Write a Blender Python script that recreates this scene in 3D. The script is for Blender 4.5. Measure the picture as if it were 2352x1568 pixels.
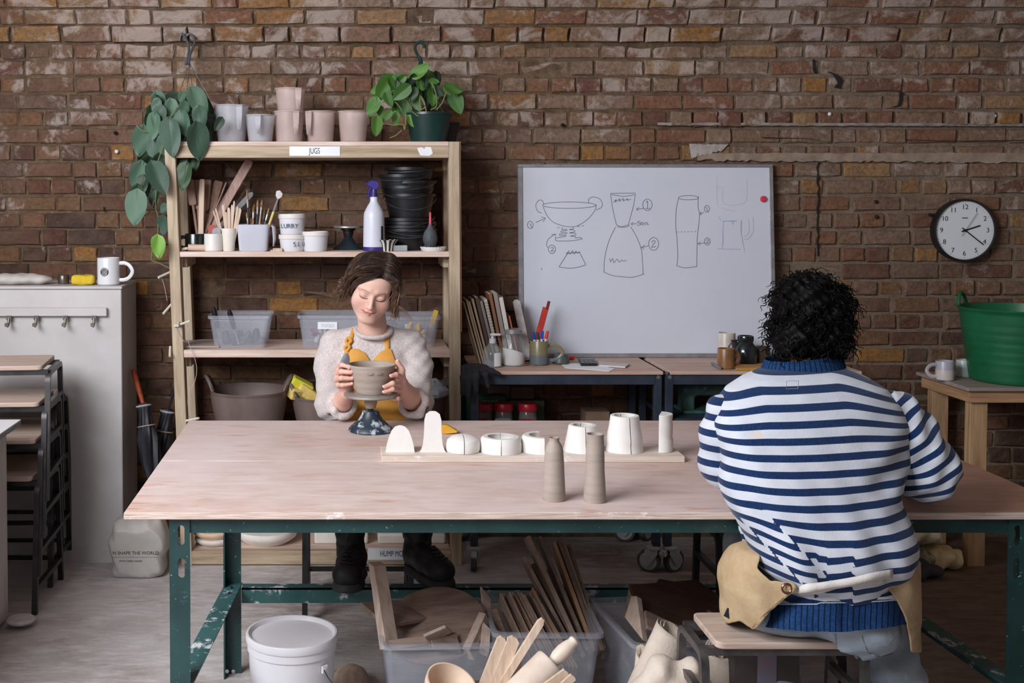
import bpy, bmesh, math, random
import numpy as np
from mathutils import Vector, Matrix, Euler
# ------------------------------------------------------------------ scene, camera, light
for o in list(bpy.data.objects): bpy.data.objects.remove(o, do_unlink=True)
SC=bpy.context.scene; COL=SC.collection
random.seed(7); RN=random.Random(11)
PI=math.pi; R=math.radians
F=2667.0;CX=800.0;CY=543.0;PT=R(2.0);H=1.543       # focal length in px, principal point, pitch, camera height
cp,sp=math.cos(PT),math.sin(PT)
def ray(px,py):
    x=(px-CX)/F;u=(CY-py)/F
    return (x,cp+u*sp,-sp+u*cp)
def W(px,py,Y):                                     # photo pixel -> point on the plane at depth Y
    r=ray(px,py);t=Y/r[1];return Vector((r[0]*t,Y,H+r[2]*t))
def Zp(px,py,z):                                    # photo pixel -> point on the horizontal plane at height z
    r=ray(px,py);t=(z-H)/r[2];return Vector((r[0]*t,r[1]*t,z))
def proj(x,y,z):
    z-=H;d=y*cp-z*sp;u=y*sp+z*cp
    return (CX+F*x/d,CY-F*u/d)
cam=bpy.data.cameras.new('camera');camo=bpy.data.objects.new('camera',cam);COL.objects.link(camo)
camo.location=(0,0,H);camo.rotation_euler=(PI/2-PT,0,0)
cam.sensor_width=36;cam.lens=F/2352*36;cam.shift_x=(1176-CX)/2352;cam.shift_y=-(784-CY)/2352;cam.clip_start=.05
SC.camera=camo
vs=SC.view_settings;vs.view_transform='Standard';vs.look='None';vs.exposure=0.0;vs.gamma=1;vs.use_curve_mapping=False
wd=bpy.data.worlds.new('world');SC.world=wd;wd.use_nodes=True
wd.node_tree.nodes['Background'].inputs[0].default_value=(.80,.88,1,1)
wd.node_tree.nodes['Background'].inputs[1].default_value=.085
def area(name,loc,target,sx,sy,power,col):
    l=bpy.data.lights.new(name,'AREA');l.shape='RECTANGLE';l.size=sx;l.size_y=sy;l.energy=power;l.color=col
    o=bpy.data.objects.new(name,l);COL.objects.link(o);o.location=loc
    o.rotation_euler=(Vector(target)-Vector(loc)).to_track_quat('-Z','Y').to_euler();return o
# daylight from the glazed end of the arch (left, out of frame) plus an added fill lamp behind the camera
area('window_daylight',(-2.1,1.25,2.6),(.5,3.7,.75),2.4,1.5,235,(.94,.965,1.0))
area('front_fill',(-1.3,-2.6,1.9),(.3,4.5,1.0),2.2,1.8,15,(.95,.97,1.0))
# ------------------------------------------------------------------ materials
MATS={}
def lin(c): return tuple(((v/255)/12.92 if v<=10 else (((v/255)+.055)/1.055)**2.4) for v in c)
def hexc(r,g,b): return lin((r,g,b))
class NT:
    def __init__(s,name):
        s.m=bpy.data.materials.new(name);s.m.use_nodes=True;s.t=s.m.node_tree;s.n=s.t.nodes;s.n.clear()
        s.out=s.n.new('ShaderNodeOutputMaterial');s.b=s.n.new('ShaderNodeBsdfPrincipled');s.l(s.b.outputs[0],s.out.inputs[0])
    def l(s,a,b): s.t.links.new(a,b)
    def N(s,t,**k):
        n=s.n.new('ShaderNode'+t)
        for a,v in k.items():
            if a.startswith('i_'):
                key=a[2:]; key=int(key) if key.isdigit() else key
                n.inputs[key].default_value=v
            else: setattr(n,a,v)
        return n
    def coord(s,stretch=(1,1,1),kind='Object',rot=(0,0,0)):
        c=s.N('TexCoord');m=s.N('Mapping');m.inputs['Scale'].default_value=stretch;m.inputs['Rotation'].default_value=rot
        s.l(c.outputs[kind],m.inputs[0]);return m.outputs[0]
    def pos(s,stretch=(1,1,1)):
        c=s.N('NewGeometry');m=s.N('Mapping');m.inputs['Scale'].default_value=stretch
        s.l(c.outputs['Position'],m.inputs[0]);return m.outputs[0]
    def noise(s,vec,scale,detail=4,rough=.6,dist=0):
        n=s.N('TexNoise');n.inputs['Scale'].default_value=scale;n.inputs['Detail'].default_value=detail
        n.inputs['Roughness'].default_value=rough;n.inputs['Distortion'].default_value=dist
        s.l(vec,n.inputs['Vector']);return n.outputs['Fac']
    def ramp(s,fac,stops,interp='LINEAR'):
        r=s.N('ValToRGB');r.color_ramp.interpolation=interp;e=r.color_ramp.elements
        while len(e)<len(stops): e.new(.5)
        for a,(p,c) in zip(e,stops):
            a.position=p;a.color=(c if isinstance(c,tuple) else (c,c,c))[:3]+(1,)
        s.l(fac,r.inputs[0]);return r.outputs[0]
    def mix(s,fac,a,b,mode='MIX'):
        m=s.N('Mix',data_type='RGBA',blend_type=mode)
        for sock,v in ((m.inputs['Factor'],fac),(m.inputs['A'],a),(m.inputs['B'],b)):
            if hasattr(v,'is_linked'): s.l(v,sock)
            elif isinstance(v,tuple): sock.default_value=v[:3]+(1,)
            else: sock.default_value=v
        return m.outputs['Result']
    def math(s,op,a,b=0.0,clamp=False):
        m=s.N('Math',operation=op,use_clamp=clamp)
        for i,v in enumerate((a,b)):
            if hasattr(v,'is_linked'): s.l(v,m.inputs[i])
            else: m.inputs[i].default_value=v
        return m.outputs[0]
    def bump(s,h,strength,dist=.01):
        b=s.N('Bump');b.inputs['Strength'].default_value=strength;b.inputs['Distance'].default_value=dist
        s.l(h,b.inputs['Height']);s.l(b.outputs[0],s.b.inputs['Normal'])
    def set(s,**k):
        for a,v in k.items():
            i=s.b.inputs[a.replace('_',' ')]
            if hasattr(v,'is_linked'): s.l(v,i)
            else: i.default_value=(v[:3]+(1,)) if isinstance(v,tuple) and len(v)==3 else v
def M(name,c1,c2=None,scale=12,rough=.6,metal=0,bump=0,bscale=60,stretch=(1,1,1),spots=None,alpha=1,trans=0,spec=.5,dist=0,rot=(0,0,0),coat=0):
    """generic procedural surface: two-tone noise, optional clay splashes (spots = colour, scale, threshold) and fine relief"""
    if name in MATS: return MATS[name]
    s=NT(name)
    if c2 is None: c2=tuple(min(1,v*1.22+.004) for v in c1)
    co=s.coord(stretch,rot=rot);n=s.noise(co,scale,5,.62,dist)
    col=s.ramp(n,[(.33,c1),(.67,c2)])
    rg=rough
    if spots:
        sc,ss,st=spots;m=s.ramp(s.noise(s.coord(),ss,6,.7),[(st,0.0),(min(1,st+.07),1.0)])
        col=s.mix(m,col,sc)
    s.set(Base_Color=col,Roughness=rg,Metallic=metal,Alpha=alpha,Transmission_Weight=trans,Specular_IOR_Level=spec,Coat_Weight=coat)
    if bump: s.bump(s.noise(co,bscale,4,.6),bump,.004)
    MATS[name]=s.m;return s.m
def wood(name,c1,c2,axis=0,rough=.62,gs=9,bump=.15,spots=None):
    st=[55/gs*1.0]*3;st=[14,14,14];st[axis]=1.1
    return M(name,c1,c2,scale=gs*.55,rough=rough,stretch=tuple(st),bump=bump,bscale=9,dist=.35,spots=spots)
# ------------------------------------------------------------------ geometry helpers
def rotm(e): return Euler(e,'XYZ').to_matrix()
class G:
    """collects shapes of ONE object"""
    def __init__(s): s.v=[];s.f=[];s.mi=[];s.cur=0
    def add(s,vs,fs,xf=None):
        b=len(s.v)
        s.v+= [tuple(xf@Vector(p)) if xf else tuple(p) for p in vs]
        s.f+=[tuple(i+b for i in f) for f in fs];s.mi+=[s.cur]*len(fs);return s
    def box(s,c,d,rot=None):
        x,y,z=[k/2 for k in d];vs=[Vector((sx*x,sy*y,sz*z)) for sx in(-1,1) for sy in(-1,1) for sz in(-1,1)]
        if rot is not None:
            m=rotm(rot) if not isinstance(rot,Matrix) else rot;vs=[m@p for p in vs]
        c=Vector(c);return s.add([p+c for p in vs],[(0,1,3,2),(4,6,7,5),(0,4,5,1),(2,3,7,6),(0,2,6,4),(1,5,7,3)])
    def span(s,a,b): # box by two corners
        return s.box([(p+q)/2 for p,q in zip(a,b)],[abs(q-p) for p,q in zip(a,b)])
    def beam(s,p,q,w,t,up=(0,0,1)): # bar p->q, w along cross(dir,up), t along the remaining axis
        p,q=Vector(p),Vector(q);d=(q-p);L=d.length;d.normalize();a=d.cross(Vector(up))
        if a.length<1e-4: a=d.cross(Vector((0,1,0)))
        a.normalize();b=a.cross(d);m=Matrix((d,a,b)).transposed();return s.box((p+q)/2,(L,w,t),m)
    def lathe(s,prof,seg=28,c=(0,0,0),xf=None,close=True,arc=None,sx=1,sy=1):
        c=Vector(c);n=len(prof);vs=[];fs=[]
        full=arc is None;a0,a1=(0,2*PI) if full else arc;m=seg if full else seg+1
        for k in range(m):
            a=a0+(a1-a0)*k/seg
            for r,z in prof: vs.append(c+Vector((r*math.cos(a)*sx,r*math.sin(a)*sy,z)))
        for k in range(seg):
            k2=(k+1)%m
            for i in range(n-1): fs.append((k*n+i,k2*n+i,k2*n+i+1,k*n+i+1))
        if close and full:
            if prof[0][0]>1e-5: fs.append(tuple(k*n for k in range(m))[::-1])
            if prof[-1][0]>1e-5: fs.append(tuple(k*n+n-1 for k in range(m)))
        return s.add(vs,fs,xf)
    def tube(s,pts,r,seg=8,cap=True,closed=False,flat=None):
        pts=[Vector(p) for p in pts];n=len(pts);rs=r if isinstance(r,(list,tuple)) else [r]*n
        vs=[];fs=[];prev=None
        for i,p in enumerate(pts):
            t=(pts[(i+1)%n]-pts[i-1]) if closed else (pts[min(i+1,n-1)]-pts[max(i-1,0)])
            if t.length<1e-9: t=Vector((0,0,1))
            t.normalize()
            if prev is None:
                a=t.cross(Vector((0,0,1)))
                if a.length<.05: a=t.cross(Vector((0,1,0)))
            else: a=prev-t*prev.dot(t)
            a.normalize();b=t.cross(a);prev=a
            for k in range(seg):
                w=2*PI*(k+.5)/seg;vs.append(p+a*(rs[i]*math.cos(w))+b*(rs[i]*(flat or 1)*math.sin(w)))
        for i in range(n if closed else n-1):
            j=(i+1)%n
            for k in range(seg): fs.append((i*seg+k,i*seg+(k+1)%seg,j*seg+(k+1)%seg,j*seg+k))
        if cap and not closed: fs+= [tuple(range(seg))[::-1],tuple((n-1)*seg+k for k in range(seg))]
        return s.add(vs,fs)
    def prism(s,poly,o,u,v,w): # polygon in axes u,v from o, thickness vector w
        o,u,v,w=Vector(o),Vector(u),Vector(v),Vector(w);n=len(poly)
        a=[o+u*x+v*y for x,y in poly];vs=a+[p+w for p in a]
        fs=[tuple(range(n)),tuple(range(n,2*n))[::-1]]+[(i,i+n,(i+1)%n+n,(i+1)%n) for i in range(n)]
        return s.add(vs,fs)
    def grid(s,P,closed_u=False): # P[i][j] points
        n,m=len(P),len(P[0]);vs=[p for r in P for p in r];fs=[]
        for i in range(n if closed_u else n-1):
            for j in range(m-1): fs.append((i*m+j,((i+1)%n)*m+j,((i+1)%n)*m+j+1,i*m+j+1))
        return s.add(vs,fs)
    def out(s,name,mat,parent=None,smooth=True,bevel=0,world=True,origin=None,solid=0,angle=38,seg=1,fix=True,sub=0):
        me=bpy.data.meshes.new(name)
        off=Vector((0,0,0))
        if world:
            if parent is not None: off=wloc(parent)
            elif origin is not None: off=Vector(origin)
            elif s.v:
                A=np.array(s.v);off=Vector(((A[:,0].min()+A[:,0].max())/2,(A[:,1].min()+A[:,1].max())/2,A[:,2].min()))
        me.from_pydata([tuple(Vector(p)-off) for p in s.v],[],s.f)
        for m in (mat if isinstance(mat,(list,tuple)) else [mat]): me.materials.append(m)
        if any(s.mi): me.polygons.foreach_set('material_index',s.mi)
        if fix:
            b=bmesh.new();b.from_mesh(me);bmesh.ops.recalc_face_normals(b,faces=b.faces);b.to_mesh(me);b.free()
        if smooth: me.shade_smooth();me.set_sharp_from_angle(angle=R(angle))
        me.update()
        o=bpy.data.objects.new(name,me);COL.objects.link(o)
        if parent is not None: o.parent=parent
        else: o.location=off
        if solid:
            m=o.modifiers.new('solid','SOLIDIFY');m.thickness=solid;m.offset=0
        if bevel:
            m=o.modifiers.new('bevel','BEVEL');m.width=bevel;m.segments=seg;m.limit_method='ANGLE';m.angle_limit=R(40)
        if sub:
            m=o.modifiers.new('sub','SUBSURF');m.levels=sub;m.render_levels=sub
        return o
def wloc(o):
    v=Vector((0,0,0))
    while o is not None: v+=o.location;o=o.parent
    return v
def tag(o,label,cat,group=None):
    o['label']=label;o['category']=cat
    if group: o['group']=group
    return o
def T(name,label,cat,loc,rz=0,group=None):
    o=bpy.data.objects.new(name,None);COL.objects.link(o);o.empty_display_size=.05
    o.location=loc;o.rotation_euler=(0,0,rz);return tag(o,label,cat,group)
def struct(o): o['kind']='structure';return o
def kids(o): return [c for c in bpy.data.objects if c.parent is o]
def dup(o,loc,rz=None,label=None,group=None,rot=None):
    c=o.copy();COL.objects.link(c);c.location=loc
    if rz is not None: c.rotation_euler=(0,0,rz)
    if rot is not None: c.rotation_euler=rot
    if label: c['label']=label
    if group: c['group']=group
    for k in kids(o):
        d=k.copy();COL.objects.link(d);d.parent=c
        for q in kids(k):
            e=q.copy();COL.objects.link(e);e.parent=d
    return c
def bez(p,n=12):
    """Catmull-Rom through the given points"""
    p=[Vector(q) for q in p];p=[2*p[0]-p[1]]+p+[2*p[-1]-p[-2]];o=[]
    for i in range(1,len(p)-2):
        for k in range(n):
            t=k/n;a,b,c,d=p[i-1:i+3]
            o.append(.5*((2*b)+(c-a)*t+(2*a-5*b+4*c-d)*t*t+(3*b-a-3*c+d)*t**3))
    o.append(p[-2]);return o
def ppx(px,Y,prof):
    """lathe profile measured in photo pixels (half width, y) at depth Y -> (base point, profile in metres)"""
    base=W(px,prof[0][1],Y);return base,[(h*Y/F,W(px,y,Y).z-base.z) for h,y in prof]
def text(name,body,size,loc,mat,parent,rot=(PI/2,0,0),align='CENTER',ext=.0004,font=None,sx=1):
    c=bpy.data.curves.new(name,'FONT');c.body=body;c.size=size;c.align_x=align;c.align_y='CENTER';c.extrude=ext
    o=bpy.data.objects.new(name,c);COL.objects.link(o)
    dg=bpy.context.evaluated_depsgraph_get();me=bpy.data.meshes.new_from_object(o.evaluated_get(dg))
    bpy.data.objects.remove(o,do_unlink=True);me.name=name
    m=bpy.data.objects.new(name,me);COL.objects.link(m);me.materials.clear();me.materials.append(mat)
    m.parent=parent;m.location=Vector(loc)-(wloc(parent) if parent else Vector());m.rotation_euler=rot;m.scale=(sx,1,1)
    return m
# ------------------------------------------------------------------ room: floor, arch wall of brick, side walls
WY=5.20      # brick face of the back wall
def m_floor():
    s=NT('concrete_floor');p=s.pos((1,1,1))
    a=s.noise(p,1.3,6,.65,.4);b=s.noise(s.pos((1,3.2,1)),7,7,.7,.6);c=s.noise(p,38,3,.6)
    col=s.ramp(a,[(.3,hexc(136,124,118)),(.5,hexc(176,168,166)),(.7,hexc(200,194,194))])
    col=s.mix(s.ramp(b,[(.45,0.0),(.75,.75)]),col,hexc(222,218,218))
    col=s.mix(s.ramp(s.noise(s.pos((1,2,1)),3.3,8,.75),[(.56,0.0),(.66,.5)]),col,hexc(140,124,114))
    # light falloff to the right painted in as brown; slab grey with plaster dust
    x=s.N('SeparateXYZ');s.l(p,x.inputs[0])
    m=s.N('MapRange',i_1=.9,i_2=2.2);s.l(x.outputs[0],m.inputs[0])
    col=s.mix(m.outputs[0],col,s.ramp(b,[(.35,hexc(92,70,58)),(.7,hexc(128,104,90))]))
    s.set(Base_Color=col,Roughness=.78);s.bump(s.math('ADD',c,b),.35,.004);return s.m
g=G();g.grid([[(-3.2+.4*i,-3+.46*j,0) for j in range(19)] for i in range(20)])
floor=struct(g.out('floor',m_floor(),smooth=False,origin=(0,0,0)))
def brick_mat(name,per_object):
    s=NT(name);p=s.pos()
    if per_object: rnd=s.N('ObjectInfo').outputs['Random']
    else: rnd=s.N('Attribute',attribute_name='rnd').outputs['Fac']
    x=s.N('SeparateXYZ');s.l(p,x.inputs[0])
    col=s.ramp(rnd,[(0,hexc(86,54,45)),(.22,hexc(68,46,41)),(.34,hexc(100,66,52)),(.5,hexc(112,82,58)),(.62,hexc(90,57,47)),(.74,hexc(150,104,50)),(.84,hexc(116,80,62)),(.93,hexc(72,54,50)),(1,hexc(134,108,76))],'CONSTANT')
    # the courses higher up and to the right are buff stocks, the ones low on the left dark red
    n1=s.noise(p,55,5,.7);n2=s.noise(p,9,5,.65,.6);n3=s.noise(p,2.1,3,.5)
    buff=s.ramp(rnd,[(0,hexc(148,118,98)),(.25,hexc(152,128,110)),(.5,hexc(138,94,74)),(.68,hexc(160,128,96)),(.82,hexc(160,116,68)),(.92,hexc(120,80,66))],'CONSTANT')
    f=s.math('ADD',s.math('MULTIPLY',x.outputs[2],.62),s.math('MULTIPLY',x.outputs[0],.14))
    f=s.math('ADD',f,s.math('MULTIPLY',s.math('SUBTRACT',n3,.5),1.2))
    m=s.N('MapRange',i_1=.72,i_2=1.5,i_3=0.0,i_4=.85);s.l(f,m.inputs[0])
    col=s.mix(m.outputs[0],col,buff)
    col=s.mix(s.ramp(n1,[(.3,.65),(.62,0.0)]),col,hexc(44,31,27))
    col=s.mix(s.ramp(n2,[(.35,0.0),(.72,.55)]),col,hexc(118,96,80))
    # old limewash and plaster still sticking to the faces
    wz=s.N('MapRange',i_1=.6,i_2=2.5,i_3=-.13,i_4=.085);s.l(x.outputs[2],wz.inputs[0])
    wv=s.math('ADD',s.noise(p,6.5,8,.72,.5),wz.outputs[0])
    col=s.mix(s.ramp(wv,[(.55,0.0),(.64,.62)]),col,hexc(176,163,156))
    s.set(Base_Color=col,Roughness=.9,Specular_IOR_Level=.25);s.bump(s.math('ADD',n1,s.math('MULTIPLY',n2,1.5)),.75,.006);return s.m
def mortar_mat():
    s=NT('mortar');p=s.pos();x=s.N('SeparateXYZ');s.l(p,x.inputs[0]);n=s.noise(p,14,7,.7,.5)
    a=s.ramp(n,[(.3,hexc(72,57,45)),(.55,hexc(108,89,72)),(.75,hexc(138,121,106))])
    b=s.ramp(n,[(.3,hexc(104,89,76)),(.7,hexc(140,124,110))])
    m=s.N('MapRange',i_1=1.5,i_2=2.0);s.l(x.outputs[0],m.inputs[0])
    s.set(Base_Color=s.mix(m.outputs[0],a,b),Roughness=.95,Specular_IOR_Level=.2);s.bump(s.noise(p,60,6,.7),.9,.008);return s.m
MORT=mortar_mat()
Z0=2.19;CH=.0757;TH=[R(24+1.5*k) for k in range(12)]
def prof(sv):  # arc length up the wall -> (y, z, lean)
    if sv<=Z0: return WY,sv,0
    y,z,k=WY,Z0,0;r=sv-Z0
    while r>CH: y-=CH*math.sin(TH[k]);z+=CH*math.cos(TH[k]);r-=CH;k+=1
    return y-r*math.sin(TH[k]),z+r*math.cos(TH[k]),TH[k]
def face(x,sv,d):  # point on the wall at x, arc length sv, d metres in front of the brick face
    y,z,t=prof(sv);return Vector((x,y-d*math.cos(t),z-d*math.sin(t)))
wall=struct(G().grid([[face(x,sv,-.009) for sv in [0,.5,1,1.6]+[Z0+CH*k for k in range(0,10)]] for x in (-3.2,-1.5,0,1.5,3,4.4)]).out('wall_back',MORT,smooth=False,origin=(0,WY,0)))
# mortar stands behind the bricks: add a back so that the wall has thickness
wb=struct(G().span((-3.2,WY+.012,0),(4.4,WY+.25,3.0)).out('wall_core',MORT,wall,smooth=False))
occl=[(391,330,1055,580),(420,590,1030,965),(1193,375,1777,820),(0,655,300,1300),(330,215,495,500),(495,195,845,325),(850,180,1060,325),(1640,830,2200,1568),(1760,625,1965,830),(2210,690,2352,870),(0,960,2352,1568),(2130,850,2352,960),(2145,458,2288,602),(1075,820,1650,975),(395,330,440,1000),(1060,670,1195,820)]
def vis(b):
    (x0,y0),(x1,y1)=b;x0,x1=max(x0,0),min(x1,2352);y0,y1=max(y0,0),min(y1,1568)
    if x1<=x0 or y1<=y0: return 0
    t=0
    for i in range(5):
        for j in range(3):
            X=x0+(x1-x0)*(i+.5)/5;Y=y0+(y1-y0)*(j+.5)/3
            t+= not any(a<X<c and bb<Y<d for a,bb,c,d in occl)
    return (x1-x0)*(y1-y0)*t/15
def brick_mesh(w,h,rn,edge=.006,dep=.03):
    nx=4 if w>.15 else 3;nz=3;vs=[];fs=[]
    gx=[-w/2+edge+(w-2*edge)*i/(nx-1) for i in range(nx)];gz=[-h/2+edge+(h-2*edge)*j/(nz-1) for j in range(nz)]
    for i in range(nx):
        for j in range(nz): vs.append((gx[i]+rn.uniform(-.002,.002),rn.uniform(-.0036,.0020),gz[j]+rn.uniform(-.0020,.0020)))
    for i in range(nx-1):
        for j in range(nz-1): a=i*nz+j;fs.append((a,a+nz,a+nz+1,a+1))
    ring=[(i,0) for i in range(nx)]+[(nx-1,j) for j in range(1,nz)]+[(i,nz-1) for i in range(nx-2,-1,-1)]+[(0,j) for j in range(nz-2,0,-1)]
    b=len(vs);ex=[]
    for i,j in ring:
        sx=-1 if i==0 else 1 if i==nx-1 else 0;sz=-1 if j==0 else 1 if j==nz-1 else 0
        x,z=gx[i]+sx*edge+rn.uniform(-.0048,.0030)*sx,gz[j]+sz*edge+rn.uniform(-.0044,.0030)*sz
        ex.append((x,z));vs.append((x,.007,z))
    for x,z in ex: vs.append((x,dep,z))
    n=len(ring)
    for k in range(n):
        k2=(k+1)%n;a=ring[k][0]*nz+ring[k][1];c=ring[k2][0]*nz+ring[k2][1]
        fs.append((a,b+k,b+k2,c));fs.append((b+k,b+n+k,b+n+k2,b+k2))
    return vs,fs
rb=random.Random(3);cells=[]
z1=1.697;k0=-int(z1/CH)
for k in range(k0,16):
    sv=z1+k*CH
    if sv+CH>Z0+CH*9: break
    hd=(k%2==0);x=-2.5-rb.uniform(0,.2)
    if k%3==1: x-=.06
    while x<4.0:
        w=(.1115 if hd else .2225)+rb.uniform(-.006,.006)
        if not hd and rb.random()<.18: w=.1115
        if hd and rb.random()<.10: w=.2225
        if sv>Z0 : w=.225 if rb.random()<.75 else .112
        h=CH-.0090+rb.uniform(-.0040,.0025);jx=.0075+rb.uniform(-.004,.005)
        if x+w/2>1.75: jx+=.004;h-=.002
        c=face(x+w/2,sv+CH/2,0);a=proj(c.x-w/2,c.y,c.z+h/2);b=proj(c.x+w/2,c.y,c.z-h/2)
        pr=rb.uniform(-.005,.005)
        if abs(sv-(z1+2*CH))<.02 and x>1.35: pr+=.014          # projecting string course on the right
        if sv>Z0-.001 and sv<Z0+CH: pr+=.012
        if rb.random()<.05: pr-=.006
        cells.append((vis((a,b)),x+w/2,sv+CH/2,w-jx,h,pr));x+=w
    
cells.sort(key=lambda c:-c[0])
BM1=brick_mat('brick',True);BM2=brick_mat('brick_far',False)
LIB={}
def bkey(w,h): return (round(w/.004),round(h/.003))
near=cells[:300];rest=cells[300:]
for sc,x,sv,w,h,pr in near:
    kk=bkey(w,h)+(rb.randrange(3),)
    if kk not in LIB:
        v_,f_=brick_mesh(kk[0]*.004,kk[1]*.003,rb);me=bpy.data.meshes.new('brick');me.from_pydata(v_,[],f_);me.materials.append(BM1)
        b_=bmesh.new();b_.from_mesh(me);bmesh.ops.recalc_face_normals(b_,faces=b_.faces);b_.to_mesh(me);b_.free();LIB[kk]=me
    o=bpy.data.objects.new('brick',LIB[kk]);COL.objects.link(o);o.parent=wall;y,z,t=prof(sv)
    o.location=face(x,sv,pr)-wall.location;o.rotation_euler=(t,rb.uniform(-.012,.012),rb.choice((0,PI*0))+rb.uniform(-.01,.01))
gm=G();rv=[]
for sc,x,sv,w,h,pr in rest:
    v_,f_=brick_mesh(w,h,rb);y,z,t=prof(sv)
    gm.add(v_,f_,Matrix.Translation(face(x,sv,pr))@Matrix.Rotation(t,4,'X')@Matrix.Rotation(rb.uniform(-.012,.012),4,'Y'));rv+=[rb.random()]*len(f_)
rest_o=gm.out('bricks',BM2,wall,smooth=False);rest_o['kind']='stuff'
at=rest_o.data.attributes.new('rnd','FLOAT','FACE');at.data.foreach_set('value',rv)
# later repairs: a pale mortar fillet on the right, a lime ledge and mortar smears
def strip(name,pts_top,pts_bot,d,mat):
    g=G();n=len(pts_top)
    A=[W(x,y,WY) for x,y in pts_top];B=[W(x,y,WY) for x,y in pts_bot]
    for L in (A,B):
        for p in L: p.y=WY-d+RN.uniform(-.002,.002)
    A2=[p+Vector((0,d+.015,.004)) for p in A];B2=[p+Vector((0,d+.015,-.004)) for p in B]
    g.grid([[a2,a,b,b2] for a2,a,b,b2 in zip(A2,A,B,B2)]);return g.out(name,mat,wall)
def wob(x0,x1,y0,y1,n,a): return [(x0+(x1-x0)*i/(n-1),y0+(y1-y0)*i/(n-1)+RN.uniform(-a,a)) for i in range(n)]
PALE=M('pale_mortar',hexc(128,110,96),hexc(158,140,124),18,.95,bump=.5,bscale=50)
LIME=M('lime_mortar',hexc(116,106,100),hexc(156,146,140),22,.95,bump=.6,bscale=60)
strip('mortar_fillet',wob(1600,2900,352,350,150,1.2),wob(1600,2900,368,378,150,3),.0085,PALE)
strip('mortar_ledge',wob(1508,2900,282,285,150,.7),wob(1508,2900,288,291,150,.9),.015,LIME)
strip('mortar_smear',wob(1582,1672,331,332,20,1.2),wob(1586,1655,362,347,20,2.5),.0085,M('grey_render',hexc(150,140,136),hexc(180,172,168),20,.95,bump=.6))
DARK=M('crevice_shade',(.012,.009,.008),(.02,.015,.013),30,1)  # shade inside cracks and drill holes, put in as near-black colour
def crack(pts,w):
    g=G();P=[W(x,y,WY) for x,y in pts];L=[];Rr=[]
    for i,p in enumerate(P):
        p.y=WY-.0105;ww=w*(.5+RN.random());L.append(p+Vector((-ww,0,ww*.3)));Rr.append(p+Vector((ww,0,-ww*.3)))
    g.grid([[a,b,b+Vector((0,.012,0)),a+Vector((0,.012,0)),a] for a,b in zip(L,Rr)]);return g.out('crack',DARK,wall,smooth=False)
crack([(1878+RN.uniform(-3,3),372+i*12) for i in range(19)],.0017)
crack([(1868,137),(1869,160),(1872,168)],.003);crack([(1905,166),(1918,172),(1926,182),(1928,192),(1922,202)],.010)
crack([(2068,210),(2067,230),(2063,243),(2050,246)],.004);crack([(1750,316),(1850,318),(1880,322)],.004);crack([(2080,321),(2200,324),(2352,322)],.004)
crack([(1912,0),(1905,30),(1900,60),(1892,90)],.005);crack([(240,475),(240,484)],.004)
wm=M('white_plastic',hexc(205,205,208),hexc(222,222,224),5,.4)
for x,y in ((268,348),(1905,262),(2284,266)):
    p=W(x,y,WY-.012);g=G();g.lathe([(.0035,0),(.0075,0),(.0085,.004),(.0035,.008)],14,xf=Matrix.Translation(p)@Matrix.Rotation(PI/2,4,'X'));g.out('wall_plug',wm,wall)
for x,y in ((265,305),(2012,463),(2013,498),(2136,493),(1292,287)):
    p=W(x,y,WY-.011);g=G();g.lathe([(.001,.012),(.0075,.004),(.009,0)],10,xf=Matrix.Translation(p)@Matrix.Rotation(PI/2,4,'X'));g.out('drill_hole',DARK,wall)
# vault above and the far end wall (out of frame): they carry the bounce light
PLA=M('old_plaster',hexc(150,138,130),hexc(176,166,160),4,.9,bump=.3,bscale=20)
P=[]
for x in (-3.2,4.4):
    row=[face(x,Z0+CH*8,-.009)]
    for k in range(1,12):
        a=R(38)+(PI-R(76))*k/11;row.append(Vector((x,.9-math.cos(a)*-3.75 if False else 1.05+3.98*math.cos(a)*1.0,1.0+2.85*math.sin(a))))
    P.append(row)
struct(G().grid(P).out('ceiling',PLA,smooth=True,origin=(0,1,3)))
struct(G().span((4.3,-3,0),(4.4,5.2,3.9)).out('wall_right',PLA,smooth=False,origin=(4.35,1,0)))
wl=struct(G().span((-2.45,-3,0),(-2.33,-.2,3.9)).span((-2.45,3.0,0),(-2.33,5.2,3.9)).span((-2.45,-.2,0),(-2.33,3.0,1.35)).span((-2.45,-.2,3.65),(-2.33,3.0,3.9)).out('wall_left',PLA,smooth=False,origin=(-2.39,1,0)))
gw=G()
for k in range(5): gw.box((-2.39,-.2+.8*k,2.5),(.06,.06,2.3))
for z in (1.36,2.12,2.88,3.64): gw.box((-2.39,1.4,z),(.05,3.2,.05))
struct(gw.out('window_1',M('steel_window',hexc(60,64,66),None,8,.5),smooth=False,origin=(-2.39,1.4,1.35)))
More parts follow.
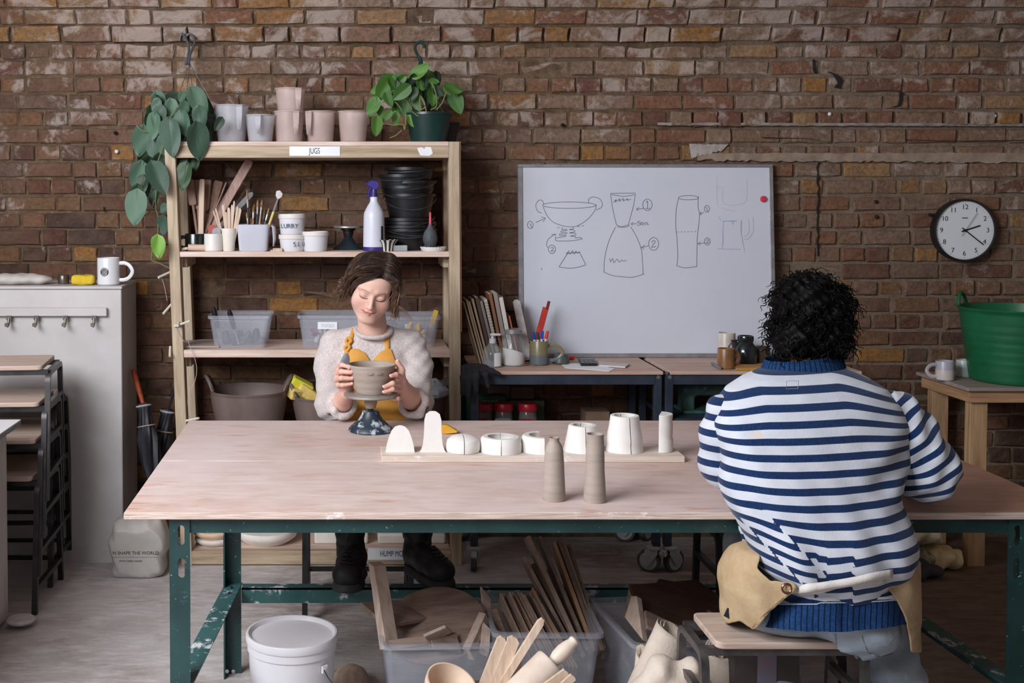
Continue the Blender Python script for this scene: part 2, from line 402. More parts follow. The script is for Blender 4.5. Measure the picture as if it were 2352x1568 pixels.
# ------------------------------------------------------------------ big furniture
def plate(outer,holes,o,u,v,w):
    """flat plate with holes: 2-D outline + hole outlines in axes u,v from o, thickness vector w -> (verts, faces)"""
    b=bmesh.new();o,u,v,w=Vector(o),Vector(u),Vector(v),Vector(w);es=[]
    for loop in [outer]+holes:
        vv=[b.verts.new(o+u*x+v*y) for x,y in loop]
        es+=[b.edges.new((vv[i],vv[(i+1)%len(vv)])) for i in range(len(vv))]
    bmesh.ops.triangle_fill(b,use_beauty=True,edges=es)
    r=bmesh.ops.extrude_face_region(b,geom=b.faces[:])
    bmesh.ops.translate(b,vec=w,verts=[e for e in r['geom'] if isinstance(e,bmesh.types.BMVert)])
    b.verts.index_update();vs=[p.co.copy() for p in b.verts];fs=[tuple(q.index for q in f.verts) for f in b.faces];b.free();return vs,fs
def slot(cx,cy,w,h,n=6):
    r=w/2;return [(cx+r*math.cos(PI*k/n),cy+h/2-r+r*math.sin(PI*k/n)) for k in range(n+1)]+[(cx-r*math.cos(PI*k/n),cy-h/2+r-r*math.sin(PI*k/n)) for k in range(n+1)]
def m_top():
    s=NT('dusty_plywood_top');p=s.pos((2.2,9,2));q=s.pos((1,1,1))
    g_=s.noise(p,3.2,7,.68,.5);d=s.noise(q,1.1,5,.6,.4)
    col=s.ramp(g_,[(.3,hexc(178,144,130)),(.5,hexc(200,172,162)),(.72,hexc(214,194,190))])
    col=s.mix(s.ramp(d,[(.35,0.0),(.62,.8)]),col,hexc(216,202,201))
    col=s.mix(s.ramp(s.noise(s.pos((1,4,1)),4.2,6,.6),[(.60,0.0),(.70,.55)]),col,hexc(184,124,88))
    x=s.N('SeparateXYZ');s.l(q,x.inputs[0])
    m=s.N('MapRange',i_1=.7,i_2=1.9,i_3=0.0,i_4=.85);s.l(x.outputs[0],m.inputs[0])  # weaker light towards the right end put into the wood colour
    col=s.mix(m.outputs[0],col,s.ramp(g_,[(.3,hexc(150,100,74)),(.7,hexc(182,134,106))]))
    s.set(Base_Color=col,Roughness=.55,Specular_IOR_Level=.35);s.bump(g_,.12,.002);return s.m
TOPM=m_top()
EDGE=M('ply_edge',hexc(170,140,124),hexc(226,212,204),6,.75,stretch=(2,2,90),spots=(hexc(232,226,224),9,.58))
GREEN=M('green_enamel_steel',hexc(22,50,51),hexc(36,70,71),7,.38,spots=(hexc(196,202,204),85,.635),bump=.12,bscale=30)
GREENW=M('green_steel_clay_splashed',hexc(36,80,78),hexc(60,98,100),7,.5,spots=(hexc(205,208,212),16,.55),bump=.3,bscale=26)
TX0,TX1,TY0,TY1,TZ=-.568,1.86,2.91,4.115,.743
tbl=T('worktable','large plywood topped worktable on a splashed dark green angle-iron frame','table',((TX0+TX1)/2,(TY0+TY1)/2,0))
for ya,yb in ((TY0,3.482),(3.486,TY1)):
    g=G();g.span((TX0,ya,TZ-.018),(TX1,yb,TZ));g.mi=[1]*6;g.mi[5]=0
    g.out('tabletop',[TOPM,EDGE],tbl,bevel=.0015,smooth=False)
LZ=TZ-.019
def angle_leg(x,y,sx,sy,z1,slots=True,mat=GREEN,w=.052,nm='leg'):
    """L-profile post; sx,sy = side to which the two flanges run"""
    g=G();t=.005
    hs=[slot(w*.58,z1-.045-.085*k,.017,.052) for k in range(2)] if slots else []
    vs,fs=plate([(0,0),(w,0),(w,z1),(0,z1)],hs,(x,y,0),(sx,0,0),(0,0,1),(0,sy*t,0));g.add(vs,fs)
    vs,fs=plate([(t,0),(w,0),(w,z1),(t,z1)],[slot(w*.55,z1-.045-.085*k,.017,.052) for k in range(2)] if slots else [],(x,y,0),(0,sy,0),(0,0,1),(sx*t,0,0));g.add(vs,fs)
    return g.out(nm,mat,tbl,smooth=False)
lx0,lx1=-.456,1.735;ly0,ly1=2.93,3.71
angle_leg(lx0,ly0,1,1,LZ);angle_leg(lx1,ly0,-1,1,LZ);angle_leg(lx0+.058,ly1,1,-1,LZ,False);angle_leg(lx1-.03,ly1,-1,-1,LZ,False)
g=G().span((lx0+.05,ly0+.006,LZ-.040),(lx1-.05,ly0+.011,LZ)).span((lx0+.05,ly0+.011,LZ-.005),(lx1-.05,ly0+.05,LZ));g.out('rail',GREEN,tbl,smooth=False)
g=G().span((lx0+.06,ly1,LZ-.045),(lx1-.03,ly1+.005,LZ)).span((lx0+.06,ly1-.04,LZ-.005),(lx1-.03,ly1,LZ));g.out('rail',GREEN,tbl,smooth=False)
for x,s_ in ((lx0+.004,1),(lx1-.004,-1)):
    g=G().span((x,ly0+.01,LZ-.045),(x+s_*.005,ly1+.3,LZ));g.out('rail',GREEN,tbl,smooth=False)
bz=.292
g=G().span((lx0+.115,ly1-.045,bz-.048),(lx1-.09,ly1-.040,bz)).span((lx0+.115,ly1-.045,bz-.005),(lx1-.09,ly1,bz));g.out('foot_rail',GREENW,tbl,smooth=False)
for xa,xb,s_ in ((lx0+.062,lx0+.006,1),(lx1-.035,lx1-.006,-1)):
    g=G();u=Vector((xb-xa,ly0-ly1,0));L=u.length;u.normalize();wv=Vector((s_*.052,0,0))
    hs=[slot(.028,.045+.05*k,.012,.03) for k in range(2)]
    vs,fs=plate([(0,0),(.052,0),(.052,L),(0,L)],hs,(xa,ly1,bz+.004),(s_,0,0),u,(0,0,-.005));g.add(vs,fs)
    g.beam(Vector((xa,ly1,bz-.022)),Vector((xb,ly0+.01,bz-.022)),.005,.05);g.out('side_stretcher',GREENW,tbl,smooth=False)
bt=M('bolt_steel',hexc(160,160,158),None,20,.35,.8)
for p in ((lx0+.07,ly1-.058,.03),(lx0+.09,ly1-.058,.03)):
    g=G().lathe([(.006,0),(.006,.004),(0,.005)],10,xf=Matrix.Translation(Vector(p))@Matrix.Rotation(PI/2,4,'X'));g.out('bolt',bt,tbl)
# ---- timber shelf unit
SY0,SY1=4.80,5.17
PINE=wood('pine_post',hexc(158,136,112),hexc(194,176,152),2,gs=7)
PINEX=wood('pine_rail',hexc(152,130,106),hexc(190,170,146),0,gs=7)
PLYS=wood('shelf_ply',hexc(196,166,150),hexc(226,206,196),0,gs=6)
def sx(u,z): # the unit leans a little: left and right outer edge in x at height z
    a=-.697-.0355*z;b=.475-.0090*z;return a+(b-a)*u
def sbox(g,u0,d0,u1,d1,y0,y1,z0,z1):
    """box whose x limits follow the lean: u fraction + metric offset d"""
    vs=[(sx(u,z)+d,y,z) for (u,d) in ((u0,d0),(u1,d1)) for y in (y0,y1) for z in (z0,z1)]
    return g.add(vs,[(0,1,3,2),(4,6,7,5),(0,4,5,1),(2,3,7,6),(0,2,6,4),(1,5,7,3)])
shelf=T('shelf_unit','tall open pine shelf unit labelled jugs, standing against the brick wall','shelf',(-.12,4.98,0))
ZT=W(600,325,SY0).z;Z2=W(600,578,SY0).z;Z3=W(600,804,SY0).z;Z4=.475;ZB=W(600,1268,SY0).z
PW=.0445
for (u,d0,d1) in ((0,0,PW),(1,-PW,0)):
    for ya,yb in ((SY0,SY0+.070),(SY1-.07,SY1)):
        g=G();sbox(g,u,d0,u,d1,ya,yb,0,ZT-(.0 if u else .0));g.out('post',PINE,shelf,smooth=False,bevel=.002)
def board(z,t,name='shelf_board',mat=PLYS,y0=SY0+.004):
    g=G();sbox(g,0,PW,1,-PW,y0,SY1,z-t,z);return g.out(name,mat,shelf,smooth=False,bevel=.0015)
board(ZT,.018,y0=SY0-.002);board(Z2,.022);board(Z3,.031);board(Z4,.02);board(ZB,.018,y0=SY0+.03)
for z1,h in ((ZT-.018,.049),(ZB+.004,.056)):
    g=G();sbox(g,0,PW,1,-PW,SY0,SY0+.04,z1-h,z1);g.out('front_rail',PINEX,shelf,smooth=False,bevel=.002)
    g=G();sbox(g,0,PW,1,-PW,SY1-.04,SY1,z1-h,z1);g.out('back_rail',PINEX,shelf,smooth=False)
for z in (Z2-.024,Z3-.033,Z4-.022):
    for u,d0,d1 in ((0,PW,PW+.02),(1,-PW-.02,-PW)):
        g=G();sbox(g,u,d0,u,d1,SY0+.072,SY1-.02,z-.045,z);g.out('cleat',PINEX,shelf,smooth=False)
g=G();sbox(g,1,.002,1,.0055,SY0+.01,SY1,.98,ZT);g.out('side_panel',wood('thin_ply_side',hexc(190,140,110),hexc(214,170,140),2),shelf,smooth=False)
CARD=M('white_card',hexc(226,228,234),hexc(238,240,244),6,.6);INK=M('ink',hexc(46,46,50),hexc(60,60,66),10,.6)
NAVYINK=M('navy_ink',hexc(52,72,100),hexc(70,92,120),10,.6)
def card(x0,y0,x1,y1,Y,body,size,tx,tmat):
    a,b=W(x0,y1,Y),W(x1,y0,Y);g=G().span((a.x,Y-.0015,a.z),(b.x,Y,b.z));c=g.out('name_card',CARD,shelf,smooth=False)
    c['label']='white card reading '+body.lower();t=text('lettering',body,size,(W(tx,0,Y).x,Y-.0019,(a.z+b.z)/2),tmat,c,sx=.62);t.parent=c;return c
card(665,336,781,358,SY0-.001,'JUGS',.034,722,INK);card(845,1258,985,1285,SY0-.001,'HUMP MOULDS',.034,915,NAVYINK)
g=G();a=[(958,340),(968,338),(975,342),(978,337),(990,338),(994,352),(986,358),(966,357),(962,350)]
P0=W(958,340,SY0-.001);g.prism([(W(x,y,SY0-.001).x-P0.x,W(x,y,SY0-.001).z-P0.z) for x,y in a],P0,(1,0,0),(0,0,1),(0,.0008,0));g.out('tape_remnant',CARD,shelf,smooth=False)
DOW=M('birch_dowel',hexc(206,196,180),hexc(226,218,206),12,.6,stretch=(1,1,1))
for (a,b) in (((390,625),(364,637)),((396,696),(375,720)),((401,749),(437,737)),((411,740),(408,748)),((391,796),(390,818)),((428,966),(456,960))):
    Y=SY0-.004 if a[0]>400 else SY0+.02
    g=G().tube([W(a[0],a[1],Y),W(b[0],b[1],Y-.05)],.0052,8);g.out('peg',DOW,shelf)
STR=M('string',hexc(176,168,156),None,30,.8)
for pts in (((432,745),(430,770),(436,795),(447,822),(452,850),(446,880),(434,900),(432,930),(441,962)),((404,752),(412,770),(424,785)),((366,632),(372,640),(378,660),(384,690))):
    g=G().tube(bez([W(x,y,SY0-.012) for x,y in pts],5),.0011,5);g.out('string',STR,shelf)
# ---- rolling work benches at the back
NAVY=M('dark_blue_steel',hexc(34,42,56),hexc(52,60,74),9,.42,spots=(hexc(150,156,168),40,.70),bump=.1)
BPLY=wood('bench_ply',hexc(176,140,122),hexc(210,182,168),0,gs=5)
GREYPL=M('castor_grey',hexc(150,150,154),hexc(184,184,188),14,.5,spots=(hexc(90,88,90),30,.6));RUB=M('castor_rubber',hexc(58,56,58),hexc(90,88,88),20,.7)
BZ=.832;BYF,BYB=4.70,5.16
def castor(th,x,y,rz):
    g=G();r=.047
    m=Matrix.Translation((x,y,0))@Matrix.Rotation(rz,4,'Z')
    wv=Matrix.Translation((.018,0,r))@Matrix.Rotation(PI/2,4,'X')
    c=G().lathe([(.012,-.014),(.036,-.014),(.036,.014),(.012,.014)],20,xf=m@wv).out('castor_wheel',GREYPL,th)
    G().lathe([(.036,-.012),(.0465,-.012),(.047,0),(.0465,.012),(.036,.012),(.036,-.012)],24,xf=m@wv,close=False).out('tyre',RUB,th)
    f=G()
    for s_ in (-1,1):
        f.prism([(-.022,.098),(.030,.098),(.032,.04),(.018,.028),(.006,.04),(-.022,.08)],m@Vector((0,s_*.019,0)),m.to_3x3()@Vector((1,0,0)),(0,0,1),m.to_3x3()@Vector((0,s_*.003,0)))
    f.lathe([(.028,.096),(.030,.1),(.030,.106),(.012,.112)],16,xf=m)
    f.box(m@Vector((-.042,0,.085)),(.030,.024,.010),Matrix.Rotation(rz,3,'Z')@Matrix.Rotation(-.5,3,'Y'));f.out('castor_fork',GREYPL,th)
def bench(x0,x1,label,castors):
    th=T('rolling_bench',label,'bench',((x0+x1)/2,(BYF+BYB)/2,0),group='rolling benches under the whiteboard')
    G().span((x0+.02,BYF-.012,BZ-.014),(x1-.004,BYB,BZ)).out('bench_top',BPLY,th,smooth=False,bevel=.0015)
    G().span((x0+.035,BYF-.002,BZ-.055),(x1-.035,BYF+.03,BZ-.015)).out('rail',NAVY,th,smooth=False)
    G().span((x0+.035,BYB-.03,BZ-.055),(x1-.035,BYB,BZ-.015)).out('rail',NAVY,th,smooth=False)
    for x in (x0+.004,x1-.036):
        for y in (BYF,BYB-.035):
            g=G();n=6;pl=[(0,.112),(.031,.112)]+[(.0155+.0155*math.cos(PI*k/n),BZ-.022+.0155*math.sin(PI*k/n)) for k in range(n+1)]
            g.prism(pl,(x,y,0),(1,0,0),(0,0,1),(0,.031,0));l=g.out('leg',NAVY,th,smooth=False,bevel=.002)
            if y==BYF: G().lathe([(.003,-.003),(.008,-.003),(.008,0)],10,xf=Matrix.Translation((x+.0155,y-.0005,BZ-.025))@Matrix.Rotation(PI/2,4,'X')).out('bolt',bt,th)
        G().span((x+.003,BYF+.03,BZ-.055),(x+.028,BYB-.03,BZ-.02)).out('side_rail',NAVY,th,smooth=False)
    for x,rz in castors: castor(th,x,BYF+.016,rz);castor(th,x,BYB-.02,rz+.4)
    return th
x0=W(1083,0,BYF).x;x1=W(1532,0,BYF).x
bl=bench(x0,x1,'rolling bench with dark blue frame, a black glove hung on its corner',((x0+.02,1.45),(x1-.030,2.6)))
br=bench(x1+.006,x1+.006+.80,'rolling bench partly hidden behind the person in the striped jumper',((x1+.040,.5),(x1+.74,1.2)))
for th,xa,xb,z in ((bl,x0+.03,x1-.03,.485),(br,x1+.04,x1+.77,W(1600,957,BYF+.05).z)):
    G().span((xa,BYF+.01,z-.02),(xb,BYB-.03,z)).out('lower_shelf',NAVY if th is br else BPLY,th,smooth=False)
JSH=.485;SSH=W(1600,957,BYF+.05).z
# ---- whiteboard leaning on the wall
A0,A1=W(1195,824,5.095),W(1774,820,5.095);zb=BZ+.001;zt=W(1195,377,5.165).z
wbth=T('whiteboard','large whiteboard with marker sketches of pots, leaning on the brick wall','whiteboard',((A0.x+A1.x)/2,5.11,zb))
def wp(px,py): # point on the board face for a photo pixel
    r=ray(px,py);n=Vector((0,-(zt-zb),.075));q=Vector((A0.x,5.090,zb));d=Vector(r);c=Vector((0,0,H));t=(q-c).dot(n)/d.dot(n);return c+d*t
WBX0,WBX1=A0.x-.002,A1.x+.012
def tilt(x,y_off,z): return Vector((x,5.090+y_off+.075*(z-zb)/(zt-zb),z))
WHB=M('whiteboard_enamel',hexc(206,210,224),hexc(212,216,228),2,.28,coat=.3);ALU=M('aluminium',hexc(150,150,156),hexc(178,178,184),20,.4,.6)
g=G();g.add([tilt(x,o,z) for x in (WBX0,WBX1) for o in (0,.012) for z in (zb,zt)],[(0,1,3,2),(4,6,7,5),(0,4,5,1),(2,3,7,6),(0,2,6,4),(1,5,7,3)]);g.out('panel',WHB,wbth,smooth=False)
fw=.017
for xa,xb,za,zc in ((WBX0-.004,WBX1+.004,zb,zb+.018),(WBX0-.004,WBX1+.004,zt-.014,zt),(WBX0-.004,WBX0+fw,zb+.018,zt-.014),(WBX1-fw+.002,WBX1+.004,zb+.018,zt-.014)):
    g=G();g.add([tilt(x,o,z) for x in (xa,xb) for o in (-.006,.014) for z in (za,zc)],[(0,1,3,2),(4,6,7,5),(0,4,5,1),(2,3,7,6),(0,2,6,4),(1,5,7,3)]);g.out('frame_bar',ALU,wbth,smooth=False,bevel=.002)
MK=M('black_marker',hexc(76,78,88),hexc(100,102,112),40,.6);MKF=M('faint_marker',hexc(168,172,190),hexc(186,190,206),40,.6);MKB=M('blue_marker',hexc(140,154,196),hexc(164,176,208),40,.6);MKR=M('faded_red_marker',hexc(200,188,204),hexc(206,198,212),40,.6)
def stroke(g,pts,w=.0011,smooth=True,org=(1040,360),k=2.45):
    P=[wp(org[0]+x/k,org[1]+y/k)+Vector((0,-.0006,0)) for x,y in pts]
    if smooth and len(P)>2: P=bez(P,7)
    L=[]
    for i,p in enumerate(P):
        t=P[min(i+1,len(P)-1)]-P[max(i-1,0)];n=Vector((-t.z,0,t.x))
        if n.length<1e-7:n=Vector((1,0,0))
        n.normalize();L.append([p-n*w,p+n*w])
    g.grid(L);return g
def circ(cx,cy,rx,ry,n=16,a0=0,a1=2*PI): return [(cx+rx*math.cos(a0+(a1-a0)*i/n),cy+ry*math.sin(a0+(a1-a0)*i/n)) for i in range(n+1)]
def drawing(strokes,mat,w=.0011):
    g=G()
    for s_ in strokes:
        if isinstance(s_,tuple): stroke(g,s_[0],w,False)
        else: stroke(g,s_,w)
    return g.out('marker_drawing',mat,wbth,smooth=False,fix=False)
arr=lambda x0,y0,x1,y1,h: [([(x0,y0),(x1,y1)],),([(x1+h[0],y1+h[1]),(x1,y1),(x1+h[2],y1+h[3])],)]
drawing([circ(655,272,150,18),[(508,280),(530,330),(570,370),(640,392),(700,388),(760,350),(800,300),(808,268)],
 [(512,266),(505,248),(488,243),(470,262),(468,285),(480,308),(500,316)],[(765,258),(765,238),(790,226),(825,236),(841,262),(835,285),(808,298)],
 ([(588,398),(600,398)],),([(700,392),(715,390)],),([(725,389),(738,388)],),
 [(620,398),(612,404),(618,410),(640,408),(640,414),(612,418),(610,425),(640,426),(636,433),(604,434),(602,442),(634,442),(630,448),(590,455),(578,462),(584,472),(640,474),(700,468),(728,461),(715,454),(690,456),(688,448),(660,446),(690,440),(688,430),(656,428),(684,422),(682,412),(655,410),(678,404),(676,396)]]
 +[circ(436,383,16,20),[(432,378),(440,380),(440,390),(450,402)]]+arr(466,370,522,344,(-24,-6,-14,22))+[circ(558,520,20,24),[(550,514),(560,508),(566,516),(552,532),(572,528)],[(534,512),(528,490),(540,460),(578,434)],([(554,438),(580,434),(576,456)],)],MK)
drawing([([(648,540),(598,618)],),[(598,620),(650,626),(700,622),(748,608)],([(712,536),(748,606)],),[(638,544),(650,536),(660,546),(672,532),(684,546),(692,530),(700,542),(714,532)],[(640,546),(680,540),(716,538)],[(652,526),(654,540)],[(672,526),(676,540)],([(500,625),(501,638)],)],MK,.0012)
drawing([([(888,206),(1026,204)],),[(892,212),(960,222),(1022,214)],[(888,206),(896,270),(910,340),(922,386)],[(1026,206),(1020,260),(1002,330),(988,380)],[(922,384),(950,392),(990,382),(984,392),(950,397),(924,392)],[(904,256),(920,240),(914,254),(940,236),(936,250),(960,234),(958,248),(984,236),(980,244),(1002,240)],
 [(916,394),(880,470),(856,560),(850,650)],[(1000,392),(1034,450),(1060,520),(1068,600),(1070,658)],[(850,648),(900,668),(970,676),(1020,676),(1078,658)],[(882,570),(888,590),(900,572),(906,596),(924,576),(936,592),(950,580),(960,588),(978,580)],
 circ(1095,270,26,32),[(1088,258),(1096,250),(1096,292)],([(1084,292),(1110,290)],)]+arr(1074,290,1032,296,(16,-12,14,8))+arr(1036,376,1002,378,(14,-10,12,8))
 +[[(1056,364),(1044,364),(1040,370),(1054,376),(1050,384),(1036,384)],circ(1064,376,6,7,8),[(1076,368),(1076,384)],[(1084,384),(1086,370),(1094,370),(1096,382),(1102,378)]]
 +[circ(1130,490,28,36),[(1118,482),(1130,470),(1138,480),(1118,508),(1144,504)]]+arr(1100,500,1060,512,(20,-16,16,10)),MK)
drawing([circ(1326,230,56,12),[(1270,234),(1258,290),(1254,380),(1262,470),(1266,560),(1260,612)],[(1382,222),(1380,280),(1388,320),(1384,380),(1376,450),(1374,540),(1372,618)],[(1260,612),(1300,624),(1340,622),(1372,616)]]
 +[([(1264+k*19,424-k*.6),(1272+k*19,423-k*.6)],) for k in range(6)]+[circ(1430,292,14,19),[(1424,284),(1430,288),(1430,302),(1440,308)]]+arr(1414,312,1390,322,(8,-12,10,6))+[circ(1432,476,16,20),[(1426,470),(1434,466),(1438,474),(1426,486),(1440,484)]]+arr(1416,484,1378,490,(16,-12,14,6)),MK)
drawing([[(1524,362),(1520,420),(1522,470),(1516,516)],[(1626,356),(1624,430),(1632,480),(1642,536)],([(1486,518),(1620,520)],),[(1660,350),(1668,380),(1664,430),(1640,450)],[(1690,340),(1690,420),(1660,462),(1640,462)],([(1494,336),(1508,356)],)],MKF,.0014)
drawing([([(1516,362),(1600,360)],),([(1568,362),(1576,382),(1584,362)],),[(1622,360),(1622,420),(1630,470),(1640,520)],[(1520,400),(1520,460),(1516,500)]],MKB,.0016)
drawing([[(1488,110),(1486,180),(1490,270),(1520,290),(1590,306)],[(1520,180),(1520,250),(1560,272),(1620,266),(1652,240),(1656,120)],([(1488,172),(1520,172)],)],MKR,.0014)
p=wp(1753,457);g=G().lathe([(.0145,0),(.0145,.006),(.011,.011),(0,.012)],20,xf=Matrix.Translation(p)@Matrix.Rotation(PI/2,4,'X'));tag(g.out('magnet',M('red_plastic',hexc(196,58,84),None,8,.35)),'round pink-red magnet on the whiteboard','magnet')
# ---- wall clock
cc=W(2218,529,WY-.05);cr=.138
ck=T('wall_clock','round wall clock with black rim hanging on the bricks','clock',(cc.x,WY-.012,cc.z-cr))
X=Matrix.Translation((cc.x,WY-.008,cc.z))@Matrix.Rotation(PI/2,4,'X')
BLK=M('black_plastic',hexc(22,22,24),hexc(30,30,32),10,.4)
G().lathe([(.05,0),(cr,0),(cr+.003,.02),(cr+.001,.042),(cr-.006,.044),(cr-.009,.036)],56,xf=X,close=False).out('case',BLK,ck)
FACEW=M('clock_face',hexc(216,220,228),hexc(222,226,232),3,.5)
G().lathe([(0,.034),(cr-.008,.034),(cr-.008,.030),(0,.030)],56,xf=X,close=False).out('dial',FACEW,ck)
yf=WY-.008-.0345
for k in range(1,13):
    a=PI/2-k*PI/6;text('numeral',str(k),.030,(cc.x+.103*math.cos(a),yf,cc.z+.103*math.sin(a)),INK,ck)
g=G()
for k in range(60):
    a=k*PI/30;r1=.121 if k%5 else .118;g.beam((cc.x+r1*math.cos(a),yf,cc.z+r1*math.sin(a)),(cc.x+.124*math.cos(a),yf,cc.z+.124*math.sin(a)),.0007 if k%5 else .0015,.0004,(0,1,0))
g.out('minute_marks',INK,ck,smooth=False)
G().span((cc.x-.013,yf-.0004,cc.z+.053),(cc.x+.013,yf,cc.z+.057)).out('maker_mark',INK,ck,smooth=False)
def hand(nm,deg,L,back,w,y):
    a=R(deg);d=Vector((math.cos(a),0,math.sin(a)));c=Vector((cc.x,y,cc.z));G().beam(c-d*back,c+d*L,.0012,w,d.cross(Vector((0,1,0)))).out(nm,BLK,ck,smooth=False)
hand('hour_hand',18,.070,.016,.0055,yf-.003);hand('minute_hand',-38,.103,.018,.0045,yf-.005);hand('second_hand',57,.092,.03,.0012,yf-.007)
G().lathe([(.006,0),(.006,.008),(0,.009)],12,xf=Matrix.Translation((cc.x,yf,cc.z))@Matrix.Rotation(PI/2,4,'X')).out('pin',BLK,ck)
# ---- tall white boxed-in cupboard on the left
WPAINT=M('white_gloss_paint',hexc(178,172,172),hexc(196,191,192),3,.45,spots=(hexc(150,138,132),26,.73),bump=.08,bscale=14)
cx1=W(283,1290,4.85).x;cz=W(150,657,4.85).z
cup=T('white_cupboard','tall white painted boxed-in cupboard below the mug and sponge','cupboard',(-1.5,5.0,0))
G().span((-2.05,4.85,0),(cx1,5.19,cz-.012)).out('body',WPAINT,cup,smooth=False,bevel=.003)
G().span((-2.06,4.842,cz-.012),(cx1+.004,5.19,cz)).out('top_board',WPAINT,cup,smooth=False,bevel=.002)
G().span((-2.0,4.838,.0),(cx1-.002,4.85,.05)).out('plinth',WPAINT,cup,smooth=False)
rl=T('hook_rail','white board with metal coat hooks screwed to the white cupboard','coat rail',(-1.4,4.84,W(0,726,4.84).z))
a,b=W(-150,726,4.83),W(245,707,4.83);G().span((a.x,4.826,a.z),(b.x,4.85,b.z)).out('rail_board',WPAINT,rl,smooth=False,bevel=.002)
HK=M('hook_metal',hexc(84,77,71),hexc(110,102,95),20,.4,.5)
for px in (20,83,150,216,-45):
    c=W(px,728,4.822);g=G().span((c.x-.010,4.820,c.z-.012),(c.x+.010,4.826,c.z+.006))
    g.tube([c+Vector((0,0,-.006)),c+Vector((0,-.004,-.026)),c+Vector((0,-.018,-.036)),c+Vector((0,-.032,-.030))],.006,8);g.box(c+Vector((0,-.030,-.029)),(.014,.010,.014));g.out('hook',HK,rl)
# ---- white cabinet at the left edge of the picture
fx=W(48,963,4.2).x;fz=W(48,963,4.2).z
fc=T('white_cabinet','white cabinet with grey edged top at the left edge of the picture','cabinet',(fx-.5,3.6,0))
LAM=M('white_laminate',hexc(226,226,230),hexc(236,236,240),4,.3);LEDGE=M('laminate_edge',hexc(120,120,124),hexc(150,150,154),30,.5)
g=G().span((fx-.9,3.0,fz-.004),(fx,4.2,fz));g.out('worktop_laminate',LAM,fc,smooth=False)
G().span((fx-.9,3.0,fz-.022),(fx+.001,4.201,fz-.0045)).out('worktop',LEDGE,fc,smooth=False,bevel=.003)
WSIDE=M('white_board_side',hexc(186,178,176),hexc(206,200,198),5,.6,stretch=(6,6,.8))
G().span((fx-.88,3.05,.02),(fx-.045,4.17,fz-.022)).out('carcass',WSIDE,fc,smooth=False)
g=G();c=Zp(48,1428,.02);g.lathe([(.0,-.0),(.045,.0),(.05,.008),(.045,.016),(0,.018)],20,c=c);g.out('levelling_foot',WSIDE,fc)
# ---- side table on the right
RW=wood('raw_pine',hexc(150,116,84),hexc(190,156,118),2,gs=6);RWX=wood('raw_pine_x',hexc(150,112,82),hexc(186,148,112),0,gs=6);GREYT=M('grey_worn_top',hexc(136,122,116),hexc(160,146,140),7,.6,stretch=(1,6,6))
sz=W(2225,890,4.75).z;sx0=2.545;st=T('side_table','small raw pine table with worn grey top under the green tub','table',(sx0+.4,4.96,0))
G().span((sx0,4.745,sz-.016),(sx0+.85,5.185,sz)).out('table_top',GREYT,st,smooth=False,bevel=.003)
az=sz-.0165
G().span((sx0+.02,4.765,az-.048),(sx0+.82,4.785,az)).out('apron',RWX,st,smooth=False);G().span((sx0+.02,4.785,az-.048),(sx0+.04,5.17,az)).out('apron',wood('raw_pine_y',hexc(150,112,82),hexc(186,148,112),1,gs=6),st,smooth=False)
for x,y in ((sx0+.035,4.787),(sx0+.035,5.10),(sx0+.75,4.787),(sx0+.75,5.10)):
    G().span((x,y,0),(x+.072,y+.045,az)).out('leg',RW,st,smooth=False,bevel=.002)
G().span((sx0+.037,4.83,.13),(sx0+.055,5.10,.20)).out('stretcher',RWX,st,smooth=False)
# ------------------------------------------------------------------ things on and around the shelf unit
def one(g,name,mat,label,cat,group=None,**k): return tag(g.out(name,mat,**k),label,cat,group)
def lat(px,Y,prof,seg=28,z=None,wall=0):
    """lathe from pixel profile; z = height it stands on; wall>0 makes it an open vessel of that wall thickness"""
    b,p=ppx(px,Y,prof)
    if z is not None: b=Vector((b.x,b.y,z))
    if wall: p=p+[(max(r-wall,.001),zz) for r,zz in p[::-1]][:-1]+[(max(p[0][0]-wall,.001),wall)]
    return G().lathe([(0,p[0][1])]+p+([(0,wall)] if wall else [(0,p[-1][1])]),seg,c=b,close=False),b,p
PINKP=M('cloudy_pink_plastic',hexc(208,184,178),hexc(222,202,198),9,.42,alpha=.46,spots=(hexc(232,222,220),14,.6))
CLEARP=M('cloudy_white_plastic',hexc(196,196,204),hexc(216,216,224),9,.4,alpha=.46)
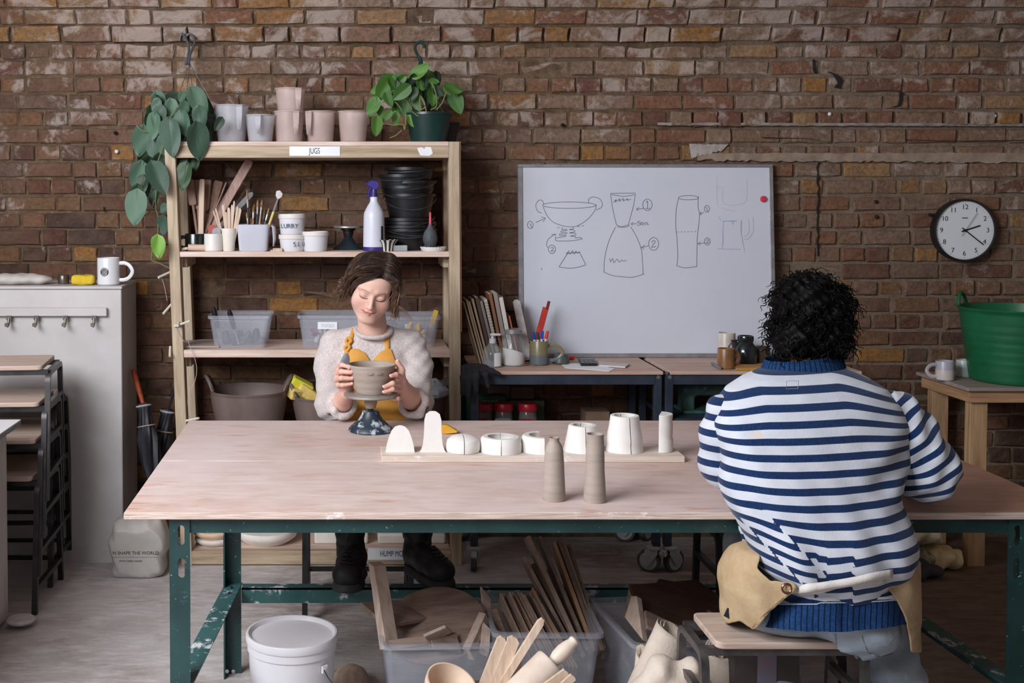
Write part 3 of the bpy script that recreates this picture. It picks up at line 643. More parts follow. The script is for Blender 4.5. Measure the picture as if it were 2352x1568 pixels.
def jug(px,Y,z,ht,hb,yt,yb,hx,hside,mat,label,hlen=.62,scale_z=None):
    """measuring jug: ht/hb half widths px, hx = handle centre px offset, hside = handle towards the camera (0) or left (-1) or right (1)"""
    b=W(px,yb,Y);b.z=z;h=W(px,yt,Y).z-W(px,yb,Y).z;rt,rb_=ht*Y/F,hb*Y/F
    th=T('measuring_jug',label,'jug',b,group='plastic measuring jugs on top of the shelf unit')
    pr=[(0,0),(rb_*.9,0),(rb_,.006),(rb_*.25+rt*.75,h*.7),(rt,h),(rt+.004,h+.001),(rt+.003,h-.004),(rt-.003,h-.005),(rb_-.003,.009),(0,.006)]
    g=G().lathe(pr,32,c=b,close=False)
    # spout opposite the handle
    sa={0:PI/2,-1:0,1:PI}[hside]
    for i,v in enumerate(g.v):
        d=Vector(v)-b
        if d.z>h*.72 and math.hypot(d.x,d.y)>rt*.7:
            a=math.atan2(d.y,d.x);w=max(0,1-abs((a-sa+PI)%(2*PI)-PI)/.42);k=1+.20*w*(d.z/h-.72)/.28;g.v[i]=(b.x+d.x*k,b.y+d.y*k,v[2])
    g.out('body',mat,th)
    a={0:-PI/2,-1:PI,1:0}[hside];off=hx*Y/F
    d=Vector((math.cos(a),math.sin(a),0));sd=Vector((-d.y,d.x,0));o=b+Vector((off if hside==0 else 0,0,0))
    rr=math.sqrt(max(rt*rt-off*off,1e-6)) if hside==0 else rt
    P=[o+d*(rr-.003)+Vector((0,0,h-.004)),o+d*(rr+.018)+Vector((0,0,h-.003)),o+d*(rr+.026)+Vector((0,0,h-.012)),o+d*(rr+.026)+Vector((0,0,h*(1-hlen*.5))),o+d*(rr+.024)+Vector((0,0,h*(1-hlen)))]
    ws=[.014,.014,.014,.012,.007];g=G()
    g.grid([[p-sd*w,p-sd*w*.9+d*.005,p+sd*w*.9+d*.005,p+sd*w,p-sd*w] for p,w in zip(P,ws)]);g.out('handle',mat,th,solid=.002)
    return th
TY=4.97
jug(532,TY,ZT,39,31,236,323,22,0,CLEARP,'tallest cloudy measuring jug beside the trailing plant',.66)
jug(598,TY-.03,ZT,34,27,259,323,-2,0,CLEARP,'short squat clear measuring jug on the shelf top',.7)
lowj=jug(664,TY,ZT,34,30,250,323,18,0,PINKP,'pinkish measuring jug with another jug standing on it',.75)
j2=jug(667,TY,ZT+(W(664,250,TY).z-W(664,323,TY).z)-.012,34,29,195,254,20,0,PINKP,'pinkish measuring jug stacked on top of another jug',.85)
jug(736,TY,ZT,34,29,250,323,-26,0,PINKP,'pinkish measuring jug with its handle turned to the left front',.75)
jug(811,TY,ZT,34,29,250,323,0,-1,PINKP,'pinkish measuring jug nearest to the bushy green plant',.7)
# ---- second shelf
Y2=4.93
def tub(px,z,yt,yb,ht,hb,body,label,tx,tsize):
    b=W(px,yb,Y2-.06);b.z=z;Y=Y2-.06;h=W(px,yt,Y).z-W(px,yb,Y).z;rt,rb_=ht*Y/F,hb*Y/F
    th=T('plastic_tub',label,'tub',b,group='white slurry tubs on the shelf')
    G().lathe([(0,0),(rb_*.93,0),(rb_,.004),(rt*.95,h-.016),(0,h-.016)],32,c=b,close=False).out('body',TUBW,th)
    G().lathe([(rt*.95,h-.018),(rt,h-.018),(rt,h-.003),(rt*.97,h),(rt*.9,h),(rt*.88,h-.005),(0,h-.005)],32,c=b,close=False).out('lid',TUBL,th)
    if body:
        for i,chh in enumerate(body):
            X=tx+i*tsize*.78;a=math.asin(max(-.95,min(.95,(X-px)*Y/F/rt)))
            text('lettering',chh,.026,b+Vector((rt*.985*math.sin(a),-rt*.985*math.cos(a),h*.42)),NAVYINK,th,rot=(PI/2,RN.uniform(-.1,.1),a))
TUBW=M('white_tub_plastic',hexc(214,214,222),hexc(226,226,232),6,.4);TUBL=M('dusty_white_lid',hexc(210,204,200),hexc(226,220,216),20,.6,spots=(hexc(176,160,148),40,.66))
tub(672,Z2,540,578,32,27,'SLU','white plastic tub under the tub lettered slurry',678,13)
tub(671,Z2+(578-540)*4.87/F,492,539,32,27,'LURRY','white plastic tub lettered slurry, upper of the stack',648,11)
tub(724,Z2,533,578,31,27,'','white plastic tub without lettering next to the slurry stack',0,0)
CREAM=M('cream_ceramic',hexc(214,206,196),hexc(228,222,212),10,.6);DGREEN=M('dark_green_glaze',hexc(14,22,20),hexc(24,36,32),10,.25,coat=.4)
def mug(px,Y,z,ht,yt,yb,ha,mat,label,nm='mug',hr=.42,inner=None,group=None,hb=None,cat='mug'):
    b=W(px,yb,Y);b.z=z;h=W(px,yt,Y).z-W(px,yb,Y).z;r=ht*Y/F;rb_=(hb or ht)*Y/F
    th=T(nm,label,cat,b,group=group)
    G().lathe([(0,0),(rb_*.9,0),(rb_,.004),(r,h-.002),(r-.001,h),(r-.004,h),(rb_-.004,.008),(0,.006)],32,c=b,close=False).out('body',mat,th)
    if ha is not None:
        d=Vector((math.cos(ha),math.sin(ha),0));P=[b+d*(r-.003)+Vector((0,0,h*.80))]+[b+d*(r-.003+hr*h*math.sin(PI*t)*1.0)+Vector((0,0,h*(.5+.34*math.cos(PI*t)))) for t in (.15,.3,.5,.7,.85)]+[b+d*(r-.004)+Vector((0,0,h*.18))]
        G().tube(bez(P,4),.0055,8,flat=1.5).out('handle',mat,th)
    return th
mug(449,4.90,Z2,24,528,567,PI*1.05,DGREEN,'dark green glazed mug full of wooden paddles','mug')
mug(490,4.86,Z2,21,537,577,None,M('white_ceramic_cup',hexc(212,208,204),hexc(224,221,218),10,.45),'white cylindrical cup holding a red rubber kidney',nm='cup',cat='cup')
mug(525,4.87,Z2,17,525,577,None,CREAM,'tall cream beaker full of thin wooden tools',nm='beaker',hb=14,cat='cup')
# translucent jug of brushes
b=W(583,578,4.87);b.z=Z2;bj=T('measuring_jug','squarish frosted jug holding paint brushes on the shelf','jug',b)
FROST=M('frosted_plastic',hexc(200,202,218),hexc(212,214,226),5,.35,alpha=.86);hgt=W(583,517,4.87).z-W(583,578,4.87).z
def sqr(hx,hy,z,n=8,p=.28): return [Vector((math.copysign(abs(math.cos(a))**p,math.cos(a))*hx,math.copysign(abs(math.sin(a))**p,math.sin(a))*hy,z)) for a in [2*PI*(k+.5)/(4*n) for k in range(4*n)]]
rows=[sqr(.0,.0,0),sqr(.055,.045,0),sqr(.059,.048,.004),sqr(.068,.055,hgt),sqr(.070,.057,hgt+.001),sqr(.065,.053,hgt-.002),sqr(.056,.045,.006),sqr(0,0,.006)]
g=G().grid([[b+r[i] for r in rows] for i in range(32)],True);g.out('body',FROST,bj)
g=G();P=[b+Vector((.066,0,hgt-.003)),b+Vector((.078,-.02,hgt-.002)),b+Vector((.086,-.025,hgt-.012)),b+Vector((.088,-.024,hgt*.45)),b+Vector((.084,-.02,.02))]
sd=Vector((.5,.85,0));ws=[.012,.012,.011,.009,.004];g.grid([[p-sd*w,p+sd*w] for p,w in zip(P,ws)]);g.out('handle',FROST,bj,solid=.003)
WT=wood('tool_wood',hexc(186,158,136),hexc(220,198,178),2,gs=6);WTD=wood('dark_tool_wood',hexc(120,92,78),hexc(160,128,112),2,gs=6)
def stick(a,b,Y0,Y1,w,t,name,mat,label,cat,group=None,round_=False):
    p,q=W(a[0],a[1],Y0),W(b[0],b[1],Y1);g=G()
    if round_: g.tube([p,p.lerp(q,.5),p.lerp(q,.97),q],[w/2,w/2,w/2,w*.3],8)
    else: g.beam(p,q,t,w,(0,1,0)) if False else g.prism([(0,-w/2),(0,w/2),((q-p).length*.96,w/2),((q-p).length,w*.2),((q-p).length,-w*.2),((q-p).length*.96,-w/2)],p-Vector((0,t/2,0)),(q-p).normalized(),(q-p).normalized().cross(Vector((0,1,0))),(0,t,0))
    return one(g,name,mat,label,cat,group)
S2='wooden tools standing in the cream beaker';LB='thin pale wooden modelling tool standing in the cream beaker'
for n_,(a,b_,w) in enumerate((((516,574),(503,512),.007),((520,574),(495,478),.008),((524,574),(512,470),.011),((522,574),(519,486),.007),((527,574),(525,476),.012),((529,574),(538,461),.007),((531,574),(546,474),.009),((532,574),(551,478),.016),((519,574),(490,484),.006),((528,574),(533,470),.008))):
    stick(a,b_,4.875+RN.uniform(-.008,.008),4.88+RN.uniform(-.02,.02),w,.004,'modelling_tool',WT,LB+', '+['leaning slightly left','bending far left','broad and left of centre','short and upright','thick round one in the middle','tallest pointed one','leaning right with rounded tip','widest, at the right','leftmost of all','behind the tallest one'][n_],'tool',S2)
S3='wooden paddles standing in the dark green mug'
def paddle(a,m,b_,Y0,Y1,w1,w2,mat,label):
    """handle a->m (width w1), blade m->b (width w2)"""
    p,q=W(a[0],a[1],Y0),W(b_[0],b_[1],Y1);mm=p.lerp(q,m);th=T('wooden_paddle',label,'paddle',p,group=S3)
    u=(q-p).normalized();v=u.cross(Vector((0,1,0)));L1=(mm-p).length;L2=(q-mm).length
    if w1: G().tube([p,mm],w1/2,8).out('handle',mat,th)
    G().prism([(0,-w2*.4),(0,w2*.4),(L2*.1,w2/2),(L2*.95,w2/2),(L2,w2*.4),(L2,-w2*.4),(L2*.95,-w2/2),(L2*.1,-w2/2)],mm-Vector((0,.006,0)),u,v,(0,.012,0)).out('blade',mat,th,smooth=False,bevel=.002)
paddle((456,560),.60,(435,412),4.895,4.93,.012,.034,WTD,'paddle with square blade leaning to the left shelf post')
paddle((457,562),.55,(452,413),4.90,4.96,.011,.030,WTD,'paddle half hidden behind the pale flat lath')
paddle((461,562),.06,(464,411),4.89,4.91,0,.023,WT,'pale flat lath standing upright in the dark green mug')
paddle((463,562),.52,(477,412),4.905,4.99,.012,.034,WTD,'round shouldered paddle just right of the pale lath')
paddle((462,562),.55,(503,415),4.90,5.03,.011,.042,WTD,'broad paddle leaning right behind the thin sticks')
paddle((462,562),.10,(574,368),4.905,5.02,0,.040,wood('pinkish_lath',hexc(150,118,108),hexc(184,154,144),2),'long pinkish wooden lath rising highest from the dark green mug')
paddle((464,562),.5,(562,425),4.91,5.06,.01,.046,WTD,'dark wooden block ended paddle behind the long lath')
for n_,(a,b_) in enumerate((((461,566),(520,418)),((463,566),(494,470)),((459,566),(488,480)),((460,566),(448,505)))): stick(a,b_,4.90,4.95,.007,.007,'paddle_stick',WTD,'thin dark stick standing in the dark green mug, '+['the longest','second longest','leaning over the white cup','the shortest upright one'][n_],'stick',S3,True)
stick((470,558),(580,442),4.90,4.96,.022,.004,'metal_scraper',M('scraper_steel',hexc(120,120,126),hexc(150,150,156),20,.4,.6),'flat grey scraper leaning out behind the wooden tools','scraper')
g=G();c=W(487,528,4.86);g.lathe([(0,-.002),(.016,-.002),(.017,0),(.016,.002),(0,.002)],20,xf=Matrix.Translation(c)@Matrix.Rotation(PI/2,4,'X')@Matrix.Scale(1.35,4,(0,1,0)));one(g,'rubber_kidney',M('red_rubber',hexc(160,62,48),None,9,.5),'red rubber kidney tool in the white cup','tool')
g=G();c=W(497,533,4.85);g.lathe([(0,-.001),(.019,-.001),(.019,.001),(0,.001)],20,xf=Matrix.Translation(c)@Matrix.Rotation(PI/2,4,'X'));one(g,'metal_kidney',M('scraper_steel',(.2,.2,.2)),'round grey metal scraper in the white cup','tool')
S4='paint brushes in the frosted jug'
BC=[('blackish',hexc(40,40,44)),('orange',hexc(196,110,40)),('brown',hexc(140,96,60)),('dark green',hexc(52,66,60)),('blue black',hexc(40,48,66)),('tan',hexc(178,140,104)),('mid blue',hexc(52,92,140)),('pale grey',hexc(170,170,172)),('mustard',hexc(190,150,60)),('dark red',hexc(110,40,40))]
for i,(a,b_) in enumerate((((575,570),(567,436)),((573,570),(572,462)),((580,570),(582,472)),((585,570),(584,468)),((588,570),(592,458)),((590,570),(602,458)),((596,570),(608,475)),((583,570),(577,500)),((578,570),(566,488)),((594,570),(618,478)))):
    p,q=W(a[0],a[1],4.87),W(b_[0],b_[1],4.88+RN.uniform(-.03,.04));nm,cl=BC[i]
    th=T('paint_brush','paint brush with a %s handle standing in the frosted jug'%nm,'brush',p,group=S4)
    m1=p.lerp(q,.70);m2=p.lerp(q,.84);G().tube([p,p.lerp(q,.4),m1],[.003,.0045,.0035],8).out('handle',M('brush_'+nm.replace(' ','_'),cl,None,8,.4),th)
    G().tube([m1,m2],[.0038,.0045],8).out('ferrule',ALU,th);G().tube([m2,m2.lerp(q,.5),q],[.0045,.005,.0012],8).out('bristles',M('bristle',hexc(120,84,52),hexc(170,130,90),30,.8),th)
p,q=W(603,560,4.85),W(644,440,4.80)
th=T('fan_brush','yellow handled brush with a clay covered fan head in the frosted jug','brush',p)
m1=p.lerp(q,.62);m2=p.lerp(q,.86);G().tube([p,m1],[.004,.0055],8).out('handle',M('yellow_paint',hexc(204,190,124),None,8,.5),th);G().tube([m1,m2],[.0045,.004],8).out('ferrule',ALU,th)
u=(q-m2).normalized();v=u.cross(Vector((0,1,0)));G().prism([(0,-.004),(0,.004),(.012,.014),(.03,.017),(.038,.004),(.028,-.014),(.012,-.013)],m2-Vector((0,.004,0)),u,v,(0,.008,0)).out('bristles',M('clay_white',hexc(196,192,192),hexc(214,210,210),14,.8),th,bevel=.002)
g=G().tube([W(418,576,4.84),W(432,574,4.83)],.006,10).tube([W(432,572,4.84),W(478,573,4.85)],.0135,14).tube([W(478,573,4.85),W(482,573,4.85)],[.0135,.010],14)
o=one(g,'rolling_pin',M('pin_wood',hexc(196,170,150),hexc(216,192,174),9,.55),'small wooden roller lying on the shelf before the dark green mug','roller');o.location.z=Z2+.0005
g=G().span((0,0,0),(.05,.03,.006)).box((.03,.016,.0095),(.036,.02,.007),(0,0,.3));o=one(g,'wood_offcut',WT,'two little wood offcuts lying beside the slurry tubs','offcut',origin=(.025,.015,0));o.location=(W(635,577,4.83).x,4.83,Z2+.0005)
# banding wheel with steel disc at the back of the shelf
STEEL=M('worn_steel_disc',hexc(170,166,162),hexc(206,202,198),12,.35,.7,spots=(hexc(220,214,208),24,.62));IRON=M('blue_black_iron',hexc(28,38,50),hexc(44,58,74),10,.42,spots=(hexc(182,190,198),26,.53),bump=.2,bscale=22)
DIRON=M('dark_iron_glaze',hexc(26,36,44),hexc(40,54,62),10,.3)
def banding_wheel(px,Y,z,prof_base,disc_r,disc_z,label,mat,hub):
    b=Vector((W(px,0,Y).x,Y,z));th=T('banding_wheel',label,'turntable',b)
    G().lathe(prof_base,36,c=b,close=False).out('base',mat,th)
    zt_=max(p[1] for p in prof_base)
    G().lathe([(0,zt_-.01),(.009,zt_-.01),(.009,disc_z-.045),(0,disc_z-.045)],16,c=b,close=False).out('spindle',BLK,th)
    G().lathe([(0,disc_z-.046),(.017,disc_z-.046),(.022,disc_z-.030),(.023,disc_z-.018),(.031,disc_z-.014),(.031,disc_z-.004),(0,disc_z-.004)],24,c=b,close=False).out('hub',hub,th)
    G().lathe([(0,disc_z-.005),(disc_r-.004,disc_z-.006),(disc_r,disc_z-.003),(disc_r,disc_z+.003),(disc_r-.003,disc_z+.005),(0,disc_z+.004)],56,c=b,close=False).out('wheel_disc',STEEL,th)
    return b
banding_wheel(800,5.0,Z2,[(0,0),(.063,0),(.066,.004),(.060,.012),(.035,.028),(.022,.048),(.012,.055),(0,.055)],.063,.098,'dark banding wheel with thin steel disc on the shelf beside the spray bottle',DIRON,BLK)
# spray bottle
b,pr=ppx(859,4.87,[(24,577),(25,574),(25,560),(24.5,530),(24,500),(23,489),(16,475),(10,465),(9,461),(9,453)])
b.z=Z2;sp_=T('spray_bottle','white spray bottle with purple trigger head on the shelf','spray bottle',b)
G().lathe([(0,0)]+pr+[(0,pr[-1][1])],28,c=b,close=False).out('bottle',M('spray_plastic',hexc(206,208,224),hexc(218,219,230),4,.35),sp_)
PUR=M('purple_plastic',hexc(44,34,112),hexc(58,48,132),8,.35,spots=(hexc(160,158,200),60,.72))
G().lathe([(r+.0006,z_) for r,z_ in ((pr[1][0],.001),(pr[1][0],.018))],28,c=b,close=False).out('base_band',PUR,sp_)
zt2=pr[-1][1];g=G().lathe([(0,zt2-.002),(.0155,zt2-.002),(.0155,zt2+.014),(.011,zt2+.016),(.010,zt2+.034),(0,zt2+.034)],18,c=b,close=False).out('collar',PUR,sp_)
g=G();hz=b+Vector((0,0,zt2+.033))
g.prism([(-.030,.014),(-.026,.028),(-.012,.038),(.006,.036),(.020,.030),(.024,.016),(.018,.002),(.010,-.004),(-.008,-.004),(-.014,.008)],hz+Vector((0,.010,0)),(1,0,0),(0,0,1),(0,-.020,0));g.lathe([(.006,0),(.006,.008),(.003,.01)],12,xf=Matrix.Translation(hz+Vector((-.026,0,.021)))@Matrix.Rotation(-PI/2,4,'Y'));g.out('trigger_head',PUR,sp_,bevel=.003,smooth=True)
G().tube(bez([hz+Vector((-.014,0,.006)),hz+Vector((-.022,0,-.014)),hz+Vector((-.022,0,-.03)),hz+Vector((-.028,0,-.042))],4),[.006]*6+[.005]*6+[.004],8).out('trigger',PUR,sp_)
g=G()
for k in range(2):
    for i in range(12): pass
a0=math.asin(.62)
P=[[b+Vector((.0463*math.sin(a),-.0463*math.cos(a),z_)) for z_ in (.034,.105)] for a in [a0+.03*k for k in range(10)]];g.grid(P);lb=g.out('label_strip',BLK,sp_,smooth=False)
# stack of black buckets
BB=M('black_bucket_plastic',hexc(16,17,20),hexc(28,29,33),9,.42,spots=(hexc(120,122,128),60,.715));WIRE=M('bail_wire',hexc(70,72,78),hexc(110,112,118),20,.35,.7)
rims=[(527,.088,.0),(519,.09,.001),(511,.09,-.001),(503,.09,.002),(448,.105,-.004),(430,.10,.004),(418,.10,-.004),(404,.10,-.008),(388,.085,-.010)]
S5='black plastic buckets nested in a stack on the shelf'
names=['lowest','second lowest','third from the bottom','fourth from the bottom','middle','fourth from the top','third from the top','second from the top','topmost']
base=W(938,575,5.0);base.z=Z2
for i,(yy,h,dx) in enumerate(rims):
    zr=Z2+(576-yy)*5.0/F;bb=Vector((base.x+dx+.002*i*(-1)**i,5.0+RN.uniform(-.004,.004),zr-h))
    if i==0: bb.z=Z2;h=zr-Z2
    th=T('bucket','black plastic bucket, %s of the nested stack on the shelf'%names[i],'bucket',bb,group=S5);ro=.113-.0012*i
    G().lathe([(0,0),(ro*.80,0),(ro*.97,h-.012),(ro+.004,h-.012),(ro+.004,h),(ro-.001,h),(ro*.80-.003,.004),(0,.003)],36,c=bb,close=False).out('body',BB,th)
    dr=(.03,.035,.032,.028,.06,.045,.03,.018,.012)[i];sk=RN.uniform(-.5,.5)
    P=[bb+Vector(((ro+.007)*math.cos(PI+PI*t),(ro+.009)*math.sin(PI+PI*t)-.003,h-.008-dr*math.sin(PI*t)+sk*.03*math.cos(PI*t)*(t>.0))) for t in [k/16 for k in range(17)]]
    G().tube(P,.0017,6).out('bail',WIRE,th)
# small striped bowl, acrylic box, blower, fluted dish
def m_stripe():
    s=NT('striped_glaze');c=s.N('TexCoord');x=s.N('SeparateXYZ');s.l(c.outputs['Object'],x.inputs[0])
    a=s.math('ARCTAN2',x.outputs[1],x.outputs[0]);w=s.math('SINE',s.math('MULTIPLY',a,11.0))
    s.set(Base_Color=s.ramp(s.math('ADD',s.math('MULTIPLY',w,.5),.5),[(.45,hexc(28,34,44)),(.55,hexc(206,198,188))]),Roughness=.3);return s.m
g,b,p=lat(890,4.86,[(15,577),(16,570),(18,560),(25,551)],36,z=Z2,wall=.004);one(g,'bowl',m_stripe(),'little bowl with dark and cream vertical stripes on the shelf','bowl')
CLR=M('clear_acrylic',hexc(200,204,210),hexc(216,220,226),6,.15,alpha=.3)
a=W(903,577,4.85);g=G()
for sx_,sy_ in ((0,1),(1,0)): pass
g.span((0,0,0),(.058,.035,.003)).span((0,0,.003),(.003,.035,.024)).span((.055,0,.003),(.058,.035,.024)).span((.003,0,.003),(.055,.003,.024)).span((.003,.032,.003),(.055,.035,.024)).span((.026,.003,.003),(.029,.032,.024));o=one(g,'acrylic_box',CLR,'small clear acrylic box on the shelf by the striped bowl','box',origin=(.029,.018,0),smooth=False);o.location=(a.x+.03,4.86,Z2)
c=W(995,577,4.87);c.z=Z2;g=G();n=48;rr=[]
for k in range(n):
    a=2*PI*k/n;f=1 if k%2 else .93;rr.append([c+Vector((r*f2*math.cos(a),r*f2*math.sin(a),z_)) for r,z_,f2 in ((.001,0,1),(.046,0,1),(.050,.004,1),(.056,.018,f),(.053,.018,f),(.045,.004,1),(.001,.003,1))])
g.grid(rr,True);one(g,'fluted_dish',M('white_ceramic_dish',hexc(214,212,212),hexc(226,224,224),8,.4),'small white fluted dish at the right end of the shelf','dish')
c=W(988,565,4.86);c.z=Z2+.006;th=T('dust_blower','grey rubber dust blower with red nozzle standing in the fluted dish','blower',c)
G().lathe([(0,0),(.012,.002),(.019,.012),(.0295,.034),(.031,.05),(.026,.072),(.014,.09),(.009,.098),(.008,.106),(0,.106)],24,c=c,close=False).out('bulb',M('grey_rubber',hexc(60,64,72),hexc(84,88,96),24,.6),th)
G().lathe([(0,.104),(.0055,.104),(.0045,.155),(.003,.157),(0,.157)],14,c=c,close=False).out('nozzle',M('red_nozzle',hexc(190,70,86),None,8,.4),th)
g=G()
for k in range(3):
    a=k*2.1+.4;d=Vector((math.cos(a),math.sin(a),0));g.prism([(.010,.012),(.024,.030),(.034,-.001),(.024,-.001)],c,d,(0,0,1),d.cross(Vector((0,0,1)))*.003)
g.out('fin',M('grey_rubber',(.1,.1,.1)),th)
# ---- clear storage boxes on the third shelf
BOXC=M('storage_box_plastic',hexc(190,196,212),hexc(210,214,226),6,.22,alpha=.20,spots=(hexc(226,228,236),26,.66))
def storage_box(x0,x1,yt,Y0,dep,z,h,label,rz=0,taper=.015,mat=None,group=None,lip=.010):
    """clear tapered box: px x-range of the rim front edge, rim front at depth Y0"""
    mat=mat or BOXC;a,b=W(x0,yt,Y0),W(x1,yt,Y0);w=b.x-a.x;c=Vector(((a.x+b.x)/2,Y0+dep/2,z))
    th=T('storage_box',label,'box',c,rz,group)
    def rect(hx,hy,zz,n=4,r=.02): 
        P=[]
        for (sx_,sy_,a0) in ((1,1,0),(-1,1,PI/2),(-1,-1,PI),(1,-1,3*PI/2)):
            for k in range(n+1): an=a0+PI/2*k/n;P.append(Vector((sx_*(hx-r)+r*math.cos(an),sy_*(hy-r)+r*math.sin(an),zz)))
        return P
    hx,hy=w/2-lip,dep/2-lip;rows=[rect(hx-taper,hy-taper,0),rect(hx,hy,h*.80),rect(hx+.002,hy+.002,h-.012)]
    rows2=[rect(hx+.001,hy+.001,h-.014),rect(hx+lip,hy+lip,h-.013),rect(hx+lip,hy+lip,h-.001),rect(hx+.002,hy+.002,h)]
    n=len(rows[0]);g=G().grid([[r[i] for r in rows] for i in range(n)],True);g.f.append(tuple(i*3 for i in range(n)));g.mi.append(0);g.out('body',mat,th,world=False,solid=.002)
    G().grid([[r[i] for r in rows2] for i in range(n)],True).out('rim',mat,th,world=False,solid=.0015)
    return th,c,w
G3='clear storage boxes on the third shelf'
t1,c1,w1=storage_box(476,622,727,4.845,.24,Z3+.0005,(W(0,727,4.845).z-W(0,802,4.845).z),'clear storage box with black handled tools sticking out',group=G3)
t2,c2,w2=storage_box(682,858,728,4.86,.24,Z3+.0005,(W(0,728,4.86).z-W(0,803,4.86).z),'clear storage box with white label partly behind the seated person',group=G3)
t3,c3,w3=storage_box(872,1013,728,4.86,.24,Z3+.0005,(W(0,728,4.86).z-W(0,800,4.86).z),'clear storage box full of yellow bits by the right shelf post',group=G3)
lbw=W(752,740,4.86);G().span((lbw.x-.041,4.866,lbw.z-.030),(lbw.x+.041,4.868,lbw.z+.001)).out('paper_label',CARD,t2,smooth=False)
text('lettering','TOOLS',.017,(lbw.x,4.8655,lbw.z-.015),MKF,t2)
RB=random.Random(5)
def jumble(c,w,d,z0,z1,n,cols,name,label,cat,group,size=(.02,.06)):
    for k in range(n):
        cl,nm=cols[k%len(cols)];s_=RB.uniform(*size);g=G()
        kind=RB.randrange(3)
        if kind==0: g.box((0,0,0),(s_,s_*.5,s_*.3))
        elif kind==1: g.lathe([(0,-s_/2),(s_*.3,-s_/2),(s_*.34,0),(s_*.22,s_/2),(0,s_/2)],10,close=False)
        else: g.prism([(-.5*s_,0),(-.2*s_,.3*s_),(.3*s_,.25*s_),(.5*s_,-.1*s_),(0,-.3*s_)],(0,0,0),(1,0,0),(0,1,0),(0,0,s_*.25))
        o=one(g,name,cl,label%nm if '%s' in label else label,cat,group,world=False,bevel=.002)
        o.location=(c.x+RB.uniform(-.5,.5)*w,c.y+RB.uniform(-.5,.5)*d,RB.uniform(z0,z1));o.rotation_euler=(RB.uniform(-.6,.6),RB.uniform(-.6,.6),RB.uniform(0,6))
GTOOL=M('grey_blue_tool',hexc(86,92,106),hexc(120,126,140),8,.5);MAR=M('maroon_bits',hexc(130,50,70),hexc(150,80,96),8,.5);YEL=M('yellow_bits',hexc(222,176,70),hexc(236,196,96),8,.5)
PALEB=M('pale_bits',hexc(190,186,190),hexc(206,202,206),8,.5)
jumble(c1,.15,.12,Z3+.02,Z3+.05,14,[(GTOOL,'grey'),(M('dark_bits',hexc(60,64,72),None,8,.5),'dark')],'loop_tool','%s tool piece lying in the box of black handled tools','tool','tools inside the left storage box',(.03,.07))
jumble(c2,.2,.12,Z3+.02,Z3+.06,14,[(MAR,'maroon'),(PALEB,'pale'),(MAR,'maroon')],'stamp','%s stamp lying inside the labelled storage box','stamp','stamps inside the labelled storage box',(.02,.045))
jumble(c3,.13,.12,Z3+.02,Z3+.09,18,[(YEL,'yellow'),(PALEB,'pale'),(YEL,'yellow'),(GTOOL,'grey')],'cutter','%s cutter lying in the box by the right post','cutter','cutters inside the right storage box',(.02,.055))
stick((992,745),(1002,712),4.93,4.92,.02,.006,'scraper',YEL,'yellow scraper poking out of the box by the right post','scraper')
for a,m_,b_ in (((508,790),(496,732),(490,706)),((548,790),(534,738),(526,712))):
    p,q=W(a[0],a[1],4.93),W(b_[0],b_[1],4.90);th=T('modelling_knife','black handled tool standing in the left clear storage box, %s one'%('leftmost' if a[0]<520 else 'right hand'),'tool',p)
    G().tube([p,p.lerp(q,.5)],.005,8).out('shaft',ALU,th);G().tube([p.lerp(q,.45),p.lerp(q,.6),p.lerp(q,.9),q],[.008,.011,.011,.007],10).out('handle',BLK,th)
g=G().box((0,0,.006),(.16,.20,.008),(0,.02,.15));o=one(g,'loose_board',wood('grey_board',hexc(150,132,126),hexc(180,164,158),0),'thin grey board lying on the third shelf beside the left box','board',origin=(0,0,0));o.location=(W(458,795,4.95).x,4.95,Z3+.001)
# ---- grey brown flexible tubs on the low shelf
TUBM=M('grey_brown_rubber_tub',hexc(96,80,76),hexc(122,106,102),6,.55,spots=(hexc(178,168,164),34,.68),stretch=(1,1,.4))
def flex_tub(px,Y,z,rt,rb_,h,label,mat,rot=0,group=None,hh=.05):
    b=Vector((W(px,0,Y).x,Y,z));th=T('flexible_tub',label,'tub',b,group=group);n=48;rows=[]
    for k in range(n):
        a=2*PI*k/n+rot;ri=hh*max(0,math.cos(2*(a-rot))-.72)/.28*1.0 if abs(math.cos(a-rot))>.7 else 0
        ri=hh*max(0,(abs(math.cos(a-rot))-.86)/.14)
        rows.append([b+Vector((r*math.cos(a),r*math.sin(a),zz)) for r,zz in ((.001,0),(rb_*.95,0),(rb_,.008),(rt*.97,h*.8),(rt,h+ri),(rt+.006,h+ri+.002),(rt+.004,h+ri-.008),(rt-.004,h*.93+ri*.3),(rb_-.004,.012),(.001,.01))])
    G().grid(rows,True).out('body',mat,th)
    for s_ in (1,-1):
        P=[b+Vector((math.cos(rot+s_*0+ (PI if s_<0 else 0)+t)*(rt+.018-.05*abs(t)),math.sin(rot+(PI if s_<0 else 0)+t)*(rt+.018-.05*abs(t)),h+hh*(1.15-1.9*(t/.42)**2*.6))) for t in [-.42+.84*k/12 for k in range(13)]]
        G().tube(P,.008,8).out('handle',mat,th)
    return b
GT='grey-brown flexible tubs on the low shelf'
b=flex_tub(570,4.96,Z4,.168,.125,W(570,893,4.96).z-Z4,'grey-brown flexible tub at the left of the low shelf, empty',TUBM,.05,GT)
b2=flex_tub(755,4.97,Z4,.160,.12,W(755,905,4.97).z-Z4,'grey-brown flexible tub with yellow sponges, behind the seated person',TUBM,.1,GT)
b3=flex_tub(955,4.97,Z4,.135,.10,W(970,905,4.97).z-Z4,'grey-brown flexible tub with a plastic bag, by the right post',TUBM,.3,GT)
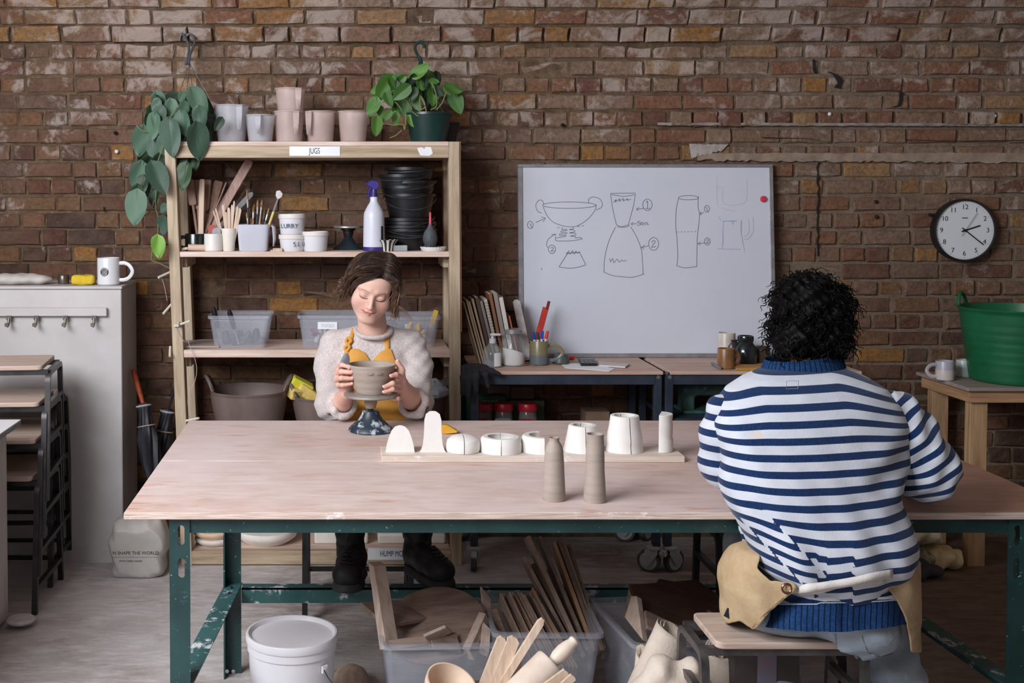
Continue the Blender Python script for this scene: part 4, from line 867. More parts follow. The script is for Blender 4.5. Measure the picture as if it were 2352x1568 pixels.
SPON=M('yellow_sponge',hexc(206,176,92),hexc(226,200,120),30,.9,bump=.6,bscale=60);LIMES=M('lime_sponge',hexc(196,190,48),hexc(214,208,70),30,.9,bump=.5,bscale=60)
for (px,py,Y,d,rot,mt,lb) in ((692,885,4.96,(.10,.06,.05),(.2,.5,.2),LIMES,'lime yellow sponge on top in the tub'),(682,902,4.94,(.08,.06,.05),(.3,.2,.6),SPON,'pale yellow sponge at the left of the tub rim'),(706,901,4.95,(.09,.06,.05),(.1,.6,.1),SPON,'pale yellow sponge below the lime sponge')):
    o=one(G().box((0,0,0),d,rot),'sponge',mt,lb,'sponge',origin=(0,0,0),bevel=.008,seg=3);o.location=W(px,py,Y)
    g=None
g=G();c=W(998,895,4.93)
rw=[]
for i in range(14):
    a=2*PI*i/14;rw.append([c+Vector(((.058*math.sin(PI*j/7)+.012*math.sin(5*a+j))*math.cos(a),(.05*math.sin(PI*j/7)+.01*math.cos(3*a+2*j))*math.sin(a),-.06+.11*j/7)) for j in range(8)])
g.grid(rw,True);one(g,'plastic_bag',M('thin_plastic_bag',hexc(176,180,190),hexc(204,206,214),18,.25,alpha=.6,spots=(hexc(70,96,140),40,.6)),'crumpled clear plastic bag in the tub by the right post','bag',angle=25)
# ---- plaster hump moulds on the lowest shelf
PLAS=M('plaster',hexc(226,218,210),hexc(240,234,228),10,.8,bump=.15,bscale=40);TERR=M('warm_plaster',hexc(222,190,158),hexc(234,208,180),10,.8)
HM='plaster hump moulds on the lowest shelf'
def dome(px,yb,yt,hw,Y,mat,label,flip=False,z=None):
    b=W(px,yb,Y);b.z=z if z is not None else ZB+.0005;h=(yb-yt)*Y/F;r=hw*Y/F
    pr=[(0,0),(r*.72,0),(r*.95,h*.45),(r,h*.75),(r*.98,h),(0,h)] if flip else [(0,0),(r,0),(r,h*.3),(r*.7,h*.8),(r*.3,h),(0,h)]
    return one(G().lathe(pr,40,c=b,close=False),'hump_mould',mat,label,'mould',HM)
dome(492,1262,1246,45,4.93,PLAS,'white dish shaped mould under the cream one at the left end',True);dome(490,1246,1228,47,4.93,TERR,'cream dish shaped mould at the left end of the lowest shelf',True,z=ZB+.0005+16*4.93/F)
dome(612,1256,1226,73,4.97,PLAS,'widest round white mould on the lowest shelf',True)
for x0,x1,yt,yb,lb in ((722,846,1222,1254,'square edged white slab mould behind the boots'),(868,1024,1222,1246,'long low white slab mould near the right post')):
    a,b_=W(x0,yb,4.91),W(x1,yt,4.91);one(G().span((a.x,4.91,ZB+.0005),(b_.x,5.09,ZB+.0005+b_.z-a.z)),'hump_mould',PLAS,lb,'mould',HM,bevel=.010,seg=3)
# ---- plants
def m_leaf(name,c1,c2,c3):
    s=NT(name);r=s.N('ObjectInfo').outputs['Random'];co=s.coord();x=s.N('SeparateXYZ');s.l(co,x.inputs[0])
    col=s.ramp(r,[(0,c1),(.6,c2),(1,c3)]);v=s.noise(s.coord((1,1,1)),45,4,.6)
    vein=s.math('SINE',s.math('ADD',s.math('MULTIPLY',s.math('ABSOLUTE',x.outputs[0]),180.0),s.math('MULTIPLY',x.outputs[2],220.0)))
    mid=s.math('LESS_THAN',s.math('ABSOLUTE',x.outputs[0]),.0009)
    col=s.mix(s.math('MULTIPLY',mid,.5),col,tuple(min(1,a*1.9) for a in c2));col=s.mix(s.ramp(v,[(.4,0.0),(.75,.4)]),col,tuple(a*1.5 for a in c2))
    s.set(Base_Color=col,Roughness=.42,Specular_IOR_Level=.5);s.bump(vein,.25,.002);return s.m
def leaf_mesh(name,mat,fold,droop,wav):
    g=G();n=12;P=[]
    for j in range(n+1):
        t=j/n;hw=1.02*t**.42*(1-t)**.80*(1-.12*t) if 0<t<1 else 0
        row=[]
        for i in range(-4,5):
            u=i/4;zz=-t+(.16*abs(u)*(1-t)**3 if t<.6 else 0);row.append((u*hw*.82,fold*abs(u)*hw-droop*t*t+wav*math.sin(6*t+3*u),zz+.10*(1-t)**4*(abs(u)>.2)))
        P.append(row)
    g.grid(P);me_o=g.out(name,mat,world=False,fix=False,smooth=True,angle=180);me=me_o.data;bpy.data.objects.remove(me_o,do_unlink=True);return me
LFA=m_leaf('grey_green_leaf',hexc(50,74,60),hexc(76,104,86),hexc(94,122,102));LFD=m_leaf('deep_green_leaf',hexc(26,44,30),hexc(40,62,42),hexc(58,84,54));LFB=m_leaf('bright_leaf',hexc(46,84,30),hexc(66,108,42),hexc(92,132,54));LFY=m_leaf('young_leaf',hexc(104,146,62),hexc(120,164,70),hexc(130,170,80))
LME={}
def leafs(parent,items,org,k,Y,jit,mat,sz=1.0,rn=RN):
    for it in items:
        x,y,L,ang=it[:4];mt=it[4] if len(it)>4 else mat;yy=(it[5] if len(it)>5 else Y)+rn.uniform(-jit,jit)
        key=(mt.name,rn.randrange(3))
        if key not in LME: LME[key]=leaf_mesh('leaf',mt,rn.uniform(-.25,-.05),rn.uniform(.05,.25),rn.uniform(0,.03))
        c=W(org[0]+x/k,org[1]+y/k,yy);Lm=L/k*yy/F*sz
        M3=Matrix.Rotation(-R(ang),3,'Y')@Matrix.Rotation(rn.uniform(-.5,.5),3,'Z')@Matrix.Rotation(rn.uniform(-.15,.55),3,'X')
        top=c-M3@Vector((0,0,-Lm*.5));o=bpy.data.objects.new('leaf',LME[key]);COL.objects.link(o);o.parent=parent
        o.location=top-wloc(parent);o.rotation_euler=M3.to_euler();o.scale=(Lm*1.0,Lm,Lm)
VINE=M('vine_stem',hexc(96,104,56),hexc(124,128,76),14,.6)
pb=Vector((W(462,0,4.99).x,4.99,ZT));pl=T('trailing_plant','trailing heart-leaved plant hanging from a hook beside the shelf top','plant',pb)
G().lathe([(0,0),(.052,0),(.072,.11),(.078,.11),(.078,.122),(.070,.122),(.052,.01),(0,.008)],32,c=pb,close=False).out('pot',M('grey_black_pot',hexc(44,46,50),hexc(60,62,66),8,.5),pl)
G().lathe([(0,.112),(.069,.112)],24,c=pb,close=False).out('soil',M('soil',hexc(40,30,24),hexc(56,44,36),40,.95),pl)
hk=W(437,100,5.10);HKM=M('hanger_plastic',hexc(52,58,64),hexc(78,84,92),9,.45)
for dx,sg in ((0,1),(-.012,-1)):
    P=[W(434+dx*500,148,5.06),W(436+dx*300,128,5.08),W(442+(0 if sg>0 else -8),112,5.10),W(447 if sg>0 else 431,98,5.12),W(444 if sg>0 else 424,84,5.14),W(434 if sg>0 else 418,78,5.15),W(427 if sg>0 else 414,86,5.15),W(426 if sg>0 else 413,94,5.15)]
    G().tube(bez(P,5),.0055,8).out('hook',HKM,pl)
for x1_,y1_ in ((405,232),(428,222),(443,214),(470,222),(482,226)):
    G().tube([W(436,146,5.06),W(x1_,y1_,4.96 if x1_<440 else 5.03)],.0012,5).out('hanger_wire',WIRE,pl)
o_=(280,70);k_=2.85
PH=[(390,445,70,0),(505,480,165,35),(225,505,90,-20),(240,585,130,-15),(330,530,115,10),(405,530,95,0),(410,625,140,15),(512,585,130,5),(325,725,205,5,LFA,4.80),(208,645,150,-12),(492,745,205,12,LFA,4.78),(122,742,165,-8),(210,775,150,0),(275,770,130,-5),(145,845,125,5,LFD,5.0),(352,855,170,-30,LFD),(102,968,165,-8),(242,990,190,20,LFA,4.76),(165,1030,110,8),(138,1075,110,0,LFD,4.95),(90,1182,190,-3,LFA,4.78),(215,1110,100,0,LFD),(412,970,150,-12,LFD,4.84),(345,940,120,10),(272,1280,110,-5),(238,1430,125,5,LFY,4.76),(272,1170,70,-30),(628,620,80,-30,LFD,4.86),(300,470,130,-60,LFD,5.02),(450,480,110,40,LFD,5.02),(350,570,100,-10,LFD,4.95),(270,690,120,-10,LFD,4.93),(420,700,120,10,LFD,4.93),(180,590,110,-25,LFD,4.95),(560,640,90,10,LFD,4.93),(565,520,150,10,LFD,4.97),(300,850,120,8,LFD,4.9),(390,820,130,0,LFD,4.88),(240,880,110,0,LFD,4.9),(470,640,90,5,LFD,4.9)]
PH+=[(RN.uniform(190,520),RN.uniform(470,860),RN.uniform(80,140),RN.uniform(-25,25),RN.choice((LFA,LFD,LFD)),RN.uniform(4.86,5.0)) for _ in range(22)]+[(RN.uniform(90,300),RN.uniform(880,1120),RN.uniform(80,120),RN.uniform(-20,20),LFD,RN.uniform(4.82,4.9)) for _ in range(6)]
leafs(pl,PH,o_,k_,4.85,.03,LFA,1.06)
for pts in (((400,480),(330,600),(270,760),(235,860),(220,960),(140,1020)),((360,500),(260,640),(150,660),(95,620)),((330,700),(350,980),(320,1100),(280,1200)),((240,860),(220,1130),(235,1220),(233,1350),(200,1440),(190,1500)),((190,1505),(240,1520),(300,1550),(350,1560)),((215,1110),(180,1190),(110,1230))):
    P=bez([W(280+x/k_,70+y/k_,4.84) for x,y in pts],6);G().tube(P,.0022,6).out('stem',VINE,pl)
pb=Vector((W(985,0,4.96).x,4.96,ZT));pp=T('potted_plant','bushy variegated green plant in a dark green hanging pot on the shelf','plant',pb)
PG=M('dark_green_pot',hexc(14,44,42),hexc(22,56,52),8,.32)
G().lathe([(0,0),(.068,0),(.074,.004),(.088,.07),(.097,.118),(.101,.118),(.101,.128),(.093,.128),(.070,.01),(0,.008)],36,c=pb,close=False).out('pot',PG,pp)
G().lathe([(0,.116),(.091,.116)],24,c=pb,close=False).out('soil',M('soil',(.1,.1,.1)),pp)
P=[W(967,150,4.96),W(966,138,4.96),W(958,124,4.96),W(953,110,4.96),W(958,99,4.96),W(968,97,4.96),W(974,104,4.96),W(974,110,4.96)];G().tube(bez(P,5),[.009]*8+[.0065]*28,8).out('hook',PG,pp)
for x_,y_,Yy in ((948,262,4.9),(1020,262,4.9),(985,255,5.05)): G().tube([W(967,148,4.96),W(x_,y_,Yy)],.0025,6).out('hanger_arm',PG,pp)
bs=Vector((W(1020,0,5.08).x,5.08,ZT));one(G().lathe([(0,0),(.052,0),(.066,.085),(.070,.088),(.070,.094),(.064,.094),(.050,.01),(0,.008)],32,c=bs,close=False),'plant_pot',M('black_pot',hexc(18,18,20),hexc(26,26,28),8,.45),'empty black plastic plant pot behind the dark green pot','pot')
PO=[(840,490,210,128),(770,600,190,-8),(905,560,190,62),(1020,640,100,80),(300,765,280,-30),(200,770,140,-60),(520,640,130,-50),(530,815,210,-50),(605,1005,250,15),(480,1060,170,-20),(478,1175,140,0),(150,1025,200,-25),(200,1290,190,-5),(350,1130,120,-40),(695,1215,130,35,LFY),(780,960,170,20),(985,860,220,-8),(985,760,140,40),(1290,765,190,85),(1335,960,240,22),(1205,805,130,30,LFY),(980,950,140,-40),(860,775,170,-80),(800,690,150,30),(700,850,150,-20,LFD),(270,1085,120,10),(640,720,130,-30,LFD),(880,680,120,10,LFD),(760,830,140,10,LFD),(900,940,120,0,LFD),(450,740,130,-20,LFD),(1080,800,130,60,LFD),(640,880,150,-10,LFD),(1000,1000,110,40,LFD)]
PO+=[(RN.uniform(380,1120),RN.uniform(620,1020),RN.uniform(120,190),RN.uniform(-70,70),RN.choice((LFB,LFB,LFD)),RN.uniform(4.88,5.02)) for _ in range(26)]
leafs(pp,PO,(830,80),6.03,4.90,.05,LFB,1.25)
for pts in (((820,1040),(880,1000),(860,900),(770,780)),((700,1060),(800,1130),(890,1100),(880,980),(780,780)),((960,1040),(1040,980),(1030,800),(960,640)),((1040,1040),(1120,940),(1180,800),(1230,830)),((560,1040),(480,940),(340,860),(300,800)),((620,1100),(600,1310),(570,1240),(420,1250),(300,1200),(230,1250)),((560,1320),(480,1390),(390,1430)),((820,1020),(800,800),(770,640),(850,480)),((700,1030),(600,860),(520,700))):
    G().tube(bez([W(830+x/6.03,80+y/6.03,4.88) for x,y in pts],6),.0024,6).out('stem',VINE,pp)
# ------------------------------------------------------------------ signed-distance modelling for soft shapes (sack, cloth, gloves, people)
class SDF:
    def __init__(s,lo,hi,h):
        s.lo=np.array(lo,float);s.h=h;s.n=np.ceil((np.array(hi,float)-s.lo)/h).astype(int)+1
        s.v=np.full(s.n,1e3,np.float32);s.ax=[s.lo[i]+h*np.arange(s.n[i]) for i in range(3)]
    def _box(s,lo,hi,m):
        a=np.clip(np.floor((np.array(lo)-m-s.lo)/s.h).astype(int),0,s.n);b=np.clip(np.ceil((np.array(hi)+m-s.lo)/s.h).astype(int)+1,0,s.n)
        return tuple(slice(x,y) for x,y in zip(a,b))
    def _pts(s,sl):
        return np.meshgrid(*[s.ax[i][sl[i]].astype(np.float32) for i in range(3)],indexing='ij')
    def put(s,sl,d,k,op):
        v=s.v[sl];d=d.astype(np.float32)
        if op=='add':
            if k<=0: s.v[sl]=np.minimum(v,d);return
            h=np.clip(.5+.5*(v-d)/k,0,1);far=v>900
            s.v[sl]=np.where(far,d,v*(1-h)+d*h-k*h*(1-h))
        else:
            k=max(k,1e-5);h=np.clip(.5-.5*(v+d)/k,0,1);s.v[sl]=v*(1-h)-d*h+k*h*(1-h)
    def ell(s,c,r,k=.01,rot=None,op='add'):
        c=np.array(c,float);r=np.array(r,float);R_=max(r);sl=s._box(c-R_,c+R_,max(k,3*s.h));P=s._pts(sl)
        if P[0].size==0:return s
        q=[P[i]-c[i] for i in range(3)]
        if rot is not None:
            m=np.array(rot if isinstance(rot,Matrix) else rotm(rot));q=[sum(m[j][i]*q[j] for j in range(3)) for i in range(3)]
        k0=np.sqrt(sum((q[i]/r[i])**2 for i in range(3)));k1=np.sqrt(sum((q[i]/r[i]**2)**2 for i in range(3)))+1e-9
        s.put(sl,k0*(k0-1)/k1,k,op);return s
    def cone(s,a,b,ra,rb,k=.01,op='add',flat=None):
        """tapered capsule"""
        a=np.array(a,float);b=np.array(b,float);R_=max(ra,rb);sl=s._box(np.minimum(a,b)-R_,np.maximum(a,b)+R_,max(k,3*s.h));P=s._pts(sl)
        if P[0].size==0:return s
        d=b-a;L=(d*d).sum()+1e-12;q=[P[i]-a[i] for i in range(3)];t=np.clip(sum(q[i]*d[i] for i in range(3))/L,0,1)
        s.put(sl,np.sqrt(sum((q[i]-t*d[i])**2 for i in range(3)))-(ra+(rb-ra)*t),k,op);return s
    def chain(s,pts,rs,k=.01):
        for i in range(len(pts)-1): s.cone(pts[i],pts[i+1],rs[i],rs[i+1],k)
        return s
    def box(s,c,hd,r=.01,k=.01,rot=None,op='add'):
        c=np.array(c,float);hd=np.array(hd,float);R_=np.linalg.norm(hd)+r;sl=s._box(c-R_,c+R_,max(k,3*s.h));P=s._pts(sl)
        if P[0].size==0:return s
        q=[P[i]-c[i] for i in range(3)]
        if rot is not None:
            m=np.array(rot if isinstance(rot,Matrix) else rotm(rot));q=[sum(m[j][i]*q[j] for j in range(3)) for i in range(3)]
        q=[np.abs(q[i])-hd[i] for i in range(3)];s.put(sl,np.sqrt(sum(np.maximum(v,0)**2 for v in q))+np.minimum(np.maximum(q[0],np.maximum(q[1],q[2])),0)-r,k,op);return s
    def warp(s,f):
        P=np.meshgrid(*[a.astype(np.float32) for a in s.ax],indexing='ij');near=s.v<.2;s.v=np.where(near,s.v+f(*P).astype(np.float32),s.v);return s
    def clip(s,f):
        P=np.meshgrid(*[a.astype(np.float32) for a in s.ax],indexing='ij');s.v=np.maximum(s.v,f(*P).astype(np.float32));return s
    def mesh(s,smooth=0):
        v=np.pad(s.v,1,constant_values=1.0);o=s.lo-s.h;n=np.array(v.shape);S=v<0
        off=[(i,j,k) for i in(0,1) for j in(0,1) for k in(0,1)]
        cs=lambda A,d:A[d[0]:n[0]-1+d[0],d[1]:n[1]-1+d[1],d[2]:n[2]-1+d[2]]
        cnt=sum(cs(S,d).astype(np.int8) for d in off);mask=(cnt>0)&(cnt<8);I=np.argwhere(mask);idx=np.full(mask.shape,-1,int);idx[mask]=np.arange(len(I))
        acc=np.zeros((len(I),3));w=np.zeros(len(I))
        for a in off:
            for ax in range(3):
                if a[ax]: continue
                b=list(a);b[ax]=1;va=v[I[:,0]+a[0],I[:,1]+a[1],I[:,2]+a[2]];vb=v[I[:,0]+b[0],I[:,1]+b[1],I[:,2]+b[2]]
                m=(va<0)!=(vb<0);t=np.where(m,va/(va-vb+1e-12),0);p=np.array(a,float)[None,:].repeat(len(I),0);p[:,ax]+=t;acc[m]+=p[m];w[m]+=1
        V=(I+acc/np.maximum(w,1)[:,None])*s.h+o;Fs=[]
        for ax in range(3):
            u,q=(ax+1)%3,(ax+2)%3;e=[slice(1,-1)]*3;e[ax]=slice(0,-1);e2=list(e);e2[ax]=slice(1,None)
            A=S[tuple(e)];B=S[tuple(e2)]
            for flag in (0,1):
                E=np.argwhere((A&~B) if flag==0 else (~A&B))
                if len(E)==0: continue
                E=E+1;E[:,ax]-=1;q4=[]
                for du,dq in ((-1,-1),(0,-1),(0,0),(-1,0)):
                    c=E.copy();c[:,u]+=du;c[:,q]+=dq;q4.append(idx[c[:,0],c[:,1],c[:,2]])
                Q=np.stack(q4 if flag==0 else q4[::-1],1);Fs.append(Q[(Q>=0).all(1)])
        Fq=np.concatenate(Fs) if Fs else np.zeros((0,4),int)
        if smooth and len(V):
            ed=np.concatenate([Fq[:,[i,(i+1)%4]] for i in range(4)])
            for _ in range(smooth):
                A=np.zeros_like(V);c=np.zeros(len(V));np.add.at(A,ed[:,0],V[ed[:,1]]);np.add.at(A,ed[:,1],V[ed[:,0]]);np.add.at(c,ed[:,0],1);np.add.at(c,ed[:,1],1)
                V=.5*V+.5*A/np.maximum(c,1)[:,None]
        return V,Fq
def obj_np(name,V,Fq,mat,parent=None,origin=(0,0,0),attr=None,col=None):
    me=bpy.data.meshes.new(name);off=np.array(wloc(parent) if parent is not None else origin)
    me.from_pydata((V-off).tolist(),[],Fq.tolist());me.materials.append(mat);me.shade_smooth()
    if attr is not None:
        for k_,a in attr.items(): me.attributes.new(k_,'FLOAT','POINT').data.foreach_set('value',np.asarray(a,np.float32))
    if col is not None:
        c=np.concatenate([np.asarray(col,np.float32),np.ones((len(V),1),np.float32)],1);me.attributes.new('skin','FLOAT_COLOR','POINT').data.foreach_set('color',c.ravel())
    me.update();o=bpy.data.objects.new(name,me);COL.objects.link(o)
    if parent is not None: o.parent=parent
    else: o.location=off
    return o
def base_of(V): return Vector(((V[:,0].min()+V[:,0].max())/2,(V[:,1].min()+V[:,1].max())/2,V[:,2].min()))
def soft(s,name,mat,label,cat,smooth=1,group=None,parent=None):
    V,Q=s.mesh(smooth);o=obj_np(name,V,Q,mat,parent,base_of(V))
    return tag(o,label,cat,group) if parent is None else o
# ------------------------------------------------------------------ left side: things on the cupboard, umbrellas, sack, stools
mg=mug(250,4.93,cz+.0005,26,589,651,-.15,M('white_glaze',hexc(206,206,212),hexc(216,216,220),5,.3),'white coffee mug with a round black emblem on the cupboard',hr=.52)
mb=wloc(mg);mr=26*4.93/F
def oncyl(u,v,e=.0006): a=u/mr-.19;return mb+Vector(((mr+e)*math.sin(a),-(mr+e)*math.cos(a),.0565+v))
def ringm(r0,r1,e): return G().grid([[oncyl(r*math.cos(2*PI*k/40),r*math.sin(2*PI*k/40),e) for r in [r0+(r1-r0)*q/4 for q in range(5)]] for k in range(41)])
EMB=M('emblem_black',hexc(36,40,42),hexc(48,52,54),9,.4);EMW=M('emblem_white',hexc(206,208,212),None,9,.4)
em=ringm(.0005,.0185,.0005).out('emblem',EMB,mg,smooth=False);ringm(.0114,.0123,.0008).out('emblem_ring',EMW,em,smooth=False)
g=G()
for x in (-.006,-.002,.002,.006):
    P=[oncyl(x+.0009*math.sin(z_*900),z_,.0009) for z_ in [-.008+.0012*i for i in range(13)]];g.grid([[p,p+Vector((.0011,0,0))] for p in P])
g.out('emblem_waves',EMW,em,smooth=False)
for word,a0,a1,flip in (('STARBUCKS',150,30,1),('COFFEE',230,310,-1)):
    for i,chh in enumerate(word):
        a=R(a0+(a1-a0)*i/(len(word)-1));q=oncyl(.0152*math.cos(a),.0152*math.sin(a),.0009);cy=(.0152*math.cos(a))/mr-.19
        ro=(Matrix.Rotation(cy,3,'Z')@Matrix.Rotation(-(a-flip*PI/2),3,'Y')@Matrix.Rotation(PI/2,3,'X')).to_euler();text('emblem_letter',chh,.0062,q,EMW,em,rot=ro,ext=.0001)
c=W(192,650,4.93);c.z=cz;s=SDF((c.x-.08,c.y-.05,cz-.01),(c.x+.08,c.y+.05,cz+.07),.004);s.box((c.x,c.y,cz+.021),(.036,.022,.008),.013);s.warp(lambda x,y,z:.002*np.sin(90*x+40*z)*np.sin(70*y))
soft(s,'sponge',M('bright_yellow_sponge',hexc(196,164,36),hexc(214,184,50),40,.9,bump=.4),'bright yellow sponge on the cupboard beside the white mug','sponge')
c=W(146,650,4.97);c.z=cz;one(G().lathe([(0,0),(.022,0),(.024,.004),(.024,.036),(.021,.040),(0,.040)],24,c=c,close=False),'small_tin',M('dull_tin',hexc(88,80,74),hexc(116,106,98),14,.35,.7),'small dull metal tin between the sponge and the rag','tin')
c=W(52,650,4.95);c.z=cz;s=SDF((c.x-.19,c.y-.08,cz-.01),(c.x+.16,c.y+.08,cz+.08),.005);s.ell((c.x-.03,c.y,cz+.022),(.13,.06,.026)).ell((c.x+.06,c.y+.01,cz+.02),(.07,.05,.02)).ell((c.x-.12,c.y,cz+.015),(.06,.05,.02));s.warp(lambda x,y,z:.0018*np.sin(40*x+60*y)+.0012*np.sin(110*x-50*z));s.clip(lambda x,y,z:cz+.001-z)
soft(s,'rag',M('white_cloth',hexc(180,172,166),hexc(198,192,188),14,.9,bump=.3),'folded whitish rag lying at the left end of the cupboard top','rag')
UMB=M('umbrella_fabric',hexc(20,20,28),hexc(34,34,44),16,.55,bump=.2);UW=wood('umbrella_handle_wood',hexc(120,44,20),hexc(160,70,34),2)
def umbrella(pt,pm,pb_,Y0,Y1,label,handle):
    a,m_,b_=W(*pt,Y0),W(*pm,(Y0+Y1)/2),W(*pb_,Y1);th=T('umbrella',label,'umbrella',b_)
    if handle: G().tube([a,a.lerp(m_,.3),m_],[.011,.012,.009],10).out('handle',UW,th)
    else: G().tube([a,m_],[.007,.007],8).out('handle',BLK,th)
    d=b_-m_;u=d.normalized();v=u.cross(Vector((0,1,0))).normalized();w=u.cross(v);n=32;rows=[]
    pr=[(-.012,.024),(0,.031),(.02,.026),(.06,.030),(.14,.040),(.24,.036),(.32,.022),(d.length-.01,.007),(d.length,.002)]
    for k in range(n):
        an=2*PI*k/n;rows.append([m_+u*t+(v*math.cos(an+t*3)+w*math.sin(an+t*3))*r*(1+.20*math.cos(8*an)*(.2<t/.3<2.5 or .3)) for t,r in pr])
    G().grid(rows,True).out('canopy',UMB,th,angle=60)
    G().tube([m_+u*.085+(v*math.cos(q)+w*math.sin(q))*.037 for q in [2*PI*k/16 for k in range(16)]],.003,5,closed=True).out('strap',M('strap_tan',hexc(150,136,120),None,9,.7),th)
    G().tube([m_+u*.0+(v*math.cos(q)+w*math.sin(q))*.030 for q in [2*PI*k/16 for k in range(16)]],.0045,5,closed=True).out('collar_ruffle',M('ruffle_pale',hexc(150,146,150),hexc(176,172,176),40,.8),th)
umbrella((306,850),(330,932),(372,1230),5.02,4.82,'furled dark umbrella with reddish wooden handle leaning by the cupboard',True)
umbrella((402,890),(385,945),(330,1235),5.10,4.98,'furled black umbrella leaning behind the one with wooden handle',False)
# sack of clay powder
c=Zp(322,1306,0);c.y=4.70;s=SDF((c.x-.15,c.y-.12,-.01),(c.x+.15,c.y+.14,.30),.006)
s.box((c.x+.008,c.y,.085),(.062,.035,.055),.042,.02).box((c.x+.012,c.y+.01,.165),(.060,.03,.035),.038,.07)
s.warp(lambda x,y,z:.004*np.sin(55*z+30*x)*np.sin(24*x+1)+.0035*np.sin(90*(x-c.x)+60*z)*(np.abs(x-c.x)>.05)+.0022*np.sin(120*x+9)*np.clip((z-.2)/.04,0,1));s.clip(lambda x,y,z:np.maximum(.001-z,(c.y-.0735)-y))
sk=soft(s,'clay_sack',M('white_sack_plastic',hexc(166,159,154),hexc(182,176,172),6,.5,bump=.2,bscale=18),'plump white sack printed with shape the world, standing by the cupboard','sack',2)
yk=c.y-.0742
text('print','N SHAPE THE WORLD',.0185,(c.x+.006,yk,.107),INK,sk,ext=.0005);text('print','WITH THEIR HANDS',.010,(c.x-.014,yk,.074),INK,sk,ext=.0005);G().span((c.x-.09,yk,.0895),(c.x+.092,yk+.001,.0902)).out('print_rule',INK,sk,smooth=False)
# ---- stools
TUBE=M('bare_steel_tube',hexc(70,66,66),hexc(104,100,100),16,.36,.55,spots=(hexc(170,166,164),50,.70));SEATW=wood('worn_seat_ply',hexc(172,148,134),hexc(204,184,172),0,gs=6,spots=(hexc(232,226,222),30,.74))
def stool(label,w=.39,d=.20,h=.46,sw=.335,rz=0,seat=SEATW,group='steel tube stools with plywood seats',dark=None,splay=.035):
    tm=dark or TUBE;th=T('stool',label,'stool',(0,0,0),rz,group);t=.0115
    s_=G();n=4;r=.02;P=[]
    for (a,b_,q) in ((1,1,0),(-1,1,PI/2),(-1,-1,PI),(1,-1,3*PI/2)):
        for k in range(n+1): an=q+PI/2*k/n;P.append((a*(sw/2-r)+r*math.cos(an),b_*(d/2+.004-r)+r*math.sin(an)))
    G().prism(P,(0,0,h-.017),(1,0,0),(0,1,0),(0,0,.017)).out('seat',seat,th,world=False,bevel=.003,seg=2)
    for x in (-w/2,w/2):
        y0=d/2-.004;ys=y0+splay;c=.035;zt_=h-.03
        pts=[(x,-ys,0),(x,-y0,zt_-c)]+[(x,-y0+c-c*math.cos(q),zt_-c+c*math.sin(q)) for q in (.4,.8,1.2)]+[(x,-y0+c,zt_),(x,y0-c,zt_)]+[(x,y0-c+c*math.sin(q),zt_-c+c*math.cos(q)) for q in (.4,.8,1.2)]+[(x,y0,zt_-c),(x,ys,0)]
        G().tube(pts,t*1.2,4).out('leg_frame',tm,th,world=False,angle=50)
        for zz in (h*.70,h*.18):
            yy=y0+splay*(1-zz/zt_);G().beam((x,-yy,zz),(x,yy,zz),.018,.018).out('rung',tm,th,world=False,smooth=False)
    for y in (-d/2+.018,d/2-.018): G().span((-w/2,y-.009,h-.037),(w/2,y+.009,h-.0175)).out('seat_rail',tm,th,world=False,smooth=False)
    yy=d/2-.004+splay*.75;G().span((-w/2,yy-.007,h*.17),(w/2,yy+.007,h*.17+.016)).out('foot_rail',tm,th,world=False,smooth=False)
    return th
ms=stool('steel tube stool with plywood seat under the person in the striped jumper');ms.location=(W(1790,0,2.88).x,2.885,0)
DTUBE=M('dark_steel_tube',hexc(40,38,40),hexc(66,62,64),16,.4,.5,spots=(hexc(130,126,124),50,.72))
ws=stool('steel stool under the seated person in the mustard apron',w=.385,d=.26,dark=DTUBE,h=.50);ws.location=(.035,4.32,0)
us=stool('dark steel stool pushed under the table beside the striped jumper',w=.38,d=.24,dark=DTUBE,h=.50);us.location=(1.36,3.74,0)
GS='steel stools stacked by the white cabinet';zz=0
xs=W(88,0,4.4).x-.19
names=['lowest','second','third','topmost']
for k in range(4):
    q=stool('steel stool with plywood seat, %s of the stack by the white cabinet'%names[k],w=.40,d=.30,h=.50,sw=.36,dark=DTUBE,group=GS,splay=.05);q.location=(xs+.004*k,4.43+.018*k,.135*k);q.rotation_euler=(0,0,.03*k)
for k in range(3):
    q=stool('steel stool of the rear stack, %s'%['lowest','middle one','topmost'][k],w=.40,d=.22,h=.50,sw=.36,dark=DTUBE,group=GS,splay=.06);q.location=(W(128,0,4.68).x-.205,4.70,.12*k+.0)
# ------------------------------------------------------------------ on the worktable
CLAY=M('wet_grey_clay',hexc(150,136,126),hexc(166,152,142),10,.62,stretch=(1,1,6),bump=.12,bscale=14)
WX,WYb=W(852,990,3.93).x,3.93
bwb=banding_wheel(852,3.93,TZ,[(0,0),(.072,0),(.076,.004),(.074,.012),(.060,.024),(.042,.040),(.031,.058),(.028,.070),(.021,.072),(.0,.072)],.092,.125,'clay splashed blue-black banding wheel carrying the bowl on the worktable',IRON,M('hub_clay',hexc(140,122,110),hexc(164,146,134),10,.7))
bz0=TZ+.1295
pr=[(0,0),(.047,0),(.050,.003)]
for k in range(1,15):
    t=k/14;pr.append((.050+.032*(t**.8)+.0009*math.sin(t*26)+(.0015 if .60<t<.66 else 0),.003+.095*t))
pr+=[(.0815,.1000),(.079,.1005),(.0765,.098),(.066,.06),(.045,.012),(0,.009)]
bowl=tag(G().lathe(pr,64,c=(bwb.x+.004,WYb,bz0),close=False).out('clay_bowl',CLAY,angle=60),'freshly thrown grey clay bowl on the banding wheel','bowl')
